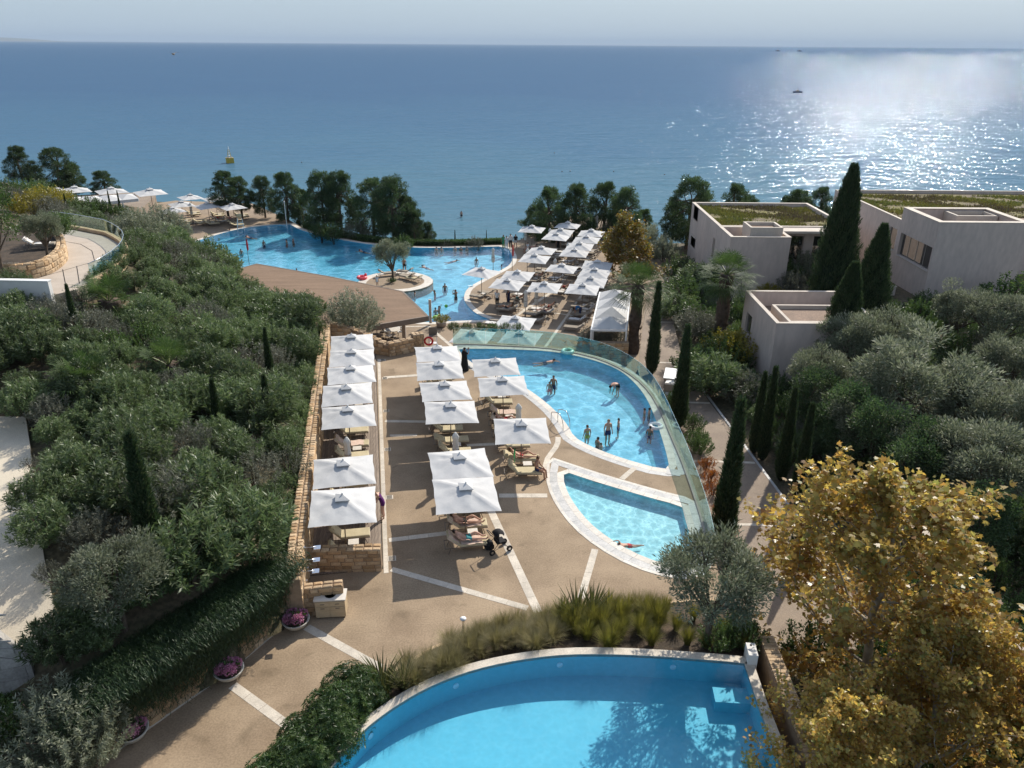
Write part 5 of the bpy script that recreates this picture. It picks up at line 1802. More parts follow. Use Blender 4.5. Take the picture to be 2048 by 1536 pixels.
# far terrace behind the hillside
for i, (q, nm) in enumerate(zip([(374, 400), (424, 402), (472, 403), (356, 414), (409.5, 416), (459.5, 417.5), (340, 427)],
                                ['back-row parasol by the restaurant, far terrace', 'middle back-row parasol, far terrace', 'back-row parasol by the pines, far terrace', 'front-row parasol by the restaurant, far terrace',
                                 'middle front-row parasol, far terrace', 'front-row parasol by the pines, far terrace', 'parasol half hidden by the silvery olive'])):
    p = at(*q, ZL + 2.95)
    parasol(p.x, p.y, ZL, R(40), 'white ' + nm, 'parasols on the far terrace', 1.08)
    set_pair(p.x, p.y, ZL, R(28), ('cream_flat', 'cream_flat'), nm, 'loungers on the far terrace', near='pool', far='sea', dy=.75)
for i, (q, nm) in enumerate([((346, 470), 'folded parasol beside the silvery olive'), ((382, 457), 'folded parasol in the middle of the far terrace')]):
    p = at(*q, ZL)
    place(CLOSED, (p.x, p.y, ZL), 0, 'beige ' + nm, 'folded parasols', 1.12)
    set_pair(p.x + 1.2, p.y - .4, ZL, R(28), ('cream_flat', 'cream_flat'), nm, 'loungers on the far terrace', near='pool', far='sea', dy=.75)
for q, nm in [((293, 386), 'big white parasol standing free beside the restaurant pergola'), ((215, 385), 'big white parasol over the open end of the restaurant pergola'), ((141, 384), 'big white parasol over the middle of the restaurant pergola'), ((109, 388), 'big white parasol at the hedge end of the restaurant pergola')]:
    p = at(*q, ZR + 3.5)
    parasol(p.x, p.y, ZR, R(38), nm, 'restaurant parasols', (1.32, 1.32, 1.18))
# loungers on the island
for (x, y), rz, nm in [((812, 562), R(150), 'lounger on the island beside the olive trunk'), ((826, 566), R(152), 'front lounger on the island beside the olive trunk'), ((770, 556), R(20), 'lounger behind the island olive'), ((808, 552), R(160), 'lounger at the back of the island')]:
    p = at(x, y, ZL)
    place(LG['taupe' if 'front' not in nm else 'cream_flat'], (p.x, p.y, ZL + .03), rz, 'pale ' + nm, 'loungers on the island')
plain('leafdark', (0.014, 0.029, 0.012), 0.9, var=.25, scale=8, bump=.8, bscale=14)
# ------------------------------------------------------------------ vegetation builders
def norm(a):
    return a / np.maximum(np.linalg.norm(a, axis=-1, keepdims=True), 1e-9)
def leaf_arrays(Pp, D, L, W, rg, fold=0.0):
    """rhombic leaves: base point, direction, length, width"""
    n_ = len(Pp)
    D = norm(D)
    side = norm(np.cross(D, rg.normal(size=(n_, 3))))
    L = np.broadcast_to(np.asarray(L, float).reshape(-1, 1), (n_, 1))
    W = np.broadcast_to(np.asarray(W, float).reshape(-1, 1), (n_, 1))
    V = np.empty((n_, 4, 3))
    V[:, 0] = Pp
    V[:, 1] = Pp + D * L * .45 + side * W / 2
    V[:, 2] = Pp + D * L
    V[:, 3] = Pp + D * L * .45 - side * W / 2
    return V.reshape(-1, 3)
def leaf_mesh(name, V, mat, rg, k=4, val=None):
    n_ = len(V) // k
    me = np_mesh(name, V, np.arange(n_ * k).reshape(n_, k), rg.random(n_) if val is None else val)
    me.materials.append(MAT[mat])
    return me

def crown_clumps(rg, n, rad, low=0.35, shell=(0.5, 1.0), flat=1.0):
    d = norm(rg.normal(size=(n, 3)))
    d[:, 2] = np.where(d[:, 2] < -low, -d[:, 2] * .5, d[:, 2])
    d = norm(d)
    r_ = rg.uniform(shell[0], shell[1], (n, 1)) ** 0.6
    lump = 1 + .22 * np.sin(d[:, :1] * 5 + rg.uniform(0, 6)) * np.cos(d[:, 1:2] * 4 + rg.uniform(0, 6))
    return d * r_ * lump * np.asarray(rad)
def crown_mesh(name, seed, rad, n, cr, per, L, W, mat, up=0.35, out=0.8, low=.35, shell=(.5, 1.0), centers=None):
    rg = np.random.default_rng(seed)
    cs = crown_clumps(rg, n, rad, low, shell) if centers is None else centers
    n = len(cs)
    cr_ = cr * rg.uniform(.65, 1.25, n)
    Pp, D, val = [], [], []
    for c, r_ in zip(cs, cr_):
        q = norm(rg.normal(size=(per, 3))) * (rg.random((per, 1)) ** .45) * r_ * np.array([1, 1, .8])
        Pp.append(c + q)
        D.append(norm(q) * out + norm(c) * .3 + np.array([0, 0, up]) + rg.normal(size=(per, 3)) * .45)
        val.append(np.clip(rg.normal(.45 + .25 * (rg.random() - .5), .22, per), 0, 1))
    Pp, D, val = np.concatenate(Pp), np.concatenate(D), np.concatenate(val)
    V = leaf_arrays(Pp, D, L * rg.uniform(.7, 1.3, len(Pp)), W * rg.uniform(.7, 1.3, len(Pp)), rg)
    return leaf_mesh(name, V, mat, rg, 4, val), cs
def limbs(seed, base_h, cs, r0, mat, k=10, zoff=0.0, lean=0.15, fork=None):
    """tapered trunk with limbs reaching to k of the leaf clumps (crown centre at zoff)"""
    rg = random.Random(seed)
    b_ = MB()
    top = Vector((rg.uniform(-lean, lean), rg.uniform(-lean, lean), base_h))
    mid = Vector((top.x * .2 + rg.uniform(-.06, .06), top.y * .2, base_h * .5))
    b_.tube(smoothpath([(0, 0, -.4), (0, 0, 0), mid, top], sub=3), [r0 * 1.5] + list(np.linspace(r0 * 1.25, r0 * .7, 9)), 9)
    sel = sorted(range(len(cs)), key=lambda i: rg.random())[:k]
    for i in sel:
        e = Vector(cs[i]) + Vector((0, 0, zoff))
        s_ = top.lerp(mid, rg.uniform(0, .5))
        m1 = s_.lerp(e, .35) + Vector((rg.uniform(-.2, .2), rg.uniform(-.2, .2), rg.uniform(.05, .3)))
        m2 = s_.lerp(e, .7) + Vector((rg.uniform(-.2, .2), rg.uniform(-.2, .2), rg.uniform(0, .25)))
        P_ = smoothpath([s_, m1, m2, e], sub=2)
        b_.tube(P_, list(np.linspace(r0 * .5, r0 * .1, len(P_))), 6, cap=False)
        for _ in range(2):
            f = e + Vector((rg.uniform(-.5, .5), rg.uniform(-.5, .5), rg.uniform(-.1, .5)))
            b_.tube([m2, m2.lerp(f, .5) + Vector((0, 0, .08)), f], [r0 * .2, r0 * .13, r0 * .05], 5, cap=False)
    return b_.mesh('trunk', mat, True)

PROTO = {}
def tree_proto(key, name, cat, crown, trunk, zc):
    t = thing(name, '', cat)
    obj('trunk', trunk, t)
    obj('crown', crown, t, (0, 0, zc))
    PROTO[key] = t
def tree(key, p, h, label, group=None, rz=None, wide=1.0, name=None):
    pr = PROTO[key]
    s_ = h / pr['h']
    o_ = place(pr, (p.x, p.y, p.z), rnd.uniform(0, 6.28) if rz is None else rz, label, group, (s_ * wide, s_ * wide, s_))
    if name: o_.name = name
    return o_

# olives (height 5)
for i in range(3):
    me, cs = crown_mesh('crown', 40 + i, (2.1, 2.1, 1.55), 46, .62, 300, .20, .05, 'leaf_olive', up=.45, low=.45)
    tree_proto(f'olive{i}', 'olive_tree', 'tree', me, limbs(50 + i, 1.5, cs, .17, 'bark', 16, 3.3), 3.3)
    PROTO[f'olive{i}']['h'] = 5.0
# Aleppo pines (height 9): tufts on spreading limbs, uneven outline
for i in range(3):
    rg = np.random.default_rng(70 + i)
    n = 120
    u = rg.random(n)
    z_ = 1.3 + 7.5 * u
    rr_ = (0.5 + 2.4 * np.sin(np.pi * np.clip(u * .8 + .18, 0, 1)) ** .8) * rg.uniform(.45, 1.05, n)
    th = rg.uniform(0, 6.283, n)
    cs = np.stack([rr_ * np.cos(th), rr_ * np.sin(th), z_ - 5.5], 1)
    me, cs = crown_mesh('crown', 80 + i, None, n, .6, 190, .30, .06, 'leaf_pine', up=.55, centers=cs)
    tree_proto(f'pine{i}', 'pine_tree', 'tree', me, limbs(90 + i, 6.3, cs, .2, 'bark', 22, 5.5, lean=.5), 5.5)
    PROTO[f'pine{i}']['h'] = 9.0
# cypresses (height 8, slim) and broad ones
def cypress_mesh(seed, h, r, n, knobs):
    rg = np.random.default_rng(seed)
    t = rg.random(n) ** .85
    prof = np.where(t < .12, .55 + t * 3.4, 1.0) * (1 - np.clip(t - .15, 0, 1) / .87) ** .72
    th = rg.uniform(0, 6.283, n)
    lump = 1 + knobs * np.sin(th * 3 + t * 14 + seed) * np.sin(t * 23 + th * 2) + knobs * .8 * np.sin(th * 7 - t * 31)
    rr_ = r * prof * lump * rg.uniform(.72, 1.08, n)
    Pp = np.stack([rr_ * np.cos(th), rr_ * np.sin(th), .15 + t * h * .97], 1)
    D = np.stack([np.cos(th) * .35, np.sin(th) * .35, np.ones(n)], 1) + rg.normal(size=(n, 3)) * .22
    val = np.clip(rg.normal(.45, .25, n), 0, 1)
    return leaf_mesh('foliage', leaf_arrays(Pp, D, rg.uniform(.16, .42, n), rg.uniform(.035, .06, n), rg), 'leaf_cypress', rg, 4, val)
for key, h, r, n, kn in (('cyp0', 8, .5, 10000, .10), ('cyp1', 8, .46, 10000, .13), ('cypw', 10, 1.6, 30000, .22)):
    t = thing('cypress_tree', '', 'tree')
    b_ = MB()
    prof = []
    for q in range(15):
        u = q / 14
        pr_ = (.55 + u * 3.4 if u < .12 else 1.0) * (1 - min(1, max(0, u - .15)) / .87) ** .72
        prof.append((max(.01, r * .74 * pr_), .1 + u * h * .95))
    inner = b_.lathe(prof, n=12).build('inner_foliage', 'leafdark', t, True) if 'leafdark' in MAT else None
    obj('trunk', MB().tube([(0, 0, -.5), (0, 0, h * .8)], [.12, .03], 8).mesh('trunk', 'bark'), t)
    obj('crown', cypress_mesh(hash(key) % 97 if False else {'cyp0': 5, 'cyp1': 11, 'cypw': 17}[key], h, r, n, kn), t)
    t['h'] = float(h)
    PROTO[key] = t
# oleander and other shrubs: leafy shoots from the base (height 2)
def shrub_mesh(seed, R_, Ht, shoots, per, L, W, mat, droop=0.0, lo=.25):
    rg = np.random.default_rng(seed)
    Pp, D, val = [], [], []
    for s_ in range(shoots):
        th = rg.uniform(0, 6.283)
        sp = rg.random() ** .6
        end = np.array([math.cos(th) * R_ * sp, math.sin(th) * R_ * sp, Ht * (1 - .45 * sp ** 2) * rg.uniform(.75, 1.08)])
        st_ = np.array([math.cos(th) * .15 * sp, math.sin(th) * .15 * sp, 0])
        m_ = per
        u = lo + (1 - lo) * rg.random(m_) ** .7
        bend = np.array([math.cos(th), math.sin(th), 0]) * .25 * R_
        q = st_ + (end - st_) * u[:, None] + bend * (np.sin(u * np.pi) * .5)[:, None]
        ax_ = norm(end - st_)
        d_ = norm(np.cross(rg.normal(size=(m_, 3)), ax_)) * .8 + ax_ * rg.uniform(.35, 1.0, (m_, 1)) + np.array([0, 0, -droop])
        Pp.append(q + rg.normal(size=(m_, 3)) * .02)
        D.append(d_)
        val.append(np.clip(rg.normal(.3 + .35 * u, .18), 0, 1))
    Pp, D, val = np.concatenate(Pp), np.concatenate(D), np.concatenate(val)
    n_ = len(Pp)
    return leaf_mesh('foliage', leaf_arrays(Pp, D, L * rg.uniform(.7, 1.25, n_), W * rg.uniform(.8, 1.2, n_), rg), mat, rg, 4, val)
def stems_mesh(seed, R_, Ht, k=9, mat='bark'):
    rg = random.Random(seed)
    b_ = MB()
    for i in range(k):
        th = rg.uniform(0, 6.28)
        sp = rg.uniform(.2, .9)
        b_.tube([(0.05 * math.cos(th), .05 * math.sin(th), -.25), (R_ * .25 * sp * math.cos(th), R_ * .25 * sp * math.sin(th), Ht * .4), (R_ * .7 * sp * math.cos(th), R_ * .7 * sp * math.sin(th), Ht * .75)], [.03, .022, .008], 5, cap=False)
    return b_.mesh('stems', mat)
def shrub_proto(key, name, seed, R_, Ht, shoots, per, L, W, mat, **kw):
    t = thing(name, '', 'shrub')
    obj('stems', stems_mesh(seed, R_, Ht), t)
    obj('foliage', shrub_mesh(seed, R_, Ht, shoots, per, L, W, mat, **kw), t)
    t['h'] = float(Ht)
    PROTO[key] = t
for i in range(4):
    shrub_proto(f'ole{i}', 'oleander_shrub', 110 + i, 1.35, 2.0, 105, 44, .22, .046, 'leaf_oleander')
for i in range(2):
    shrub_proto(f'shr{i}', 'evergreen_shrub', 130 + i, 1.2, 1.8, 110, 40, .10, .05, 'leaf_shrub')
    shrub_proto(f'gry{i}', 'silver_shrub', 140 + i, 1.2, 1.7, 120, 40, .13, .022, 'leaf_grey')
shrub_proto('ylw0', 'yellow_shrub', 151, 1.2, 1.5, 100, 36, .10, .05, 'leaf_yellow')
shrub_proto('pnk0', 'dry_shrub', 152, 1.1, 1.5, 70, 24, .10, .03, 'leaf_grey')
shrub_proto('red0', 'red_shrub', 153, .6, .9, 60, 24, .09, .03, 'leaf_red')
shrub_proto('olb0', 'olive_bush', 154, 1.7, 2.6, 170, 60, .15, .035, 'leaf_olive')
shrub_proto('olb1', 'olive_bush', 155, 1.7, 2.6, 170, 60, .15, .035, 'leaf_olive')
# palmate-leaved shrub by the front pool
def palmate_mesh(seed, R_, Ht, n):
    rg = np.random.default_rng(seed)
    d = norm(rg.normal(size=(n, 3)))
    d[:, 2] = np.abs(d[:, 2])
    c = d * np.array([R_, R_, Ht]) * (rg.random((n, 1)) ** .35)
    Pp, D = [], []
    for k in range(9):
        a_ = 6.283 * k / 9
        ax1 = norm(np.cross(d, np.array([.3, .2, 1.0])))
        ax2 = norm(np.cross(d, ax1))
        Pp.append(c)
        D.append(ax1 * math.cos(a_) + ax2 * math.sin(a_) + d * .35)
    Pp, D = np.concatenate(Pp), np.concatenate(D)
    val = np.tile(np.clip(rg.normal(.5, .25, n), 0, 1), 9)
    return leaf_mesh('foliage', leaf_arrays(Pp, D, .16 * rg.uniform(.8, 1.2, len(Pp)), .032, rg), 'leaf_shrub', rg, 4, val)
for i in range(2):
    t = thing('palmate_shrub', '', 'shrub')
    obj('stems', stems_mesh(160 + i, .8, 1.2), t)
    obj('foliage', palmate_mesh(161 + i, .95, 1.15, 420), t)
    t['h'] = 1.2
    PROTO[f'plm{i}'] = t
# grass tufts and sword-leaved clumps
def tuft_mesh(seed, R_, Ht, n, W, mat, curve=.5, segs=3, plume=0):
    rg = np.random.default_rng(seed)
    V, val = [], []
    for k in range(n):
        th = rg.uniform(0, 6.283)
        sp = rg.random() ** .7
        L = Ht * rg.uniform(.6, 1.1)
        dirv = np.array([math.cos(th), math.sin(th), 0])
        p0 = dirv * .12 * rg.random()
        sd = np.array([-math.sin(th), math.cos(th), 0]) * W / 2
        prev = None
        for s_ in range(segs + 1):
            u = s_ / segs
            pt = p0 + dirv * R_ * sp * (u ** (1 + curve)) + np.array([0, 0, L * (u - .35 * curve * sp * u * u)])
            w = (1 - u) ** .6 + .05
            a_, b2 = pt - sd * w, pt + sd * w
            if prev is not None:
                V += [prev[0], prev[1], b2, a_]
                val.append(min(1, max(0, .2 + .6 * u + rg.normal(0, .12))))
            prev = (a_, b2)
    return leaf_mesh('blades', np.array(V), mat, rg, 4, np.array(val))
def tuft_proto(key, name, cat, *a, **k):
    t = thing(name, '', cat)
    obj('blades', tuft_mesh(*a, **k), t)
    obj('root_ball', MB().ball((0, 0, 0), (.14, .14, .12), 8, 5).mesh('root_ball', 'soil'), t)
    t['h'] = 1.0
    PROTO[key] = t
for i in range(3):
    tuft_proto(f'grs{i}', 'grass_tuft', 'grass', 170 + i, .75, 1.0, 420, .012, 'leaf_grass', .8)
    tuft_proto(f'grn{i}', 'green_grass_tuft', 'grass', 180 + i, .6, 1.0, 420, .016, 'leaf_grass_green', .6)
tuft_proto('pho0', 'flax_clump', 'plant', 190, .8, 1.15, 75, .07, 'leaf_phormium', .35)
tuft_proto('pho1', 'flax_clump', 'plant', 191, .8, 1.15, 75, .07, 'leaf_phormium', .35)
# fan palms
def palm_proto(key, seed, trunk_h, nf, flen, name='fan_palm'):
    rg = np.random.default_rng(seed)
    t = thing(name, '', 'palm')
    b_ = MB()
    zz = np.linspace(0, trunk_h, 14)
    b_.tube([(0, 0, -.4)] + [(.05 * math.sin(z), 0, z) for z in zz], [.42] + [.36 + .05 * math.sin(z * 3) for z in zz], 14)
    tr = b_.build('trunk', 'barkpalm', t, True)
    bo = []
    b_ = MB()
    for k in range(int(trunk_h * 26)):                  # old leaf bases
        z = rg.uniform(.2, trunk_h)
        a_ = rg.uniform(0, 6.283)
        r_ = .36
        x, y = r_ * math.cos(a_), r_ * math.sin(a_)
        tx, ty = -math.sin(a_), math.cos(a_)
        w = .07
        b_.add([(x - tx * w, y - ty * w, z - .1), (x + tx * w, y + ty * w, z - .1), (x * 1.32, y * 1.32, z + .16)], [(0, 1, 2)])
        b_.add([(x - tx * w, y - ty * w, z + .06), (x + tx * w, y + ty * w, z + .06), (x * 1.32, y * 1.32, z + .16)], [(1, 0, 2)])
    tag(b_.build('leaf_bases', 'barkpalm', tr), kind='stuff')
    for f in range(nf):
        u = (f + .5) / nf
        el = R(80 - 130 * u + rg.uniform(-8, 8))
        az = f * 2.4 + rg.uniform(-.2, .2)
        pet = flen * rg.uniform(.5, .62)
        d = np.array([math.cos(el) * math.cos(az), math.cos(el) * math.sin(az), math.sin(el)])
        base = np.array([0, 0, trunk_h - .1])
        hub = base + d * pet + np.array([0, 0, -.12 * pet * max(0, math.cos(el))])
        sd = norm(np.cross(d, np.array([0, 0, 1.0]))) if abs(d[2]) < .99 else np.array([1.0, 0, 0])
        nrm = np.cross(sd, d)
        V, val = [], []
        nb_ = 26
        for k in range(nb_):
            a_ = R(-105 + 210 * k / (nb_ - 1))
            bd = d * math.cos(a_) + sd * math.sin(a_) + nrm * .18
            ln = flen * .56 * (1 - .25 * abs(a_) / 1.9) * rg.uniform(.8, 1.15)
            sw = norm(np.cross(bd, nrm)) * .019
            m_ = hub + bd * ln * .55
            e = hub + bd * ln + np.array([0, 0, -.26 * ln * rg.uniform(.6, 1.4)])
            V += [hub, m_ - sw, m_ + sw, hub, m_ - sw, e, m_ + sw, m_ + sw]
            val += [rg.uniform(.2, .8)] * 2
        V = np.array(V).reshape(-1, 4, 3)
        V[0::2, 3] = hub
        fr = obj('frond', leaf_mesh('frond', V.reshape(-1, 3), 'leaf_palm', rg, 4, np.array(val)), t)
        obj('leaf_stalk', MB().tube([base, (base + hub) / 2 + np.array([0, 0, .03]), hub], [.03, .02, .014], 5).mesh('leaf_stalk', 'leafstalk'), fr)
    t['h'] = float(trunk_h + flen)
    PROTO[key] = t
plain('leafstalk', (0.16, 0.19, 0.06), 0.5, var=.15, scale=5)
palm_proto('palm_tall', 201, 5.2, 46, 2.0)
palm_proto('palm_low', 202, .7, 26, 1.5, 'dwarf_palm')
# trailing rosemary: strands rising from the wall head and hanging down its face (local +y is outward)
def rosemary_mesh(seed, width, drop, n):
    rg = np.random.default_rng(seed)
    Pp, D, val = [], [], []
    dl = drop * (.45 + .55 * np.abs(np.sin(np.linspace(0, 3 + seed, 32))))
    for k in range(n):
        x = rg.normal(0, width * .3)
        back = -rg.random() * 1.1
        L = dl[int(min(31, max(0, (x / width + .5) * 31)))] * rg.uniform(.1, 1.0)
        up = rg.uniform(.1, .6)
        P_ = [(x, back, -.1), (x + rg.normal(0, .08), back + .25, up), (x + rg.normal(0, .14), max(.12, back + .75) + rg.uniform(0, .35), up * .5),
              (x + rg.normal(0, .16), .14 + rg.uniform(0, .4), -L * .45), (x + rg.normal(0, .2), .06 + rg.uniform(0, .3), -L)]
        P_ = np.array([tuple(q) for q in smoothpath([Vector(q) for q in P_], sub=4)])
        m_ = 30
        u = rg.random(m_) * (len(P_) - 1.01)
        i_ = u.astype(int)
        q = P_[i_] + (P_[i_ + 1] - P_[i_]) * (u - i_)[:, None]
        d_ = norm(P_[i_ + 1] - P_[i_])
        Pp.append(q)
        D.append(d_ + rg.normal(size=(m_, 3)) * .26)
        val.append(np.clip(rg.normal(rg.uniform(.2, .7), .2, m_), 0, 1))
    Pp, D, val = np.concatenate(Pp), np.concatenate(D), np.concatenate(val)
    return leaf_mesh('strands', leaf_arrays(Pp, D, rg.uniform(.10, .24, len(Pp)), .018, rg), 'leaf_rosemary', rg, 4, val)
for i in range(3):
    t = thing('trailing_rosemary', '', 'shrub')
    obj('strands', rosemary_mesh(210 + i, 2.4, 2.5, 1300), t)
    obj('stems', MB().tube([(-.6, -.3, -.3), (-.2, -.1, .1), (.3, .05, .05)], [.03, .025, .01], 6).mesh('stems', 'bark'), t)
    t['h'] = 1.0
    PROTO[f'ros{i}'] = t
# autumn plane tree: lobed leaves on open branches
LOBE = np.array([(0, 0), (.22, .02), (.5, .22), (.3, .34), (.46, .62), (.2, .56), (0, 1.0), (-.2, .56), (-.46, .62), (-.3, .34), (-.5, .22), (-.22, .02)])
def plane_tree(key, seed, h, rad, levels, nleaf, lsize, mat, r0, name):
    rg = np.random.default_rng(seed)
    b_ = MB()
    tips = []
    def grow(p, d, L, r_, lev):
        n_ = 4
        P_ = [p]
        for k in range(n_):
            d = norm(d + rg.normal(size=3) * .16 + np.array([0, 0, .05]))
            P_.append(P_[-1] + d * L / n_)
            if lev >= levels - 2:
                tips.append((P_[-1], d))
        b_.tube([Vector(q) for q in P_], list(np.linspace(r_, r_ * .55, n_ + 1)), 7 if lev < 2 else 4, cap=False)
        if lev < levels:
            for c_ in range(3 if lev else 3):
                a_ = rg.uniform(0, 6.283)
                s1 = norm(np.cross(d, np.array([.1, .2, 1.0]) if abs(d[2]) < .9 else np.array([1.0, 0, 0])))
                s2 = np.cross(d, s1)
                sp = rg.uniform(.45, .95)
                nd = norm(d + (s1 * math.cos(a_) + s2 * math.sin(a_)) * sp)
                q = P_[rg.integers(2, n_ + 1)]
                grow(q, nd, L * rg.uniform(.6, .82), r_ * .5, lev + 1)
    # leader with whorls of side limbs
    lead = [np.array([0, 0, -.4]), np.array([0, 0, 0.0])]
    for k in range(8):
        lead.append(np.array([rg.normal(0, .12), rg.normal(0, .12), h * (k + 1) / 8.3]))
    lead = [np.array(q) for q in smoothpath([Vector(q) for q in lead], sub=2)]
    b_.tube([Vector(q) for q in lead], list(np.linspace(r0, r0 * .12, len(lead))), 9, cap=False)
    for k in range(26):
        u = .05 + .93 * k / 25
        i = min(len(lead) - 1, int(2 + u * (len(lead) - 3)))
        a_ = k * 2.4 + rg.uniform(-.4, .4)
        el = R(rg.uniform(12, 35) + 30 * u)
        d = np.array([math.cos(a_) * math.cos(el), math.sin(a_) * math.cos(el), math.sin(el)])
        L = rad * (1.0 - .72 * u ** 1.8) * rg.uniform(.45, .7)
        grow(lead[i], d, L, r0 * .34 * (1 - .6 * u), 1)
    P_ = np.array([q for q, _ in tips])
    Dt = np.array([d for _, d in tips])
    sel = rg.integers(0, len(P_), nleaf)
    pos = P_[sel] + rg.normal(size=(nleaf, 3)) * .16
    d1 = norm(Dt[sel] * .5 + rg.normal(size=(nleaf, 3)) * .8 + np.array([0, 0, -.25]))
    sd = norm(np.cross(d1, rg.normal(size=(nleaf, 3)) + np.array([0, 0, 1.5])))
    nr = np.cross(d1, sd)
    sz = lsize * rg.uniform(.6, 1.25, (nleaf, 1, 1))
    lob = LOBE[None, :, :]
    curl = (np.abs(lob[..., :1]) ** 1.5) * .5
    V = pos[:, None, :] + sz * (sd[:, None, :] * lob[..., :1] + d1[:, None, :] * lob[..., 1:2] + nr[:, None, :] * curl)
    hv = np.clip((pos[:, 2] / h - .3) * .25 + rg.normal(.42, .24, nleaf), 0, 1)
    t = thing(name, '', 'tree')
    obj('trunk', b_.mesh('trunk', 'bark_pale', True), t)
    obj('crown', leaf_mesh('crown', V.reshape(-1, 3), mat, rg, 12, hv), t)
    t['h'] = float(h)
    PROTO[key] = t
plane_tree('plane', 221, 9.6, 5.2, 3, 19000, .18, 'leaf_autumn', .2, 'plane_tree')
plane_tree('plane_far', 222, 6.0, 3.4, 3, 11000, .2, 'leaf_autumn_far', .16, 'autumn_tree')
# clipped hedge module (2.2 m long)
def hedge_mesh(seed, L, w, h, n, mat):
    rg = np.random.default_rng(seed)
    x = rg.uniform(-L / 2, L / 2, n)
    f = rg.integers(0, 3, n)
    y = np.where(f == 0, rg.uniform(-w / 2, w / 2, n), np.where(f == 1, -w / 2, w / 2)) + rg.normal(0, .05, n)
    z = np.where(f == 0, h, rg.uniform(0, h, n)) + rg.normal(0, .06, n)
    D = np.stack([rg.normal(0, .6, n), np.where(f == 1, -1, np.where(f == 2, 1, 0)) + rg.normal(0, .4, n), np.where(f == 0, 1, .4) + rg.normal(0, .3, n)], 1)
    return leaf_mesh('foliage', leaf_arrays(np.stack([x, y, z], 1), D, .13 * rg.uniform(.7, 1.3, n), .06, rg), mat, rg, 4)
t = thing('clipped_hedge', '', 'hedge')
obj('foliage', hedge_mesh(230, 2.4, .9, .75, 2600, 'leaf_shrub'), t)
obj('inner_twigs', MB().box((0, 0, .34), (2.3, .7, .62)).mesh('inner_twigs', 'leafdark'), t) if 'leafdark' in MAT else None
t['h'] = 1.0
PROTO['hedge'] = t
# ------------------------------------------------------------------ planting
def pz(x, y, z=None):
    return Vector((x, y, tz(x, y) if z is None else z))
def blocked(x, y, polys):
    return any(inside((x, y), q) for q in polys)
def scatter(poly, d, n_try, seed, avoid=()):
    rg = random.Random(seed)
    xs_ = [p[0] for p in poly]
    ys_ = [p[1] for p in poly]
    out = []
    for _ in range(n_try):
        x, y = rg.uniform(min(xs_), max(xs_)), rg.uniform(min(ys_), max(ys_))
        if not inside((x, y), poly) or blocked(x, y, avoid):
            continue
        if all((x - a) ** 2 + (y - c_) ** 2 > d * d for a, c_ in out):
            out.append((x, y))
    return out
# oleander hillside
HILL = ([Vector((-14.6, 52.6)), Vector((-10.2, 27.5)), Vector((-9.3, 23.2))] + offset(WALL_C, -1.5, False)[::-1][2:-3] +
        [at(150, 1330, 2.8).to_2d(), at(112, 1240, ZP).to_2d(), at(92, 1120, ZP).to_2d(), at(72, 1000, ZP).to_2d(), at(58, 900, ZP).to_2d(), at(50, 838, 4.4).to_2d(), at(-160, 830, 5).to_2d(), at(-160, 618, 6.3).to_2d(), at(104, 615, 6.2).to_2d(), at(160, 598, 6.2).to_2d(),
         at(210, 570, 6.2).to_2d(), at(246, 542, 6.2).to_2d(), at(262, 510, 5.8).to_2d(), at(255, 480, 4.0).to_2d(), at(300, 470, 1.2).to_2d(), at(345, 515, .2).to_2d(), at(395, 545, -1.8).to_2d(), at(450, 563, -1.4).to_2d(), at(480, 600, 0.5).to_2d(), at(560, 650, .4).to_2d(), at(640, 668, .6).to_2d()])
sp_ = scatter(HILL, 1.38, 12000, 5, [BR, LOW])
rq = random.Random(12)
for x, y in sp_:
    r_ = rq.random()
    h = rq.choice((1.2, 1.6, 1.9, 2.1, 2.3, 2.7)) * rq.uniform(.9, 1.1)
    if min((x - q.x) ** 2 + (y - q.y) ** 2 for q in DRIVE) < 9: h *= .7
    if min((x - q.x) ** 2 + (y - q.y) ** 2 for q in UPPER) < 16: h *= .68
    far_ = y > 44
    if r_ < .66 or (not far_ and r_ < .72):
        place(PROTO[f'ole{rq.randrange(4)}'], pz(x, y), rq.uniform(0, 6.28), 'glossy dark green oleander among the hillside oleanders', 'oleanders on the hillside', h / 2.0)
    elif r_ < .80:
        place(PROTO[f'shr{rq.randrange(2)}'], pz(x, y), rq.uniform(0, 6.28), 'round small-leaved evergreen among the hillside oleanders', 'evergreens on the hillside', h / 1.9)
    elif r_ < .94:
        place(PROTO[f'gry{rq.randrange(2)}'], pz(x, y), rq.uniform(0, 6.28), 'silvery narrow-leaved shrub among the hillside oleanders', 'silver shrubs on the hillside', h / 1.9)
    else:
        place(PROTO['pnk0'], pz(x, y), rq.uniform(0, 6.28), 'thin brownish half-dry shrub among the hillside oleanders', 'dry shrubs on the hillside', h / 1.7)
wd = Vector((-13.15, 52.4)) - Vector((-8.5, 26.4))
wnl = Vector((-wd.y, wd.x)).normalized()
for k in range(21):
    q = Vector((-8.5, 26.4)) + wd * (k + .3) / 21 + wnl * (1.15 + rq.uniform(0, .35))
    place(PROTO[f'ole{k % 4}'], (q.x, q.y, 1.05), rq.uniform(0, 6.28), 'oleander pressed against the back of the stone retaining wall', 'oleanders along the retaining wall', rq.uniform(.6, .85))
for k, q in enumerate(resample(offset(WALL_C, -2.1, False), 1.25)[1:-1]):
    place(PROTO[f'ole{k % 4}'], pz(q.x, q.y), rq.uniform(0, 6.28), 'oleander standing close behind the trailing rosemary', 'oleanders behind the rosemary', rq.uniform(.75, 1.0))
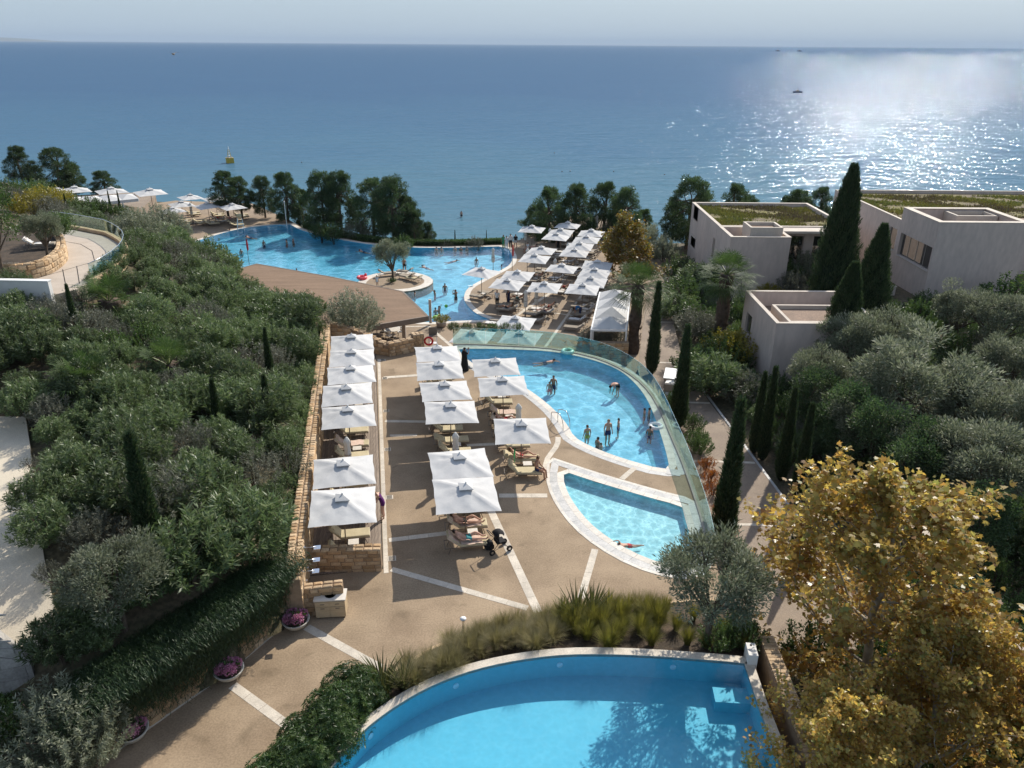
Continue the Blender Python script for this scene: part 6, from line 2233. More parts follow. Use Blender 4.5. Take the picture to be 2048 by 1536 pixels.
# row of pinkish dry shrub hanging over the retaining wall
for x, y, s_ in [(-10.5, 31.5, 1.1), (-10.9, 33.2, .9)]:
    place(PROTO['pnk0'], pz(x, y, 1.6), rq.uniform(0, 6), 'pinkish dry shrub leaning over the stone retaining wall', 'dry shrubs by the retaining wall', s_)
# trailing rosemary along the curved wall
Q = resample(WALL_C, 1.25)
O_ = offset(Q, 0.0, False)
for k in range(1, len(Q) - 1):
    d = (Q[k] - Q[k - 1]).normalized()
    nn = Vector((d.y, -d.x))
    p = Q[k]
    place(PROTO[f'ros{k % 3}'], (p.x - nn.x * .1, p.y - nn.y * .1, 2.45), math.atan2(nn.y, nn.x) - math.pi / 2, 'trailing rosemary cascading over the curved stone wall', 'rosemary cascading over the curved wall', (1, 1, rq.uniform(.85, 1.12)))
# dark broad-leaved trees close behind the slim cypress row
me, cs = crown_mesh('crown', 305, (1.7, 1.7, 2.6), 44, .75, 190, .17, .08, 'leaf_pine', up=.3, low=.7)
tree_proto('laurel', 'laurel_tree', 'tree', me, limbs(306, 1.4, cs, .15, 'bark', 14, 3.6), 3.6)
PROTO['laurel']['h'] = 6.4
for k, (x, y, h) in enumerate([(20.4, 34.5, 5.4), (20.4, 38.0, 5.8), (19.8, 41.0, 5.6), (19.0, 44.0, 5.2), (22.0, 30.5, 5.0), (22.3, 36.0, 5.6)]):
    tree('laurel', pz(x, y), h, 'dense dark laurel close behind the slim cypress row', 'laurels behind the slim cypresses', None, 1.0)
# shrubs at the right of the path
RIGHT = [Vector((17.8, 36)), Vector((16.4, 46)), Vector((15.9, 56)), Vector((16.5, 70)), Vector((19.5, 75)), Vector((20, 68)), Vector((27, 66)), Vector((37, 64)), Vector((44, 60)), Vector((44, 20)), Vector((26, 10)), Vector((8.6, 10)), Vector((11.2, 17)), Vector((12.0, 26.5)), Vector((16.5, 28)), Vector((20.3, 29))]
VILL = [[(XC - .6, nC_.y - .6), (XC + 8.2, nC_.y - .6), (XC + 8.2, fC.y + .5), (XC - .6, fC.y + .5)], [(XA - .5, nA.y - .5), (XR + .5, nA.y - .5), (XR + .5, fA.y), (XA - .5, fA.y)], [(XB - .5, nB.y - .5), (90, nB.y - .5), (90, 92), (XB - .5, 92)]]
for x, y in scatter(RIGHT, 1.75, 7000, 8, VILL + [offset(PATH_R, .8), offset(POOL_F_OUT, 1.6), MID]):
    r_ = rq.random()
    h = rq.uniform(1.3, 2.4)
    if r_ < .55:
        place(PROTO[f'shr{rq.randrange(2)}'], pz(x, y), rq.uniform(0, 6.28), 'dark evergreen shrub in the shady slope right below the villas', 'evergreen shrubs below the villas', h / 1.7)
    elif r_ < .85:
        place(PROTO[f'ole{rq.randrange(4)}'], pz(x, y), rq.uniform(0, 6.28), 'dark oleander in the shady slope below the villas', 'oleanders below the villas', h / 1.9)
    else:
        place(PROTO[f'gry{rq.randrange(2)}'], pz(x, y), rq.uniform(0, 6.28), 'grey-leaved shrub in the shady slope below the villas', 'grey shrubs below the villas', h / 1.7)

def T(key, px_, top, h, label, group=None, wide=1.0, dz=0.0):
    p = on_ground(px_, top, h)
    p.z += dz
    return tree(key, p, h, label, group, None, wide)
def TB(key, px_, by, z, h, label, group=None, wide=1.0):
    p = at(px_, by, z)
    return tree(key, p, h, label, group, None, wide)
def TY(key, px_, top, Y, label, group=None, wide=1.0):
    p = at_y(px_, top, Y)
    z = tz(p.x, Y)
    w = (p.z - z) / PROTO[key]['h']
    return tree(key, Vector((p.x, Y, z)), p.z - z, label, group, None, wide)
def edgeY(px_):
    r_ = at(px_, 490, ZL)
    return min(edge, key=lambda q: abs(q.x / q.y - r_.x / r_.y)).y
# pines by the sea
g_ = 'pines between the infinity pool and the sea'
for k, (x, y, h, w) in enumerate([(438, 352, 7, 1.1), (468, 362, 7, 1.0), (515, 360, 8, .9), (560, 352, 10, .85), (594, 384, 7, .85), (632, 350, 10, .9), (668, 350, 10, .85), (735, 362, 9.5, 1.0), (775, 358, 10, .95), (806, 396, 8, .9), (822, 425, 6.5, .8), (850, 447, 4, .9)]):
    lb = ['broad dark pine at the seaward edge of the far terrace', 'pine touching the far terrace parasols', 'rounded pine behind the corner of the infinity pool', 'tall dark slim pine behind the pool corner', 'low bushy pine beside the white flagpole', 'tall pine of the central seaside clump',
          'pine with open sky gaps in the central seaside clump', 'dense dark pine in front of the seaside clump', 'widest pine of the seaside clump', 'pine on the open-sea side of the clump', 'drooping pine at the end of the clump', 'small young pine at the end of the seaside clump'][k]
    TY(f'pine{k % 3}', x, y, edgeY(x) + 3.5 + (k * 37 % 5) * .8, lb, g_, w * 1.1)
for k, (x, y, h, w) in enumerate([(1095, 374, 8, .8), (1070, 408, 4.5, 1.0), (1146, 368, 8, .8), (1205, 362, 8.5, .9), (1248, 372, 8, .8), (1285, 415, 6, .9), (1345, 395, 8, .8), (1380, 350, 10.5, .95), (1402, 385, 8, .8), (1470, 362, 7, .8), (1493, 384, 5, .8), (1598, 372, 6, .9), (1640, 366, 6.5, .8), (1575, 384, 4.5, 1.0)]):
    lb = ['airy pine beside the lone seaward parasol', 'low spreading pine over the seaward corner', 'slim pine behind the seaward parasols', 'broad pine behind the row by the autumn tree', 'pine behind the yellow top of the autumn tree', 'low pine behind the grey bushes', 'pine leaning towards the planted-roof villa',
          'tallest pine beside the planted-roof villa', 'pine against the villa wall corner', 'pine top showing over the planted roof', 'small pine top over the planted roof', 'pine top between the two villas', 'pine top next to the broad cypress', 'low pine top over the roof edge'][k]
    TY(f'pine{(k + 1) % 3}', x, y, 99 + (k * 53 % 7) * .9 - (3 if x > 1300 else 0), lb, 'pines on the seaward side of the villas', w * 1.1)
for k, (x, y, h, w) in enumerate([(22, 308, 9, 1.0), (95, 310, 9.5, 1.15), (132, 340, 7.5, 1.0), (195, 354, 5, 1.2), (60, 345, 7, 1.0)]):
    lb = ['pine rising behind the magnolia at the frame edge', 'big round pine above the restaurant hedge', 'pine on the sea side of the big round one', 'low spreading pine behind the restaurant parasols', 'pine filling in below the big round one'][k]
    TY(f'pine{k % 3}', x, y, 117 + k * 1.5, lb, 'pines behind the restaurant', w * 1.1)
# hedge on the sea side of the infinity pool
hq = resample(offset(edge, -1.15, False), 2.25)
for k in range(len(hq) - 1):
    d = hq[k + 1] - hq[k]
    m_ = (hq[k] + hq[k + 1]) / 2
    place(PROTO['hedge'], (m_.x, m_.y, ZL - .25), math.atan2(d.y, d.x), 'low clipped hedge section along the infinity edge', 'hedge along the infinity edge')
for k, (x, y, h, key, lb) in enumerate([(705, 446, 3.0, 'gry0', 'rounded grey bush under the seaside pines'), (945, 474, 2.2, 'gry1', 'rounded grey bush behind the infinity edge near the standing bathers'), (890, 482, 1.6, 'gry0', 'small bush next to the thin young conifer'), (838, 462, 2.2, 'shr0', 'green bush at the end of the hedge pines'), (800, 470, 2.4, 'shr1', 'dark bush beneath the drooping pine'), (660, 452, 2.6, 'shr0', 'dark bush behind the middle of the hedge'), (635, 448, 2.6, 'shr1', 'dark bush beside the infinity pool corner'),
                                   (1215, 440, 3.6, 'gry1', 'grey bush behind the seaward parasol row'), (1292, 442, 4.2, 'olb0', 'broad silvery bush behind the autumn tree'), (1325, 468, 3.2, 'olb1', 'silvery bush by the bend of the path'), (1262, 455, 3.2, 'gry0', 'grey bush between pines and autumn tree')]):
    T(key, x, y, h, lb)
T('cyp1', 905, 458, 2.6, 'thin young conifer behind the infinity edge hedge', None, .7)
T('cyp0', 968, 452, 2.8, 'thin young conifer beside the rounded grey bush', None, .5)
# around the infinity pool's landward shore
TB('shr0', 418, 540, -2.2, 3.3, 'bushy young pine-green tree on the pool\'s landward shore', None, .95)
TB('gry0', 378, 545, -1.5, 2.2, 'olive-green bush left of the bushy young tree'.replace(' left of', ' beside'), None)
for k, (x, y, h, lb) in enumerate([(262, 432, 3.6, 'silvery olive above the glass balustrade'), (302, 420, 4.2, 'wide silvery olive at the far terrace edge'), (325, 440, 3.6, 'silvery olive next to the folded parasol of the far terrace')]):
    T('olb0' if k % 2 else 'olb1', x, y, h, lb, None, 1.15)
for k, (x, y, h, w, lb) in enumerate([(122, 402, 2.6, .8, 'stubby dark cypress on the hedge crest'), (209, 394, 3.4, .6, 'slim dark cypress before the restaurant'), (228, 394, 3.4, .6, 'twin slim cypress before the restaurant'), (330, 464, 2.6, .8, 'short dark cypress at the far terrace corner')]):
    T('cyp0', x, y, h, lb, None, w)
for k, (x, y, h, key) in enumerate([(75, 385, 2.6, 'ylw0'), (100, 388, 2.4, 'ylw0'), (50, 395, 2.6, 'ylw0'), (150, 405, 2.4, 'shr0'), (175, 405, 2.4, 'shr1'), (195, 412, 2.2, 'shr0'), (150, 425, 2.0, 'ole0'), (110, 420, 2.2, 'gry0'), (180, 435, 1.8, 'ole1'), (205, 440, 1.8, 'gry1'), (130, 440, 1.8, 'ole2'), (232, 420, 2.4, 'shr1'), (85, 405, 2.4, 'gry1'), (160, 445, 1.8, 'ole3'), (215, 452, 1.6, 'shr0'), (235, 450, 1.8, 'ole0'), (100, 440, 2.0, 'shr1'), (255, 468, 1.8, 'ole2'), (285, 462, 1.8, 'gry0'), (8, 372, 2.6, 'shr0'), (30, 376, 2.6, 'shr1'), (55, 374, 2.6, 'shr0'), (20, 390, 2.4, 'gry1'), (75, 372, 2.4, 'shr1')]):
    T(key, x, y, h, {'ylw0': 'yellow-green bush on the crest below the round pines', 'shr0': 'dark green bush on the crest before the restaurant', 'shr1': 'dark green bush on the crest before the restaurant', 'gry0': 'grey-green bush on the crest behind the balustrade', 'gry1': 'grey-green bush on the crest behind the balustrade'}.get(key, 'oleander on the crest behind the balustrade'),
      {'ylw0': 'yellow bushes on the crest', 'shr0': 'dark bushes on the crest', 'shr1': 'dark bushes on the crest', 'gry0': 'grey bushes on the crest', 'gry1': 'grey bushes on the crest'}.get(key, 'oleanders on the crest'), 1.1)
# planter on the upper terrace
PL = [p for p in offset(PLANTER, -.25, False)]
b = MB()
cen = at(20, 535, ZU)
tag(MB().prism([p for p in PL] + [at(60, 488, ZU).to_2d(), at(-160, 488, ZU).to_2d()], ZU + .3, ZU + .62).build('planter_soil', 'soil'), kind='structure')
me, cs = crown_mesh('crown', 301, (1.9, 1.9, 2.4), 40, .7, 200, .2, .085, 'leaf_shrub', up=.3, low=.6)
tree_proto('magn', 'magnolia_tree', 'tree', me, limbs(302, 1.6, cs, .16, 'bark', 14, 3.9), 3.9)
PROTO['magn']['h'] = 6.4
p = at(2, 560, ZU + .6)
tree('magn', p, 5.6, 'dark large-leaved magnolia in the stone planter', None, .5, .78)
p = at(92, 530, ZU + .6)
tree('olive2', p, 3.0, 'soft grey-green olive in the stone planter', None, 1.0, .85)
p = at(76, 512, ZU + .62)
place(LG['taupe_towel'], (p.x, p.y, ZU + .62), R(20), 'white-towelled lounger under the planter olive', 'loungers behind the planter')
# hillside accents
for k, (x, y, h, w, lb) in enumerate([(129, 583, 3.3, 1.0, 'slim cypress below the white parapet wall'), (258, 880, 5.3, 1.35, 'tallest slim cypress standing among the hillside oleanders'), (422, 768, 3.3, 1.2, 'slim cypress half sunk in the oleanders in mid slope'), (527, 664, 3.4, 1.1, 'slim cypress on the slope close to the retaining wall top'), (526, 758, 3.2, 1.3, 'slim cypress just below its look-alike near the wall')]):
    T('cyp1' if k % 2 else 'cyp0', x, y, h, lb, 'slim cypresses on the hillside', w)
for x, y, h, lb in [(198, 542, 3.2, 'dwarf fan palm at the foot of the glass balustrade'), (150, 700, 3.0, 'dwarf fan palm half hidden low in the oleanders'), (322, 668, 2.9, 'dwarf fan palm in the middle of the oleander slope')]:
    T('palm_low', x, y, h, lb, 'dwarf palms on the hillside', 1.05)
TB('olb0', 706, 684, 0.0, 3.9, 'dark bushy olive at the end of the retaining wall', None, 1.0)
T('olive1', 212, 1105, 3.3, 'feathery olive above the trailing rosemary', None, 1.05)
p = at(250, 1180, 3.6)
TB('olb1', 140, 1530, 0.9, 2.6, 'bushy young olive below the low bed wall', None, 1.1)
TB('olb0', 200, 1540, 0.6, 2.0, 'smaller young olive beside the flower bowl', None, 1.0)
TB('shr0', 4, 1530, 1.2, 2.2, 'dark clipped bush at the foot of the bed wall', None, .8)
for x, y in [(30, 1440), (70, 1425), (110, 1410), (150, 1395)]:
    TB('shr1', x, y, 0.9, .8, 'low dark plant in the shady bed below the clad wall', 'low plants in the shady bed', 1.3)
# island olive
p = at(783, 567, ZL + .03)
tree('olive1', p, 4.5, 'round-headed olive on the pool island', None, 2.0, .92)
TB('shr1', 781, 569, ZL + .03, .6, 'low plants round the island olive trunk', None, 1.5)
p = at(881, 655, ZL)
t = thing('planter_pot', 'dark round pot with a yellow-green bush on the lower terrace', 'pot', (p.x, p.y, ZL))
MB().lathe([(.3, 0), (.42, .05), (.48, .4), (.46, .45), (.4, .42)], n=18).build('pot', 'concrete', t, True)
TB('ylw0', 881, 648, ZL + .4, .85, 'yellow-green bush growing in the dark pot', None, 1.3)
# path side
TB('palm_tall', 1265, 702, ZL, 8.1, 'tall fan palm beside the white pergola', 'tall fan palms by the path', 1.15)
TB('palm_tall', 1436, 684, ZL, 8.6, 'tall fan palm in front of the villas', 'tall fan palms by the path', 1.15)
T('plane_far', 1245, 442, 6.6, 'yellowing autumn tree beside the lower parasols', None, 1.05)
for k, (x, y, h, w, lb) in enumerate([(1311, 573, 7.3, 1.05, 'slim cypress beside the tall fan palm'), (1361, 655, 7.2, 1.1, 'slim cypress next to the golf buggy'), (1468, 803, 8.2, 1.1, 'slim cypress rising from the path edge outside the glass fence'),
                                      (1531, 738, 5.5, 1.0, 'dark slim cypress below the cube-like villa'), (1552, 728, 6.2, 1.0, 'second dark slim cypress below the cube-like villa'), (1592, 768, 6.0, 1.0, 'third dark slim cypress in the row on the slope'), (1627, 800, 6.0, 1.0, 'fourth dark slim cypress in the row on the slope'), (1602, 1030, 3.2, 1.2, 'small cypress behind the plane tree tips'), (1905, 1030, 2.6, 1.2, 'small cypress in the deep shade under the olives')]):
    if k < 3:
        by = (745, 852, 1088)[k]
        TB('cyp0' if k % 2 else 'cyp1', (1302, 1356, 1447)[k], by, ZL, h, lb, 'slim cypresses along the path', w)
    else:
        T('cyp0' if k % 2 else 'cyp1', x, y, h, lb, 'slim cypresses on the slope', w)
TB('cypw', 1655, 605, -1.9, 13.0, 'tallest broad dark cypress in front of the long villa', 'broad cypresses by the villas', .92)
TB('cypw', 1722, 665, -2.0, 9.6, 'broad cypress below the corner windows', 'broad cypresses by the villas', 1.05)
TB('cypw', 1668, 738, -2.4, 8.7, 'pointed broad cypress covering the end of the cube-like villa', 'broad cypresses by the villas', 1.12)
for k, (x, y, h, w, lb) in enumerate([(1860, 672, 7.0, 1.35, 'largest olive, spreading over the shady slope'), (1722, 625, 5.4, 1.1, 'olive at the foot of the broad cypresses'), (1790, 612, 5.8, 1.15, 'olive under the corner windows'), (1935, 560, 5.0, 1.1, 'olive against the sunlit villa wall'), (2010, 575, 5.2, 1.1, 'olive at the far end of the villa wall'), (1650, 690, 5.0, 1.0, 'olive overlapping the cube-like villa'),
                                      (1985, 745, 5.6, 1.25, 'olive beside the largest one on the slope'), (2030, 850, 6.0, 1.3, 'shadowed olive at the frame edge'), (1760, 790, 5.0, 1.2, 'low olive in front of the largest one'), (1900, 840, 5.2, 1.2, 'olive leaning out over the dark hollow'), (1695, 760, 4.4, 1.1, 'olive between the slim cypress row and the big one'), (2040, 660, 5.0, 1.1, 'olive at the bright gap of the slope')]):
    T(f'olive{k % 3}', x, y, h, lb, 'olives on the slope below the villas', w * .86)
T('shr0', 2035, 535, 3.6, 'bright green bush at the corner of the long villa', None, 1.2)
for k, (x, y, h, key, lb) in enumerate([(1385, 590, 2.6, 'shr0', 'dark hedge bush along the path before the villas'), (1372, 545, 3.6, 'shr1', 'tall dark bush at the bend of the path'), (1395, 520, 3.6, 'ole0', 'tall oleander beside the planted-roof villa'), (1392, 610, 2.8, 'gry0', 'spiky silver bush beside the second palm'), (1420, 625, 2.4, 'gry1', 'silver bush at the foot of the second palm'), (1440, 665, 3.0, 'shr1', 'green bush below the second palm'), (1470, 650, 3.0, 'ylw0', 'yellowish bush against the cube-like villa'),
                                        (1400, 690, 3.0, 'shr0', 'round dark bush at the path edge'), (1425, 700, 3.4, 'ole1', 'dark oleander at the path edge'), (1500, 740, 2.6, 'gry0', 'grey bush at the foot of the cube-like villa'), (1570, 508, 3.0, 'shr1', 'bright green mound before the planted-roof villa'), (1585, 535, 2.4, 'gry1', 'silver mound before the planted-roof villa'), (1622, 490, 3.4, 'olb0', 'twiggy grey tree at the villa windows'), (1540, 558, 1.6, 'ylw0', 'yellow ground cover before the planted-roof villa'), (1360, 505, 3.0, 'shr0', 'dark bush under the tallest pine'), (1352, 580, 2.8, 'ole2', 'dark oleander lining the path')]):
    T(key, x, y, h, lb, None, 1.1)
for k, (x, y) in enumerate([(1410, 985), (1405, 960), (1425, 1030), (1438, 1070), (1400, 935)]):
    p = at(x, y, ZL)
    place(PROTO['red0'], (p.x + .5, p.y, ZL), k, 'small red-leaved shrub squeezed outside the glass fence', 'red shrubs outside the fence', 1.0)
for k, (x, y) in enumerate([(1385, 890), (1378, 860), (1392, 905), (1330, 815), (1345, 850)]):
    p = at(x, y, ZL)
    place(PROTO['shr0'], (p.x + .3, p.y, ZL), k, 'low dark shrub squeezed outside the glass fence', 'dark shrubs outside the fence', .75)
for k, (x, y) in enumerate([(1195, 690), (1215, 688), (1238, 690), (1180, 688)]):
    p = at(x, y, ZL)
    place(PROTO['gry1'], (p.x, p.y, ZL), k, 'sprawling shrub before the pergola wall', 'shrubs before the pergola wall', .95)
# low planting strip behind the glass by the terrace head
for k in range(6):
    p = at(905 + 26 * k, 683 + (k % 2), ZL + 1.6)
    place(PROTO['shr1'], (p.x, p.y + .8, -.75), k, 'low hedge plant just behind the glass near the bar', 'hedge plants behind the glass', .5)

# ------------------------------------------------------------------ bed between plaza and front pool
bo = smoothpath(pts([(455, 1700), (505, 1610), (545, 1540), (590, 1482), (632, 1432), (672, 1390), (735, 1372), (783, 1356), (822, 1335), (866, 1306), (900, 1290), (954, 1268), (1010, 1251), (1081, 1236), (1160, 1226), (1250, 1212), (1330, 1206), (1440, 1196), (1500, 1215)]), sub=3)
bi = [p for p in smoothpath(pts([(560, 1690), (600, 1605), (656, 1533), (695, 1485), (734, 1445), (793, 1401), (861, 1362), (939, 1331), (1027, 1309), (1125, 1295), (1232, 1292), (1354, 1296), (1476, 1304), (1516, 1309)], ZF), sub=3)]
n_ = 60
def resn(P, n_):
    L = sum((P[i + 1] - P[i]).length for i in range(len(P) - 1))
    q = resample(P, L / (n_ - 1))
    return q
A1, B1 = resn(bo, n_), resn(bi, n_)
b = MB()
vs = []
rg = random.Random(4)
for k in range(min(len(A1), len(B1))):
    for j in range(6):
        u = j / 5
        p = A1[k].lerp(B1[k], u)
        vs.append((p.x, p.y, .03 + (ZF - .3) * u ** .8 + (rg.uniform(-.05, .08) if 0 < j < 5 else 0)))
b.add(vs, [(6 * k + j, 6 * k + j + 1, 6 * k + j + 7, 6 * k + j + 6) for k in range(len(vs) // 6 - 1) for j in range(5)])
struct('bed_soil', b, 'soil', True)
band(terrace, offset(A1, 0.0, False), -.12, 0.0, 'stone_pale', .8, t=.05, name='edging_stone', closed=False, lift=.06)
def bedpt(k, u):
    k = max(0, min(len(A1) - 2, int(k)))
    p = A1[k].lerp(B1[k], u)
    return Vector((p.x, p.y, .03 + (ZF - .3) * u ** .8))
rq = random.Random(31)
nA1 = min(len(A1), len(B1)) - 1
px2k = lambda x: min(range(nA1), key=lambda i: abs((lambda q: 1024 + q)(0) * 0 + (A1[i].x / (A1[i].y)) - (at(x, 1300).x / at(x, 1300).y)))
for k in range(2, nA1):
    c_ = (A1[k] + B1[k]) / 2
    # picture column of this stretch of the bed
    u_ = c_.x / (c_.y * math.cos(PITCH) + H * math.sin(PITCH)) * F + 1024
    for j in range(3):
        u = rq.uniform(.18, .92)
        p = bedpt(k, u)
        if u_ < 745:
            if j < 2:
                place(PROTO[f'plm{rq.randrange(2)}'], p, rq.uniform(0, 6), 'palmate-leaved evergreen shrub beside the raised pool', 'palmate shrubs beside the raised pool', rq.uniform(.75, 1.05))
        elif u_ < 815:
            if j == 0: place(PROTO[f'pho{k % 2}'], p, rq.uniform(0, 6), 'green sword-leaved flax between palmate shrubs and grasses', 'flax beside the palmate shrubs', rq.uniform(.9, 1.1))
        elif u_ < 1130:
            place(PROTO[f'grs{rq.randrange(3)}'], p, rq.uniform(0, 6), 'buff ornamental grass tuft in the curved bed', 'buff grasses in the curved bed', rq.uniform(.7, 1.05))
        elif u_ < 1330:
            if rq.random() < .8:
                place(PROTO[f'grn{rq.randrange(3)}'], p, rq.uniform(0, 6), 'yellow-green grass tuft in the curved bed', 'yellow-green grasses in the curved bed', rq.uniform(.8, 1.15))
        elif j == 0:
            place(PROTO[f'grn{rq.randrange(3)}'], p, rq.uniform(0, 6), 'sparse green tuft under the front olive', 'tufts under the front olive', rq.uniform(.6, .9))
for (x, y), s_, lb in [((1160, 1240), 1.25, 'dark upright flax at the plaza edge of the curved bed'), ((1190, 1232), 1.1, 'second dark flax beside it at the plaza edge'), ((1130, 1245), .95, 'small flax behind the buff grasses')]:
    p = at(x, y, .2)
    place(PROTO['pho0'], p, rnd.uniform(0, 6), lb, 'flax at the plaza edge', s_)
for x, y, s_ in [(1010, 1262, .8), (1040, 1254, .9), (1075, 1248, .8), (1240, 1226, .9), (1280, 1220, 1.0), (1310, 1216, .9), (1215, 1226, .8)]:
    p = at(x, y, .1)
    place(PROTO[f'grs{rq.randrange(3)}'], p, rq.uniform(0, 6), 'buff ornamental grass tuft in the curved bed', 'buff grasses in the curved bed', s_)
TB('olive2', 1422, 1290, .45, 4.5, 'grey olive standing behind the raised pool', None, .95)
for x, y in [(1480, 1270), (1440, 1290), (1500, 1290)]:
    TB('shr1', x, y, .4, 1.1, 'leafy evergreen filling the corner behind the front olive', 'evergreens behind the front olive', 1.1)
# plane trees on the right
tree('plane', Vector((13.3, 22.2, -3.0)), 9.7, 'tall plane tree in tan and yellow autumn leaf', None, 1.3, 1.22)
tree('plane', Vector((17.0, 16.6, -3.0)), 8.2, 'lower plane tree with yellow leaves in the frame corner', None, 4.0, 1.0)
tree('plane', Vector((9.9, 16.5, -3.0)), 6.2, 'small plane tree leaning over the raised pool end', None, 2.4, 1.0)
tree('plane', Vector((13.6, 18.2, -3.0)), 7.0, 'middle-sized plane tree below the tall one', None, 5.1, 1.0)
# ------------------------------------------------------------------ people
for nm, c_ in (('skin_a', (.50, .28, .19)), ('skin_b', (.36, .19, .12)), ('skin_c', (.56, .34, .25))):
    plain(nm, c_, .55, var=.06, scale=5)
for nm, c_ in (('hair_dark', (.02, .014, .01)), ('hair_brown', (.09, .05, .025)), ('hair_fair', (.30, .20, .10)), ('cloth_black', (.012, .012, .014)), ('cloth_purple', (.10, .015, .12)), ('cloth_navy', (.02, .03, .09)),
               ('cloth_red', (.45, .04, .04)), ('cloth_white', (.7, .68, .65)), ('cloth_green', (.05, .22, .09)), ('cloth_blue', (.03, .16, .38)), ('cloth_yellow', (.55, .4, .06)), ('cloth_teal', (.05, .25, .27)), ('cloth_pink', (.6, .2, .27))):
    plain(nm, c_, .8, var=.15, scale=9, bump=.3)
def skel(**kw):
    J = dict(pelvis=(0, 0, .95), spine=(0, .0, 1.12), chest=(0, .01, 1.32), neck=(0, 0, 1.47), jaw=(0, .02, 1.55), head=(0, .02, 1.62), top=(0, .01, 1.69), nose=(0, .115, 1.595))
    for s_, n_ in ((-1, 'l'), (1, 'r')):
        J.update({'sho' + n_: (s_ * .17, 0, 1.41), 'elb' + n_: (s_ * .23, -.02, 1.13), 'wri' + n_: (s_ * .25, .05, .90), 'pal' + n_: (s_ * .25, .07, .82),
                  'hip' + n_: (s_ * .095, 0, .89), 'kne' + n_: (s_ * .10, .02, .49), 'ank' + n_: (s_ * .10, -.02, .08), 'toe' + n_: (s_ * .12, .16, .03)})
    J.update(kw)
    return J
RAD = dict(pelvis=(.15, .11), spine=(.125, .095), chest=(.15, .105), neck=(.055, .055), jaw=(.066, .075), head=(.08, .095), top=(.05, .06), nose=(.013, .013), sho=(.062, .062), elb=(.042, .042), wri=(.029, .026), pal=(.036, .018), hip=(.10, .10), kne=(.06, .06), ank=(.038, .042), toe=(.04, .025), fin=(.009, .009))
EDG = [('pelvis', 'spine'), ('spine', 'chest'), ('chest', 'neck'), ('neck', 'jaw'), ('jaw', 'head'), ('head', 'top'), ('jaw', 'nose')]
for n_ in 'lr':
    EDG += [('chest', 'sho' + n_), ('sho' + n_, 'elb' + n_), ('elb' + n_, 'wri' + n_), ('wri' + n_, 'pal' + n_), ('pelvis', 'hip' + n_), ('hip' + n_, 'kne' + n_), ('kne' + n_, 'ank' + n_), ('ank' + n_, 'toe' + n_)]
def body_mesh(J):
    J = {k: Vector(v) for k, v in J.items()}
    names = list(J)
    E = list(EDG)
    for n_ in 'lr':                                   # thumb and four fingers
        w, p = J['wri' + n_], J['pal' + n_]
        d = (p - w).normalized()
        s_ = d.cross(Vector((0, 1, .3))).normalized()
        u = d.cross(s_)
        for f, (off, ln) in enumerate(((-.03, .075), (-.01, .085), (.012, .08), (.032, .065))):
            k = f'fin{n_}{f}'
            J[k] = p + d * (.03 + ln * .7) + s_ * off + u * .02
            names.append(k)
            E.append(('pal' + n_, k))
        k = f'fin{n_}t'
        J[k] = w.lerp(p, .6) + s_ * -.06 + d * .04
        names.append(k)
        E.append(('pal' + n_, k))
    me = bpy.data.meshes.new('skel')
    ix = {k: i for i, k in enumerate(names)}
    me.from_pydata([J[k] for k in names], [(ix[a], ix[c_]) for a, c_ in E], [])
    o_ = bpy.data.objects.new('skel', me)
    C.objects.link(o_)
    sk = o_.modifiers.new('skin', 'SKIN')
    sk.use_smooth_shade = True
    sv = me.skin_vertices[0].data
    for k in names:
        key = k if k in RAD else k[:3]
        sv[ix[k]].radius = RAD[key]
        sv[ix[k]].use_root = (k == 'pelvis')
    ss = o_.modifiers.new('sub', 'SUBSURF')
    ss.levels = ss.render_levels = 1
    dg = bpy.context.evaluated_depsgraph_get()
    ev = o_.evaluated_get(dg)
    out = bpy.data.meshes.new_from_object(ev)
    bpy.data.objects.remove(o_)
    bpy.data.meshes.remove(me)
    return out, J
def sub_mesh(me, J, sel, off, name):
    """a garment: the body faces nearest the chosen bones, lifted off the skin. sel: {bone: (t0, t1)}"""
    n_ = len(me.vertices)
    co = np.empty(n_ * 3); me.vertices.foreach_get('co', co); co = co.reshape(-1, 3)
    nr = np.array([v.normal[:] for v in me.vertices])
    faces = [tuple(p.vertices) for p in me.polygons]
    cen = np.array([co[list(f)].mean(0) for f in faces])
    best = np.full(len(faces), 1e9)
    which = np.zeros(len(faces), int)
    tt = np.zeros(len(faces))
    for i, (a, c_) in enumerate(EDG):
        A0, B0 = np.array(J[a]), np.array(J[c_])
        d = B0 - A0
        t = np.clip(((cen - A0) @ d) / max(1e-9, d @ d), 0, 1)
        ds = np.linalg.norm(cen - (A0 + t[:, None] * d), axis=1) / (0.5 + RAD.get(a if a in RAD else a[:3], (.05,))[0] * 6)
        q = ds < best
        best[q], which[q], tt[q] = ds[q], i, t[q]
    keep = []
    for k, f in enumerate(faces):
        a, c_ = EDG[which[k]]
        key = (a if a in RAD else a[:3]) + '-' + (c_ if c_ in RAD else c_[:3])
        if key in sel and sel[key][0] <= tt[k] <= sel[key][1]:
            if key in ('jaw-head', 'head-top', 'neck-jaw'):
                h = np.array(J['head']); fw = np.array(J['nose']) - np.array(J['jaw']); fw = fw / np.linalg.norm(fw)
                up = np.array(J['top']) - np.array(J['jaw']); up = up / np.linalg.norm(up)
                r_ = cen[k] - h
                if r_ @ fw > .035 and r_ @ up < .05:
                    continue
            keep.append(f)
    if not keep:
        return None
    used = sorted({i for f in keep for i in f})
    mp = {i: j for j, i in enumerate(used)}
    V = [tuple(co[i] + nr[i] * off) for i in used]
    m2 = bpy.data.meshes.new(name)
    m2.from_pydata(V, [], [tuple(mp[i] for i in f) for f in keep])
    m2.polygons.foreach_set('use_smooth', np.ones(len(m2.polygons), bool))
    m2.update()
    return m2
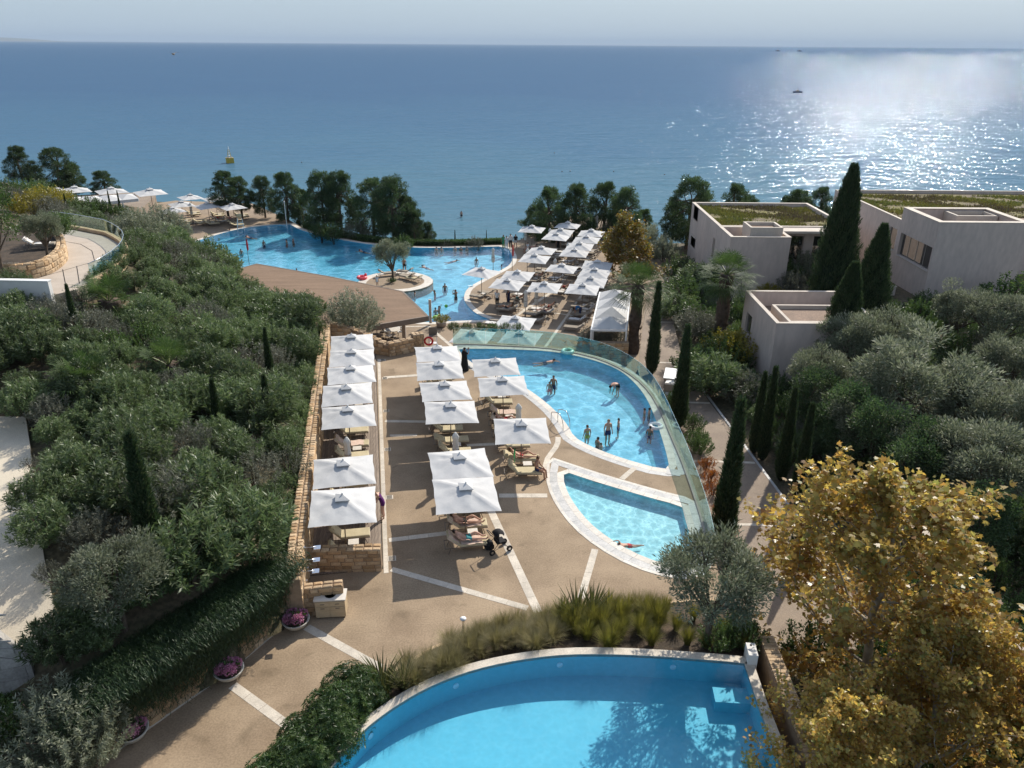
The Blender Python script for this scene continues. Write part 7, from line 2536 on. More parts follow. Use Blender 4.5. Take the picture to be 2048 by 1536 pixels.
HAIR = {'jaw-head': (0, 1), 'head-top': (0, 1), 'neck-jaw': (.75, 1)}
OUT = {'trunks': {'pelvis-spine': (0, .4), 'pelvis-hip': (0, 1), 'hip-kne': (0, .45)}, 'suit': {'pelvis-spine': (0, 1), 'spine-chest': (0, 1), 'chest-sho': (0, .5), 'pelvis-hip': (0, 1), 'hip-kne': (0, .06)},
       'briefs': {'pelvis-spine': (0, .25), 'pelvis-hip': (0, 1), 'hip-kne': (0, .1)}, 'bra': {'spine-chest': (.5, .95)}, 'shirt': {'pelvis-spine': (0, 1), 'spine-chest': (0, 1), 'chest-neck': (0, .5), 'chest-sho': (0, 1), 'sho-elb': (0, .75)},
       'trousers': {'pelvis-hip': (0, 1), 'hip-kne': (0, 1), 'kne-ank': (0, .92), 'pelvis-spine': (0, .2)}}
POSES = {
 'stand': skel(wril=(-.24, .08, .9), anl=(0, 0, 0)) if False else skel(),
 'walk': skel(knel=(-.1, .2, .5), ankl=(-.1, .22, .1), toel=(-.11, .38, .04), kner=(.1, -.06, .5), ankr=(.1, -.3, .13), toer=(.11, -.16, .03), elbl=(-.24, -.14, 1.16), wril=(-.24, -.02, .95), pall=(-.24, .03, .88), elbr=(.24, .1, 1.16), wrir=(.22, .26, 1.0), palr=(.21, .32, .95)),
 'photo': skel(elbl=(-.21, .16, 1.22), wril=(-.09, .33, 1.44), pall=(-.06, .35, 1.51), elbr=(.21, .16, 1.22), wrir=(.09, .33, 1.44), palr=(.06, .35, 1.51)),
 'wave': skel(elbr=(.34, .05, 1.6), wrir=(.42, .08, 1.84), palr=(.44, .09, 1.92)),
 'stoop': skel(spine=(0, .06, 1.11), chest=(0, .16, 1.28), neck=(0, .26, 1.38), jaw=(0, .33, 1.43), head=(0, .37, 1.49), top=(0, .39, 1.56), nose=(0, .44, 1.42), shol=(-.16, .2, 1.35), shor=(.16, .2, 1.35), elbl=(-.19, .26, 1.08), elbr=(.19, .26, 1.08), wril=(-.15, .42, .92), wrir=(.15, .42, .92), pall=(-.14, .47, .85), palr=(.14, .47, .85), knel=(-.09, .06, .5), kner=(.09, .02, .5)),
 'bend': skel(spine=(0, .17, 1.03), chest=(0, .37, 1.0), neck=(0, .51, .95), jaw=(0, .58, .90), head=(0, .64, .87), top=(0, .71, .84), nose=(0, .6, .79), shol=(-.16, .42, .97), shor=(.16, .42, .97), elbl=(-.18, .47, .7), elbr=(.18, .47, .7), wril=(-.14, .52, .47), wrir=(.14, .52, .47), pall=(-.13, .54, .39), palr=(.13, .54, .39)),
 'sit': skel(pelvis=(0, 0, .56), spine=(0, -.02, .73), chest=(0, .01, .93), neck=(0, .03, 1.08), jaw=(0, .06, 1.16), head=(0, .07, 1.23), top=(0, .06, 1.3), nose=(0, .165, 1.2), shol=(-.17, .02, 1.02), shor=(.17, .02, 1.02), elbl=(-.23, .08, .76), elbr=(.23, .08, .76), wril=(-.15, .28, .66), wrir=(.15, .28, .66), pall=(-.13, .34, .64), palr=(.13, .34, .64),
             hipl=(-.095, .05, .54), hipr=(.095, .05, .54), knel=(-.12, .47, .54), kner=(.12, .47, .54), ankl=(-.12, .52, .12), ankr=(.12, .5, .12), toel=(-.13, .68, .05), toer=(.13, .66, .05)),
 'lie': skel(pelvis=(0, 0, .53), spine=(0, -.16, .58), chest=(0, -.33, .72), neck=(0, -.45, .83), jaw=(0, -.50, .90), head=(0, -.545, .955), top=(0, -.60, 1.0), nose=(0, -.43, .975), shol=(-.17, -.41, .76), shor=(.17, -.41, .76), elbl=(-.24, -.2, .6), elbr=(.24, -.2, .6), wril=(-.16, .02, .64), wrir=(.2, .05, .56), pall=(-.12, .08, .66), palr=(.2, .13, .54),
             hipl=(-.095, .06, .52), hipr=(.095, .06, .52), knel=(-.12, .42, .72), kner=(.12, .48, .52), ankl=(-.11, .74, .48), ankr=(.13, .88, .49), toel=(-.12, .9, .52), toer=(.16, .96, .63)),
 'swim': skel(pelvis=(0, -.1, -.1), spine=(0, .07, -.07), chest=(0, .27, -.05), neck=(0, .4, -.01), jaw=(0, .47, .04), head=(0, .5, .1), top=(0, .48, .17), nose=(0, .575, .07), shol=(-.17, .34, -.04), shor=(.17, .34, -.04), elbl=(-.26, .55, -.05), elbr=(.3, .42, .12), wril=(-.2, .78, -.06), wrir=(.33, .68, .1), pall=(-.18, .86, -.07), palr=(.33, .77, .06),
              hipl=(-.09, -.16, -.12), hipr=(.09, -.16, -.12), knel=(-.11, -.55, -.16), kner=(.11, -.53, -.22), ankl=(-.1, -.93, -.12), ankr=(.12, -.9, -.25), toel=(-.1, -1.08, -.13), toer=(.12, -1.05, -.26)),
}
BODY = {k: body_mesh(j) for k, j in POSES.items()}
GARM = {}
EYE = MB().ball((0, 0, 0), .011, 6, 5).mesh('eye', 'hair_dark', True)
def garment(pose, kind):
    if (pose, kind) not in GARM:
        me, J = BODY[pose]
        GARM[(pose, kind)] = sub_mesh(me, J, HAIR if kind == 'hair' else OUT[kind], .02 if kind == 'hair' else (.012 if kind not in ('shirt', 'trousers') else .022), kind)
    return GARM[(pose, kind)]
def setmat(o_, mat):
    if len(o_.data.materials) == 0:
        o_.data.materials.append(MAT[mat])
    o_.material_slots[0].link = 'OBJECT'
    o_.material_slots[0].material = MAT[mat]
def person(pose, loc, rz, label, wear=(('trunks', 'cloth_navy'),), skin='skin_a', hair='hair_dark', sc=1.0, group=None, cat='person'):
    me, J = BODY[pose]
    t = thing('person', label, cat, loc, rz, group)
    t.scale = (sc, sc, sc)
    setmat(obj('body', me, t), skin)
    for kind, mat in list(wear) + [('hair', hair)]:
        g = garment(pose, kind)
        if g: setmat(obj(kind if kind != 'suit' else 'swimsuit', g, t), mat)
    for s_ in (-.03, .03):
        fw = (J['nose'] - J['jaw']).normalized()
        p = J['head'] + fw * .085 + Vector((s_, 0, 0))
        obj('eye', EYE, t, p)
    return t
sw = lambda c_: (('trunks', c_),)
bk = lambda c_: (('bra', c_), ('briefs', c_))
D_ = math.radians
p = at(772, 1043); person('stoop', (p.x, p.y, .05), D_(95), 'fair-haired person in a purple swimsuit stooping beside the wall-row parasol', (('suit', 'cloth_purple'),), 'skin_c', 'hair_fair', .98)
# figure in a long black robe taking a photograph
p = at(929, 742)
t = person('photo', (p.x, p.y, .01), D_(-50), 'person in long black robe raising a phone at the pool edge', (('shirt', 'cloth_black'), ('trousers', 'cloth_black')), 'skin_b', 'cloth_black', .98)
b = MB()
b.lathe([(.30, .03), (.27, .35), (.215, .8), (.19, 1.05), (.205, 1.28), (.16, 1.42), (.075, 1.5)], n=18, close=False)
b.build('robe', 'cloth_black', t, True)
MB().box((0, .39, 1.53), (.08, .012, .15)).build('phone', 'blackplastic', t)
# sunbathers on the pool terrace: pose lies along a lounger whose head is at its -x end
def on_lounger(x, y, z, rz, lab, **k):
    return person(k.pop('pose', 'lie'), (x, y, z), rz - math.pi / 2, lab, **k)
def lg(P_, s_, rz, dy=.66, dx=0.0):
    ox, oy = rot2(dx, s_ * dy, rz)
    return P_.x + ox, P_.y + oy
x, y = lg(MROW[0], -1, R(9)); on_lounger(x, y, 0, R(9), 'sunbather in teal shorts on the towel lounger by the stroller', wear=sw('cloth_teal'), skin='skin_c')
x, y = lg(MROW[0], 1, R(9)); on_lounger(x, y, 0, R(9), 'sunbather holding a dark bag under the parasol by the stroller', wear=bk('cloth_black'), skin='skin_a', hair='hair_brown')
x, y = lg(RROW[0], 1, R(4)); on_lounger(x, y, 0, R(4), 'sunbather lying beside the green towel near the pool ladder', wear=bk('cloth_red'), skin='skin_a', hair='hair_brown')
x, y = lg(RROW[0], -1, R(4), dx=.75); person('sit', (x, y, -.1), R(4) - math.pi / 2 - .5, 'bare-backed person sitting on the lounger end near the pool ladder', sw('cloth_navy'), 'skin_b', 'hair_brown')
c = (RROW[0] + RROW[1]) / 2
x, y = lg(c, 1, R(5)); on_lounger(x - .1, y + .1, 0, R(5), 'sunbather in black clothes by the folded parasol at the curved pool', wear=(('shirt', 'cloth_black'), ('trousers', 'cloth_black')), skin='skin_b')
x, y = lg(RROW[1], -1, R(4)); on_lounger(x, y, 0, R(4), 'sunbather in the shade of the parasol overlapping the curved pool', wear=sw('cloth_red'), skin='skin_a')
c = (MROW[1] + MROW[2]) / 2
x, y = lg(c, 1, R(9)); on_lounger(x, y + .15, 0, R(9), 'sunbather in dark wrap under the middle terrace row', wear=(('shirt', 'cloth_black'),), skin='skin_a')
# towel and bag accents
p = at(1039, 915, .7)
t = thing('beach_towel', 'green beach towel hanging from the parasol pole near the ladder', 'towel', (RROW[0].x - .35, RROW[0].y - .12, .45), R(80))
b = MB()
for i in range(7):
    for j in range(4):
        b.v.append((-.16 + .32 * j / 3, .03 * math.sin(i * 1.1 + j), .85 - .8 * i / 6))
b.f += [(i * 4 + j, i * 4 + j + 1, i * 4 + j + 5, i * 4 + j + 4) for i in range(6) for j in range(3)]
b.build('cloth', 'towelgreen', t, True)
p = at(872, 868, .45)
t = thing('beach_bag', 'orange beach bag on the lounger beside the folded middle-row parasol', 'bag', (c.x + .15, c.y + .2, .42), .4)
MB().lathe([(.12, 0), (.17, .05), (.16, .2), (.12, .28)], n=14).build('bag_body', 'yellow', t, True)
MB().tube(smoothpath([(-.1, 0, .27), (-.06, 0, .42), (.06, 0, .42), (.1, 0, .27)], sub=3), .012, 5).build('handle', 'yellow', t)
# bathers in the curved pool
zA = -.06 - .75
for k, (x, y, pose, rz, wr, sk_, hr, lab, sc) in enumerate([
        (1107, 772, 'stand', 160, sw('cloth_navy'), 'skin_b', 'hair_dark', 'adult standing close behind a child in the curved pool', 1.0), (1099, 774, 'stand', 170, sw('cloth_red'), 'skin_a', 'hair_dark', 'child in red held close in the curved pool', .78),
        (1236, 776, 'bend', 120, sw('cloth_black'), 'skin_a', 'hair_dark', 'person bending down to the water with bare back', 1.0), (1176, 868, 'stand', 20, bk('cloth_yellow'), 'skin_a', 'hair_brown', 'long-haired child in yellow wading by the ladder', .92),
        (1217, 872, 'stand', 200, sw('cloth_navy'), 'skin_a', 'hair_fair', 'tall person with pale cap standing in the curved pool', 1.02), (1238, 858, 'stand', 90, sw('cloth_blue'), 'skin_a', 'hair_dark', 'bather sunk to the shoulders beside the tall one', .8),
        (1197, 888, 'stand', 300, sw('cloth_black'), 'skin_b', 'hair_dark', 'dark-haired bather close to the dividing walkway', .85), (1204, 896, 'stand', 60, sw('cloth_red'), 'skin_a', 'hair_brown', 'small bather close to the dividing walkway', .78),
        (1290, 827, 'stand', 80, sw('cloth_red'), 'skin_a', 'hair_dark', 'bather near the far coping below the fence', .82), (1299, 829, 'stand', 260, sw('cloth_navy'), 'skin_a', 'hair_dark', 'second bather near the far coping below the fence', .88),
        (1301, 866, 'stand', 330, sw('cloth_navy'), 'skin_b', 'hair_dark', 'bather holding on to a swim ring', .88)]):
    p = at(x, y - 6, -.06)
    person(pose, (p.x, p.y, zA - (0 if 'tall' in lab or 'bending' in lab else .36)), D_(rz), lab, wr, sk_, hr, sc, 'bathers in the curved pool')
p = at(1094, 722, -.06); person('swim', (p.x, p.y, -.06), D_(-80), 'swimmer crossing the curved pool near the glass fence', sw('cloth_navy'), 'skin_a', 'hair_dark', 1.0)
p = at(1258, 1086, -.06); person('swim', (p.x, p.y, -.04), D_(100), 'child swimming alone in the shallow pool', sw('cloth_red'), 'skin_a', 'hair_brown', .75)
# bathers in the infinity pool
zB = ZL - .05 - 1.32
for k, (x, y, pose, rz, sc, sk_, lab) in enumerate([
        (523, 492, 'stand', 40, .95, 'skin_b', 'bather alone in the seaward corner water'), (569, 490, 'stand', 80, .95, 'skin_a', 'bather talking to another near the infinity edge corner'), (582, 488, 'stand', 260, .95, 'skin_b', 'bather opposite the talking one near the corner'), (478, 510, 'stand', 10, .95, 'skin_b', 'bather close to the folded shore parasols'),
        (455, 470, 'stand', 150, .95, 'skin_b', 'bather at the far terrace edge'), (590, 548, 'stand', 0, .95, 'skin_b', 'bather by the bar roof edge'), (869, 502, 'stand', 0, 1.0, 'skin_c', 'bather looking out over the infinity edge, first of five'), (879, 502, 'stand', 20, 1.0, 'skin_c', 'bather looking out over the infinity edge, second of five'),
        (906, 501, 'stand', -10, 1.0, 'skin_c', 'bather looking out over the infinity edge, third of five'), (918, 501, 'stand', 0, 1.0, 'skin_b', 'bather looking out over the infinity edge, fourth of five'), (930, 500, 'stand', 0, .95, 'skin_a', 'bather looking out over the infinity edge, fifth of five'),
        (949, 521, 'stand', 200, .98, 'skin_b', 'bather halfway to the lower terrace shore'), (887, 577, 'stand', 180, 1.05, 'skin_b', 'broad-shouldered bather between island and point'), (867, 588, 'wave', 120, .95, 'skin_b', 'bather with a raised arm off the island'), (909, 592, 'photo', 40, 1.12, 'skin_b', 'bather with hands to the face near the rounded point'),
        (827, 590, 'stand', 90, .95, 'skin_b', 'bather at the landward side of the island'), (869, 625, 'stand', 20, 1.0, 'skin_c', 'child standing close to a parent near the bar'), (876, 624, 'wave', 290, 1.08, 'skin_a', 'parent reaching for the green ball near the bar'), (1000, 531, 'stand', 90, .85, 'skin_b', 'bather next to the steel ladder')]):
    p = at(x, y, ZL - .05)
    person(pose, (p.x, p.y, zB), D_(rz), lab, sw(['cloth_navy', 'cloth_red', 'cloth_black', 'cloth_teal'][k % 4]), sk_, ['hair_dark', 'hair_dark', 'hair_brown'][k % 3], sc, 'bathers in the infinity pool')
for x, y, rz, lab in [(495, 482, 80, 'swimmer splashing in the seaward corner'), (722, 507, 70, 'swimmer with lifted arm in open water'), (902, 524, -70, 'swimmer splashing off the lower terrace shore'), (848, 537, 60, 'swimmer lying flat beyond the island')]:
    p = at(x, y, ZL - .05)
    person('swim', (p.x, p.y, ZL - .05), D_(rz), lab, sw('cloth_navy'), 'skin_a', 'hair_dark', 1.0, 'swimmers in the infinity pool')
p = at(806, 549, ZL); person('walk', (p.x, p.y, ZL + .03), D_(200), 'person climbing out onto the island behind the olive', sw('cloth_black'), 'skin_b')
p = at(752, 578, ZL); person('stand', (p.x, p.y, ZL + .03), D_(30), 'child in a white shirt on the island', (('shirt', 'cloth_white'), ('trunks', 'cloth_white')), 'skin_a', 'hair_dark', .72)
# people on the lower terrace
for x, y, pose, rz, wr, sk_, lab, sc in [
        (1003, 497, 'stand', 150, (('shirt', 'cloth_green'), ('trousers', 'cloth_green')), 'skin_b', 'person in green standing at the corner of the infinity edge', 1.0), (1009, 499, 'stand', 200, (('shirt', 'cloth_white'), ('trousers', 'cloth_white')), 'skin_a', 'person in white standing at the corner of the infinity edge', 1.0),
        (1017, 496, 'stand', 170, (('shirt', 'cloth_white'), ('trousers', 'cloth_black')), 'skin_a', 'person in white top and black skirt at the infinity edge corner', 1.05), (1027, 497, 'walk', 190, (('shirt', 'cloth_black'), ('trunks', 'cloth_white')), 'skin_a', 'person in black top and white shorts at the infinity edge corner', 1.05),
        (1112, 501, 'stand', 180, (('shirt', 'cloth_black'), ('trousers', 'cloth_black')), 'skin_b', 'person in black standing among the seaward parasols', 1.0), (992, 615, 'stand', 160, (('shirt', 'cloth_white'), ('trousers', 'cloth_black')), 'skin_a', 'waitress in white blouse and black trousers', 1.02),
        (1014, 612, 'stand', 220, (('shirt', 'cloth_navy'), ('trousers', 'cloth_navy')), 'skin_b', 'person in navy beside the waitress', .95), (1158, 632, 'bend', 100, (('shirt', 'cloth_blue'), ('trousers', 'cloth_navy')), 'skin_b', 'attendant in blue shirt bending over a lounger', 1.0),
        (1052, 505, 'sit', 120, (('shirt', 'cloth_white'), ('trunks', 'cloth_white')), 'skin_a', 'person in white sitting by the lone seaward parasol', 1.0)]:
    p = at(x, y, ZL)
    person(pose, (p.x, p.y, ZL + .01), D_(rz), lab, wr, sk_, 'hair_dark', sc)
def low_l(i, s_, lab, **k):
    p = at(*LOWP[i], ZL + 2.95)
    rz = R(-16)
    ox, oy = rot2(.25, s_ * .72, rz)
    person('lie', (p.x + ox, p.y + oy, ZL), rz + math.pi / 2, lab, **k)
low_l(13, -1, 'sunbather under the parasol beside the waitress', wear=sw('cloth_black'), skin='skin_b')
low_l(14, 1, 'sunbather in red under the parasol before the tall folded one', wear=bk('cloth_red'), skin='skin_a')
low_l(14, -1, 'sunbather in navy under the parasol before the tall folded one', wear=sw('cloth_navy'), skin='skin_c')
low_l(1, -1, 'sunbather under the lone seaward parasol', wear=bk('cloth_pink'), skin='skin_c')
low_l(11, -1, 'sunbather under the third pool-shore parasol', wear=sw('cloth_teal'), skin='skin_b')
low_l(9, 1, 'sunbather under the second pool-shore parasol', wear=bk('cloth_white'), skin='skin_a')
low_l(19, 1, 'sunbather with red bag under the parasol before the glass fence', wear=bk('cloth_red'), skin='skin_b')
low_l(10, 1, 'sunbather under the central-row parasol', wear=sw('cloth_red'), skin='skin_a')
p = at(430, 452, ZL); person('lie', (p.x, p.y, ZL), D_(-60), 'sunbather on the far terrace towards the pool', sw('cloth_red'), 'skin_b')
p = at(455, 452, ZL); person('lie', (p.x, p.y, ZL), D_(-60), 'sunbather on the far terrace towards the pines', sw('cloth_pink'), 'skin_a')
for k, (x, y) in enumerate([(430, 452), (455, 452), (440, 456)]):
    p = at(x, y, ZL)
    place(LG['taupe_towel'], (p.x, p.y, ZL), D_(30), ['towelled lounger of the far terrace sunbather towards the pool', 'towelled lounger of the far terrace sunbather towards the pines', 'empty towelled lounger at the far terrace water edge'][k], 'loungers on the far terrace')
# waders in the sea
for x, y, lab in [(918, 436, 'wader standing alone in the shallow sea'), (1051, 434, 'wader in the sea beside the low spreading pine')]:
    p = at(x, y, ZS)
    person('stand', (p.x, p.y, ZS - .55), .3, lab, sw('cloth_black'), 'skin_b')

# ------------------------------------------------------------------ stroller, bowls, floats, flags
p = at(1000, 1100)
t = thing('stroller', 'black child stroller parked at the foot of the sunbathers\' loungers', 'stroller', (p.x, p.y, 0), R(205))
for s_ in (-1, 1):
    MB().tube(smoothpath([(-.45, s_ * .26, .18), (0, s_ * .25, .55), (.35, s_ * .24, .98), (.42, s_ * .22, 1.02)], sub=3), .016, 6).build('frame_tube', 'blackplastic', t, True)
    MB().tube([(.38, s_ * .27, .15), (0, s_ * .25, .55)], .014, 6).build('frame_tube', 'blackplastic', t)
    for x in (-.45, .38):
        w = MB().tube([(x, s_ * .29 - .025, .14), (x, s_ * .29 + .025, .14)], .14, 14).build('wheel', 'rubber', t)
        MB().tube([(x, s_ * .29 - .03, .14), (x, s_ * .29 + .03, .14)], .06, 10).build('hub', 'steel', w)
MB().tube([(.42, -.22, 1.02), (.42, .22, 1.02)], .02, 8).build('push_handle', 'blackplastic', t)
MB().prism([(-.3, -.2), (.1, -.2), (.1, .2), (-.3, .2)], .42, .5).build('seat', 'cloth_black', t)
sb = MB().prism([(0, -.2), (.08, -.2), (.08, .2), (0, .2)], .48, .95).build('backrest', 'cloth_black', t)
b = MB()
for i in range(7):
    a_ = R(20 + 20 * i)
    for j in range(5):
        yy = -.22 + .11 * j
        r_ = .36 * math.sqrt(max(.1, 1 - (yy / .3) ** 2))
        b.v.append((.0 - r_ * math.cos(a_) * .9, yy, .72 + r_ * math.sin(a_)))
b.f += [(i * 5 + j, i * 5 + j + 1, i * 5 + j + 6, i * 5 + j + 5) for i in range(6) for j in range(4)]
b.build('hood', 'cloth_black', t, True)
p = at(983, 1098)
t = thing('backpack', 'black backpack dropped beside the stroller', 'bag', (p.x, p.y, 0), .7)
MB().lathe([(.14, 0), (.2, .06), (.19, .3), (.12, .42), (.03, .45)], n=14).build('bag_body', 'cloth_black', t, True)
MB().box((0, -.19, .18), (.22, .08, .2)).build('front_pocket', 'cloth_black', t)
MB().tube(smoothpath([(-.05, 0, .43), (-.03, 0, .52), (.03, 0, .52), (.05, 0, .43)], sub=3), .014, 5).build('grab_loop', 'blackplastic', t)
p = at(1247 - 300 + 0, 744)
for k, (x, y) in enumerate([(938, 736), (941, 738)]):
    p = at(x, y)
    t = thing('sandal', 'dark sandal left on the coping by the robed person', 'sandal', (p.x, p.y, .015), .4 + k, 'pair of dark sandals')
    MB().prism([(-.04, -.12), (.04, -.12), (.05, .08), (0, .13), (-.05, .08)], 0, .025).build('sole', 'blackplastic', t)
    MB().tube(smoothpath([(-.045, .03, .02), (0, .04, .07), (.045, .03, .02)], sub=3), .012, 5).build('strap', 'blackplastic', t)
def flower_head(seed):
    rg = np.random.default_rng(seed)
    n_ = 520
    d = norm(rg.normal(size=(n_, 3)))
    d[:, 2] = np.where(d[:, 2] < -.3, -d[:, 2], d[:, 2])
    return leaf_mesh('flower_head', leaf_arrays(d * np.array([.2, .2, .16]) * rg.uniform(.85, 1.05, (n_, 1)), d + rg.normal(size=(n_, 3)) * .9, .055, .05, rg), 'petal', rg)
FH = [flower_head(i) for i in range(2)]
for (x, y), lab in [((598, 1268), 'pale bowl of pink hydrangeas beside the towel cabinet wall'), ((465, 1372), 'pale bowl of pink hydrangeas at the middle of the curved wall'), ((272, 1498), 'pale bowl of mauve hydrangeas in the shade of the young olive')]:
    p = at(x, y)
    t = thing('flower_bowl', lab, 'planter', (p.x, p.y + .2, 0))
    MB().lathe([(.16, 0), (.2, .02), (.42, .2), (.52, .38), (.53, .41), (.49, .41), (.4, .32), (.02, .3)], n=26).build('bowl', 'bowl', t, True)
    MB().lathe([(.01, .35), (.3, .36), (.44, .34)], n=18, close=False).build('soil', 'soil', t)
    for k in range(4):
        a_ = k * 1.57 + .6
        obj('flower_head', FH[k % 2], t, (.24 * math.cos(a_), .24 * math.sin(a_), .52 + .04 * (k % 2)), (0, 0, k), (1.12,) * 3)
    obj('leaves', shrub_mesh(400, .42, .5, 30, 16, .1, .07, 'leaf_shrub'), t, (0, 0, .3))
def torus(R_, r_, mat, name, parent, loc=(0, 0, 0)):
    b_ = MB()
    N_, M_ = 22, 9
    for i in range(N_):
        a_ = 2 * math.pi * i / N_
        for j in range(M_):
            c_ = 2 * math.pi * j / M_
            q = R_ + r_ * math.cos(c_)
            b_.v.append((q * math.cos(a_), q * math.sin(a_), r_ * math.sin(c_)))
    b_.f += [(i * M_ + j, ((i + 1) % N_) * M_ + j, ((i + 1) % N_) * M_ + (j + 1) % M_, i * M_ + (j + 1) % M_) for i in range(N_) for j in range(M_)]
    o_ = b_.build(name, mat, parent, True)
    o_.location = loc
    return o_
p = at(1134, 704, 0)
t = thing('swim_ring', 'pale mint swim ring resting on the coping by the glass fence', 'float', (p.x, p.y, .12), 0)
torus(.36, .13, 'mint', 'tube', t); MB().tube([(.36, 0, .12), (.36, 0, .16)], .02, 6).build('valve', 'whitepaint', t)
p = at(1313, 850, -.06)
t = thing('swim_ring', 'white swim ring afloat beside the coping', 'float', (p.x, p.y, 0), 0)
torus(.34, .12, 'whitepaint', 'tube', t); MB().tube([(.34, 0, .11), (.34, 0, .15)], .02, 6).build('valve', 'mint', t)
p = at(721, 563, ZL)
t = thing('inflatable', 'pink-red inflatable lying on the island rim', 'float', (p.x, p.y, ZL + .2), .5)
torus(.42, .17, 'pinkfloat', 'tube', t); MB().ball((.42, 0, .22), (.16, .13, .22)).build('head', 'pinkfloat', t, True)
p = at(869, 637, ZL)
t = thing('turtle_float', 'small green turtle float near the bar', 'float', (p.x, p.y, ZL + .03), 1.0)
MB().ball((0, 0, 0), (.34, .28, .16)).build('shell', 'greenfloat', t, True)
MB().ball((.42, 0, .08), (.13, .1, .1)).build('head', 'greenfloat', t, True)
for sx, sy in ((.25, .27), (.25, -.27), (-.25, .25), (-.25, -.25)):
    MB().ball((sx, sy, 0), (.14, .09, .05)).build('flipper', 'mint', t, True)
p = at(890, 615, ZL)
t = tag(MB().ball((0, 0, 0), .17, 14, 10).build('beach_ball', 'greenfloat', None, True), 'green ball afloat near the reaching parent', 'ball')
t.location = (p.x, p.y, ZL + .05)
p = at(938, 574, ZL)
t = thing('kickboard', 'pale blue kickboard lying on the rounded point', 'float', (p.x, p.y, ZL + .04), .6)
MB().prism([(-.3, -.2), (.2, -.2), (.32, 0), (.2, .2), (-.3, .2)], 0, .04).build('board', 'bluefloat', t)
MB().prism([(-.2, -.05), (.1, -.05), (.1, .05), (-.2, .05)], .04, .046).build('grip', 'whitepaint', t)
for (x, y), lab in [((495, 537), 'furled dark red flag on a pole at the landward shore'), ((1021, 541), 'furled dark red flag on a pole by the lower terrace shore')]:
    p = at(x, y, ZL)
    t = thing('flag', lab, 'flag', (p.x, p.y, ZL))
    MB().tube([(0, 0, 0), (0, 0, 3.0)], .03, 8).build('pole', 'frame', t)
    b = MB()
    for i in range(7):
        for k in range(6):
            a_ = k * 1.047
            r_ = .05 + .06 * math.sin(i / 6 * 2.6) + .02 * math.cos(3 * a_)
            b.v.append((r_ * math.cos(a_) + .05, r_ * math.sin(a_), 2.95 - 1.3 * i / 6))
    b.f += [(i * 6 + k, i * 6 + (k + 1) % 6, (i + 1) * 6 + (k + 1) % 6, (i + 1) * 6 + k) for i in range(6) for k in range(6)]
    b.build('cloth', 'cloth_red', t, True)
p = at(569, 458, ZL)
t = thing('lamp_post', 'thin white lamp post at the seaward pool corner', 'lamp', (p.x, p.y, ZL))
MB().tube([(0, 0, 0), (0, 0, 3.2)], .045, 8).build('post', 'whitepaint', t)
MB().lathe([(.08, 3.2), (.09, 3.24), (.09, 3.36), (.03, 3.4)], n=10).build('head', 'whitepaint', t)
p = at(478, 470, ZL)
t = thing('lifeguard_chair', 'tall wooden lifeguard chair on the far terrace', 'chair', (p.x, p.y, ZL), .4)
for sx in (-1, 1):
    for sy in (-1, 1):
        MB().tube([(sx * .45, sy * .45, 0), (sx * .28, sy * .28, 1.7)], .035, 6).build('leg', 'whitepaint', t)
MB().box((0, 0, 1.55), (.62, .6, .06)).build('seat', 'oak', t)
MB().box((0, .28, 1.95), (.62, .05, .6)).build('backrest', 'oak', t)
for z in (.4, .8, 1.2):
    MB().box((0, -.4 + z * .06, z), (.7 - z * .15, .05, .05)).build('rung', 'whitepaint', t)
# sea mark, boats, gull
p = at(454, 334, ZS)
t = thing('sea_mark', 'yellow square sea mark with white lattice mast off the beach', 'buoy', (p.x, p.y, ZS), .5)
t.scale = (.8, .8, .85)
MB().box((0, 0, .7), (2.2, 2.2, 1.6)).build('float_block', 'yellow', t)
MB().box((0, 0, 1.56), (1.6, 1.6, .12)).build('deck_plate', 'concrete', t)
for sx in (-1, 1):
    for sy in (-1, 1):
        MB().tube([(sx * .5, sy * .5, 1.6), (sx * .15, sy * .15, 3.9)], .06, 5).build('mast_leg', 'yellow', t)
for z in (2.2, 2.9, 3.5):
    s_ = .5 - (z - 1.6) * .152
    MB().box((0, 0, z), (s_ * 2, s_ * 2, .06)).build('brace', 'whitepaint', t)
MB().lathe([(.16, 3.9), (.18, 4.2), (.1, 4.5), (.02, 5.0)], n=10).build('lantern', 'whitepaint', t)
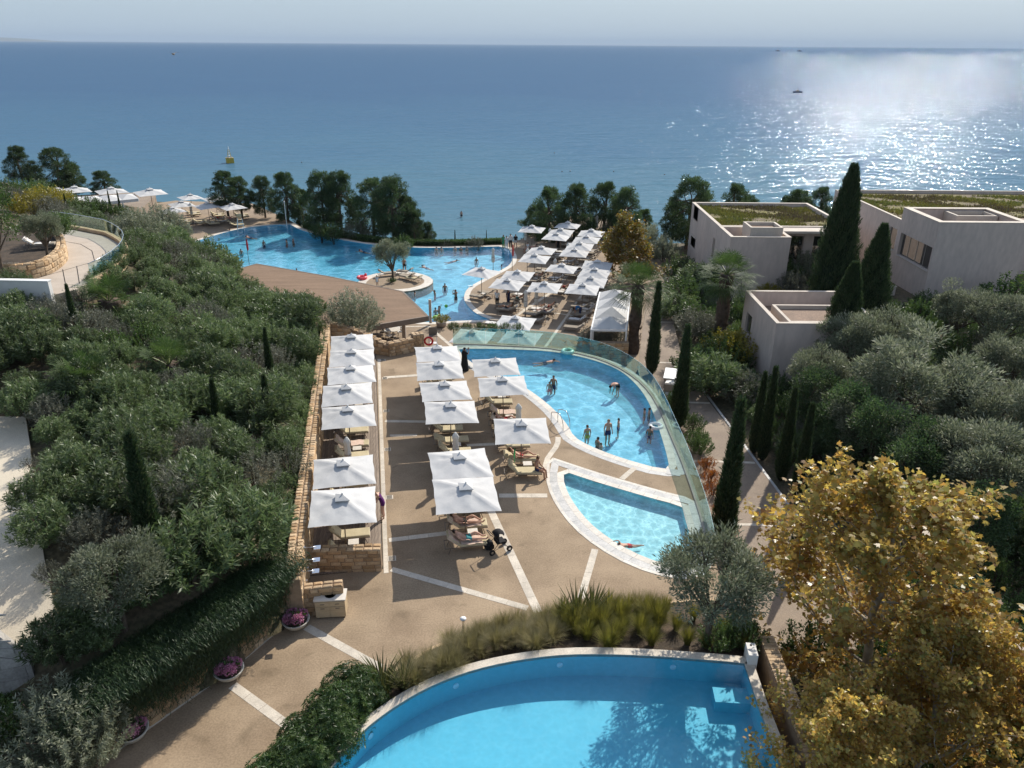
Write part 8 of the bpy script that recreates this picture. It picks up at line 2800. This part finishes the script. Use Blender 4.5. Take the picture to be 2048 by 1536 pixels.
for (x, y), L, lab in [((1587, 177), 6.0, 'small dark motor boat in front of the sun glitter'), ((1547, 87.5), 30.0, 'tiny ship on the horizon before the glitter'), ((1797, 80.6), 30.0, 'tiny ship on the bright horizon')]:
    p = at(x, y, ZS)
    if p.y > 9000 or p.y < 0:
        p = Vector((p.x * 5000 / p.y, 5000, ZS)) if p.y > 0 else Vector((1700, 5000, ZS))
    t = thing('boat', lab, 'boat', (p.x, p.y, ZS), .1, 'boats on the sea')
    k = L / 6
    hull = [(-3, -.9), (1.2, -.95), (2.6, -.4), (3.1, 0), (2.6, .4), (1.2, .95), (-3, .9)]
    MB().prism([(a * k, c_ * k) for a, c_ in hull], -.2 * k, .75 * k).build('hull', 'cloth_navy', t)
    MB().box((-.4 * k, 0, 1.15 * k), (1.8 * k, 1.3 * k, .85 * k), taper=.8).build('cabin', 'concrete', t)
    MB().tube([(-.3 * k, 0, 1.5 * k), (-.3 * k, 0, 2.6 * k)], .05 * k, 5).build('mast', 'frame', t)
rb = random.Random(3)
for k, (x, y) in enumerate([(1102, 305), (1118, 342), (1134, 341), (1221, 340), (597, 331), (1323, 345)]):
    p = at(x, y, ZS)
    t = tag(MB().lathe([(.05, -.1), (.16, -.05), (.18, .05), (.1, .16), (.03, .18)], n=10).build('marker_float', 'frame', None, True), 'small dark marker float bobbing in the bathing zone', 'buoy', 'marker floats off the beach')
    t.location = (p.x, p.y, ZS)
d = ray(337, 118)
t = thing('gull', 'dark gull gliding over the sea', 'bird', (d[0] * 70, d[1] * 70, H + d[2] * 70), .8)
MB().ball((0, 0, 0), (.1, .26, .09)).build('body', 'concrete', t, True)
for s_ in (-1, 1):
    MB().add([(0, .1, .02), (0, -.08, .02), (s_ * .35, -.02, .16), (s_ * .32, .1, .16), (s_ * .72, -.08, .06)], [(0, 1, 2, 3), (3, 2, 4)]).build('wing', 'frame', t)
MB().add([(-.05, -.22, 0), (.05, -.22, 0), (.1, -.42, 0), (-.1, -.42, 0)], [(0, 1, 2, 3)]).build('tail', 'whitepaint', t)

for o_ in list(bpy.data.objects):                       # prototypes never placed are dropped
    pass
for key, pr in list(PROTO.items()) + [('', q) for q in PAR + [CLOSED, TAB, bt, bc, sh] + list(LG.values())]:
    if not pr.get('_used'):
        for ch in list(pr.children_recursive):
            bpy.data.objects.remove(ch)
        bpy.data.objects.remove(pr)
for o_ in C.objects:
    for k in ('_used', 'h'):
        if k in o_: del o_[k]

# ------------------------------------------------------------------ sea air
hz = MB().box((0, 0, 140), (120000, 120000, 304)).build('haze', None)
m, n, l, o = newmat('haze')
pv = n.new('ShaderNodeVolumePrincipled')
pv.inputs['Color'].default_value = (0.52, 0.64, 0.78, 1)
pv.inputs['Density'].default_value = HAZE
pv.inputs['Anisotropy'].default_value = 0.0
l.new(pv.outputs[0], o.inputs['Volume'])
hz.data.materials.append(m)
tag(hz, kind='stuff')
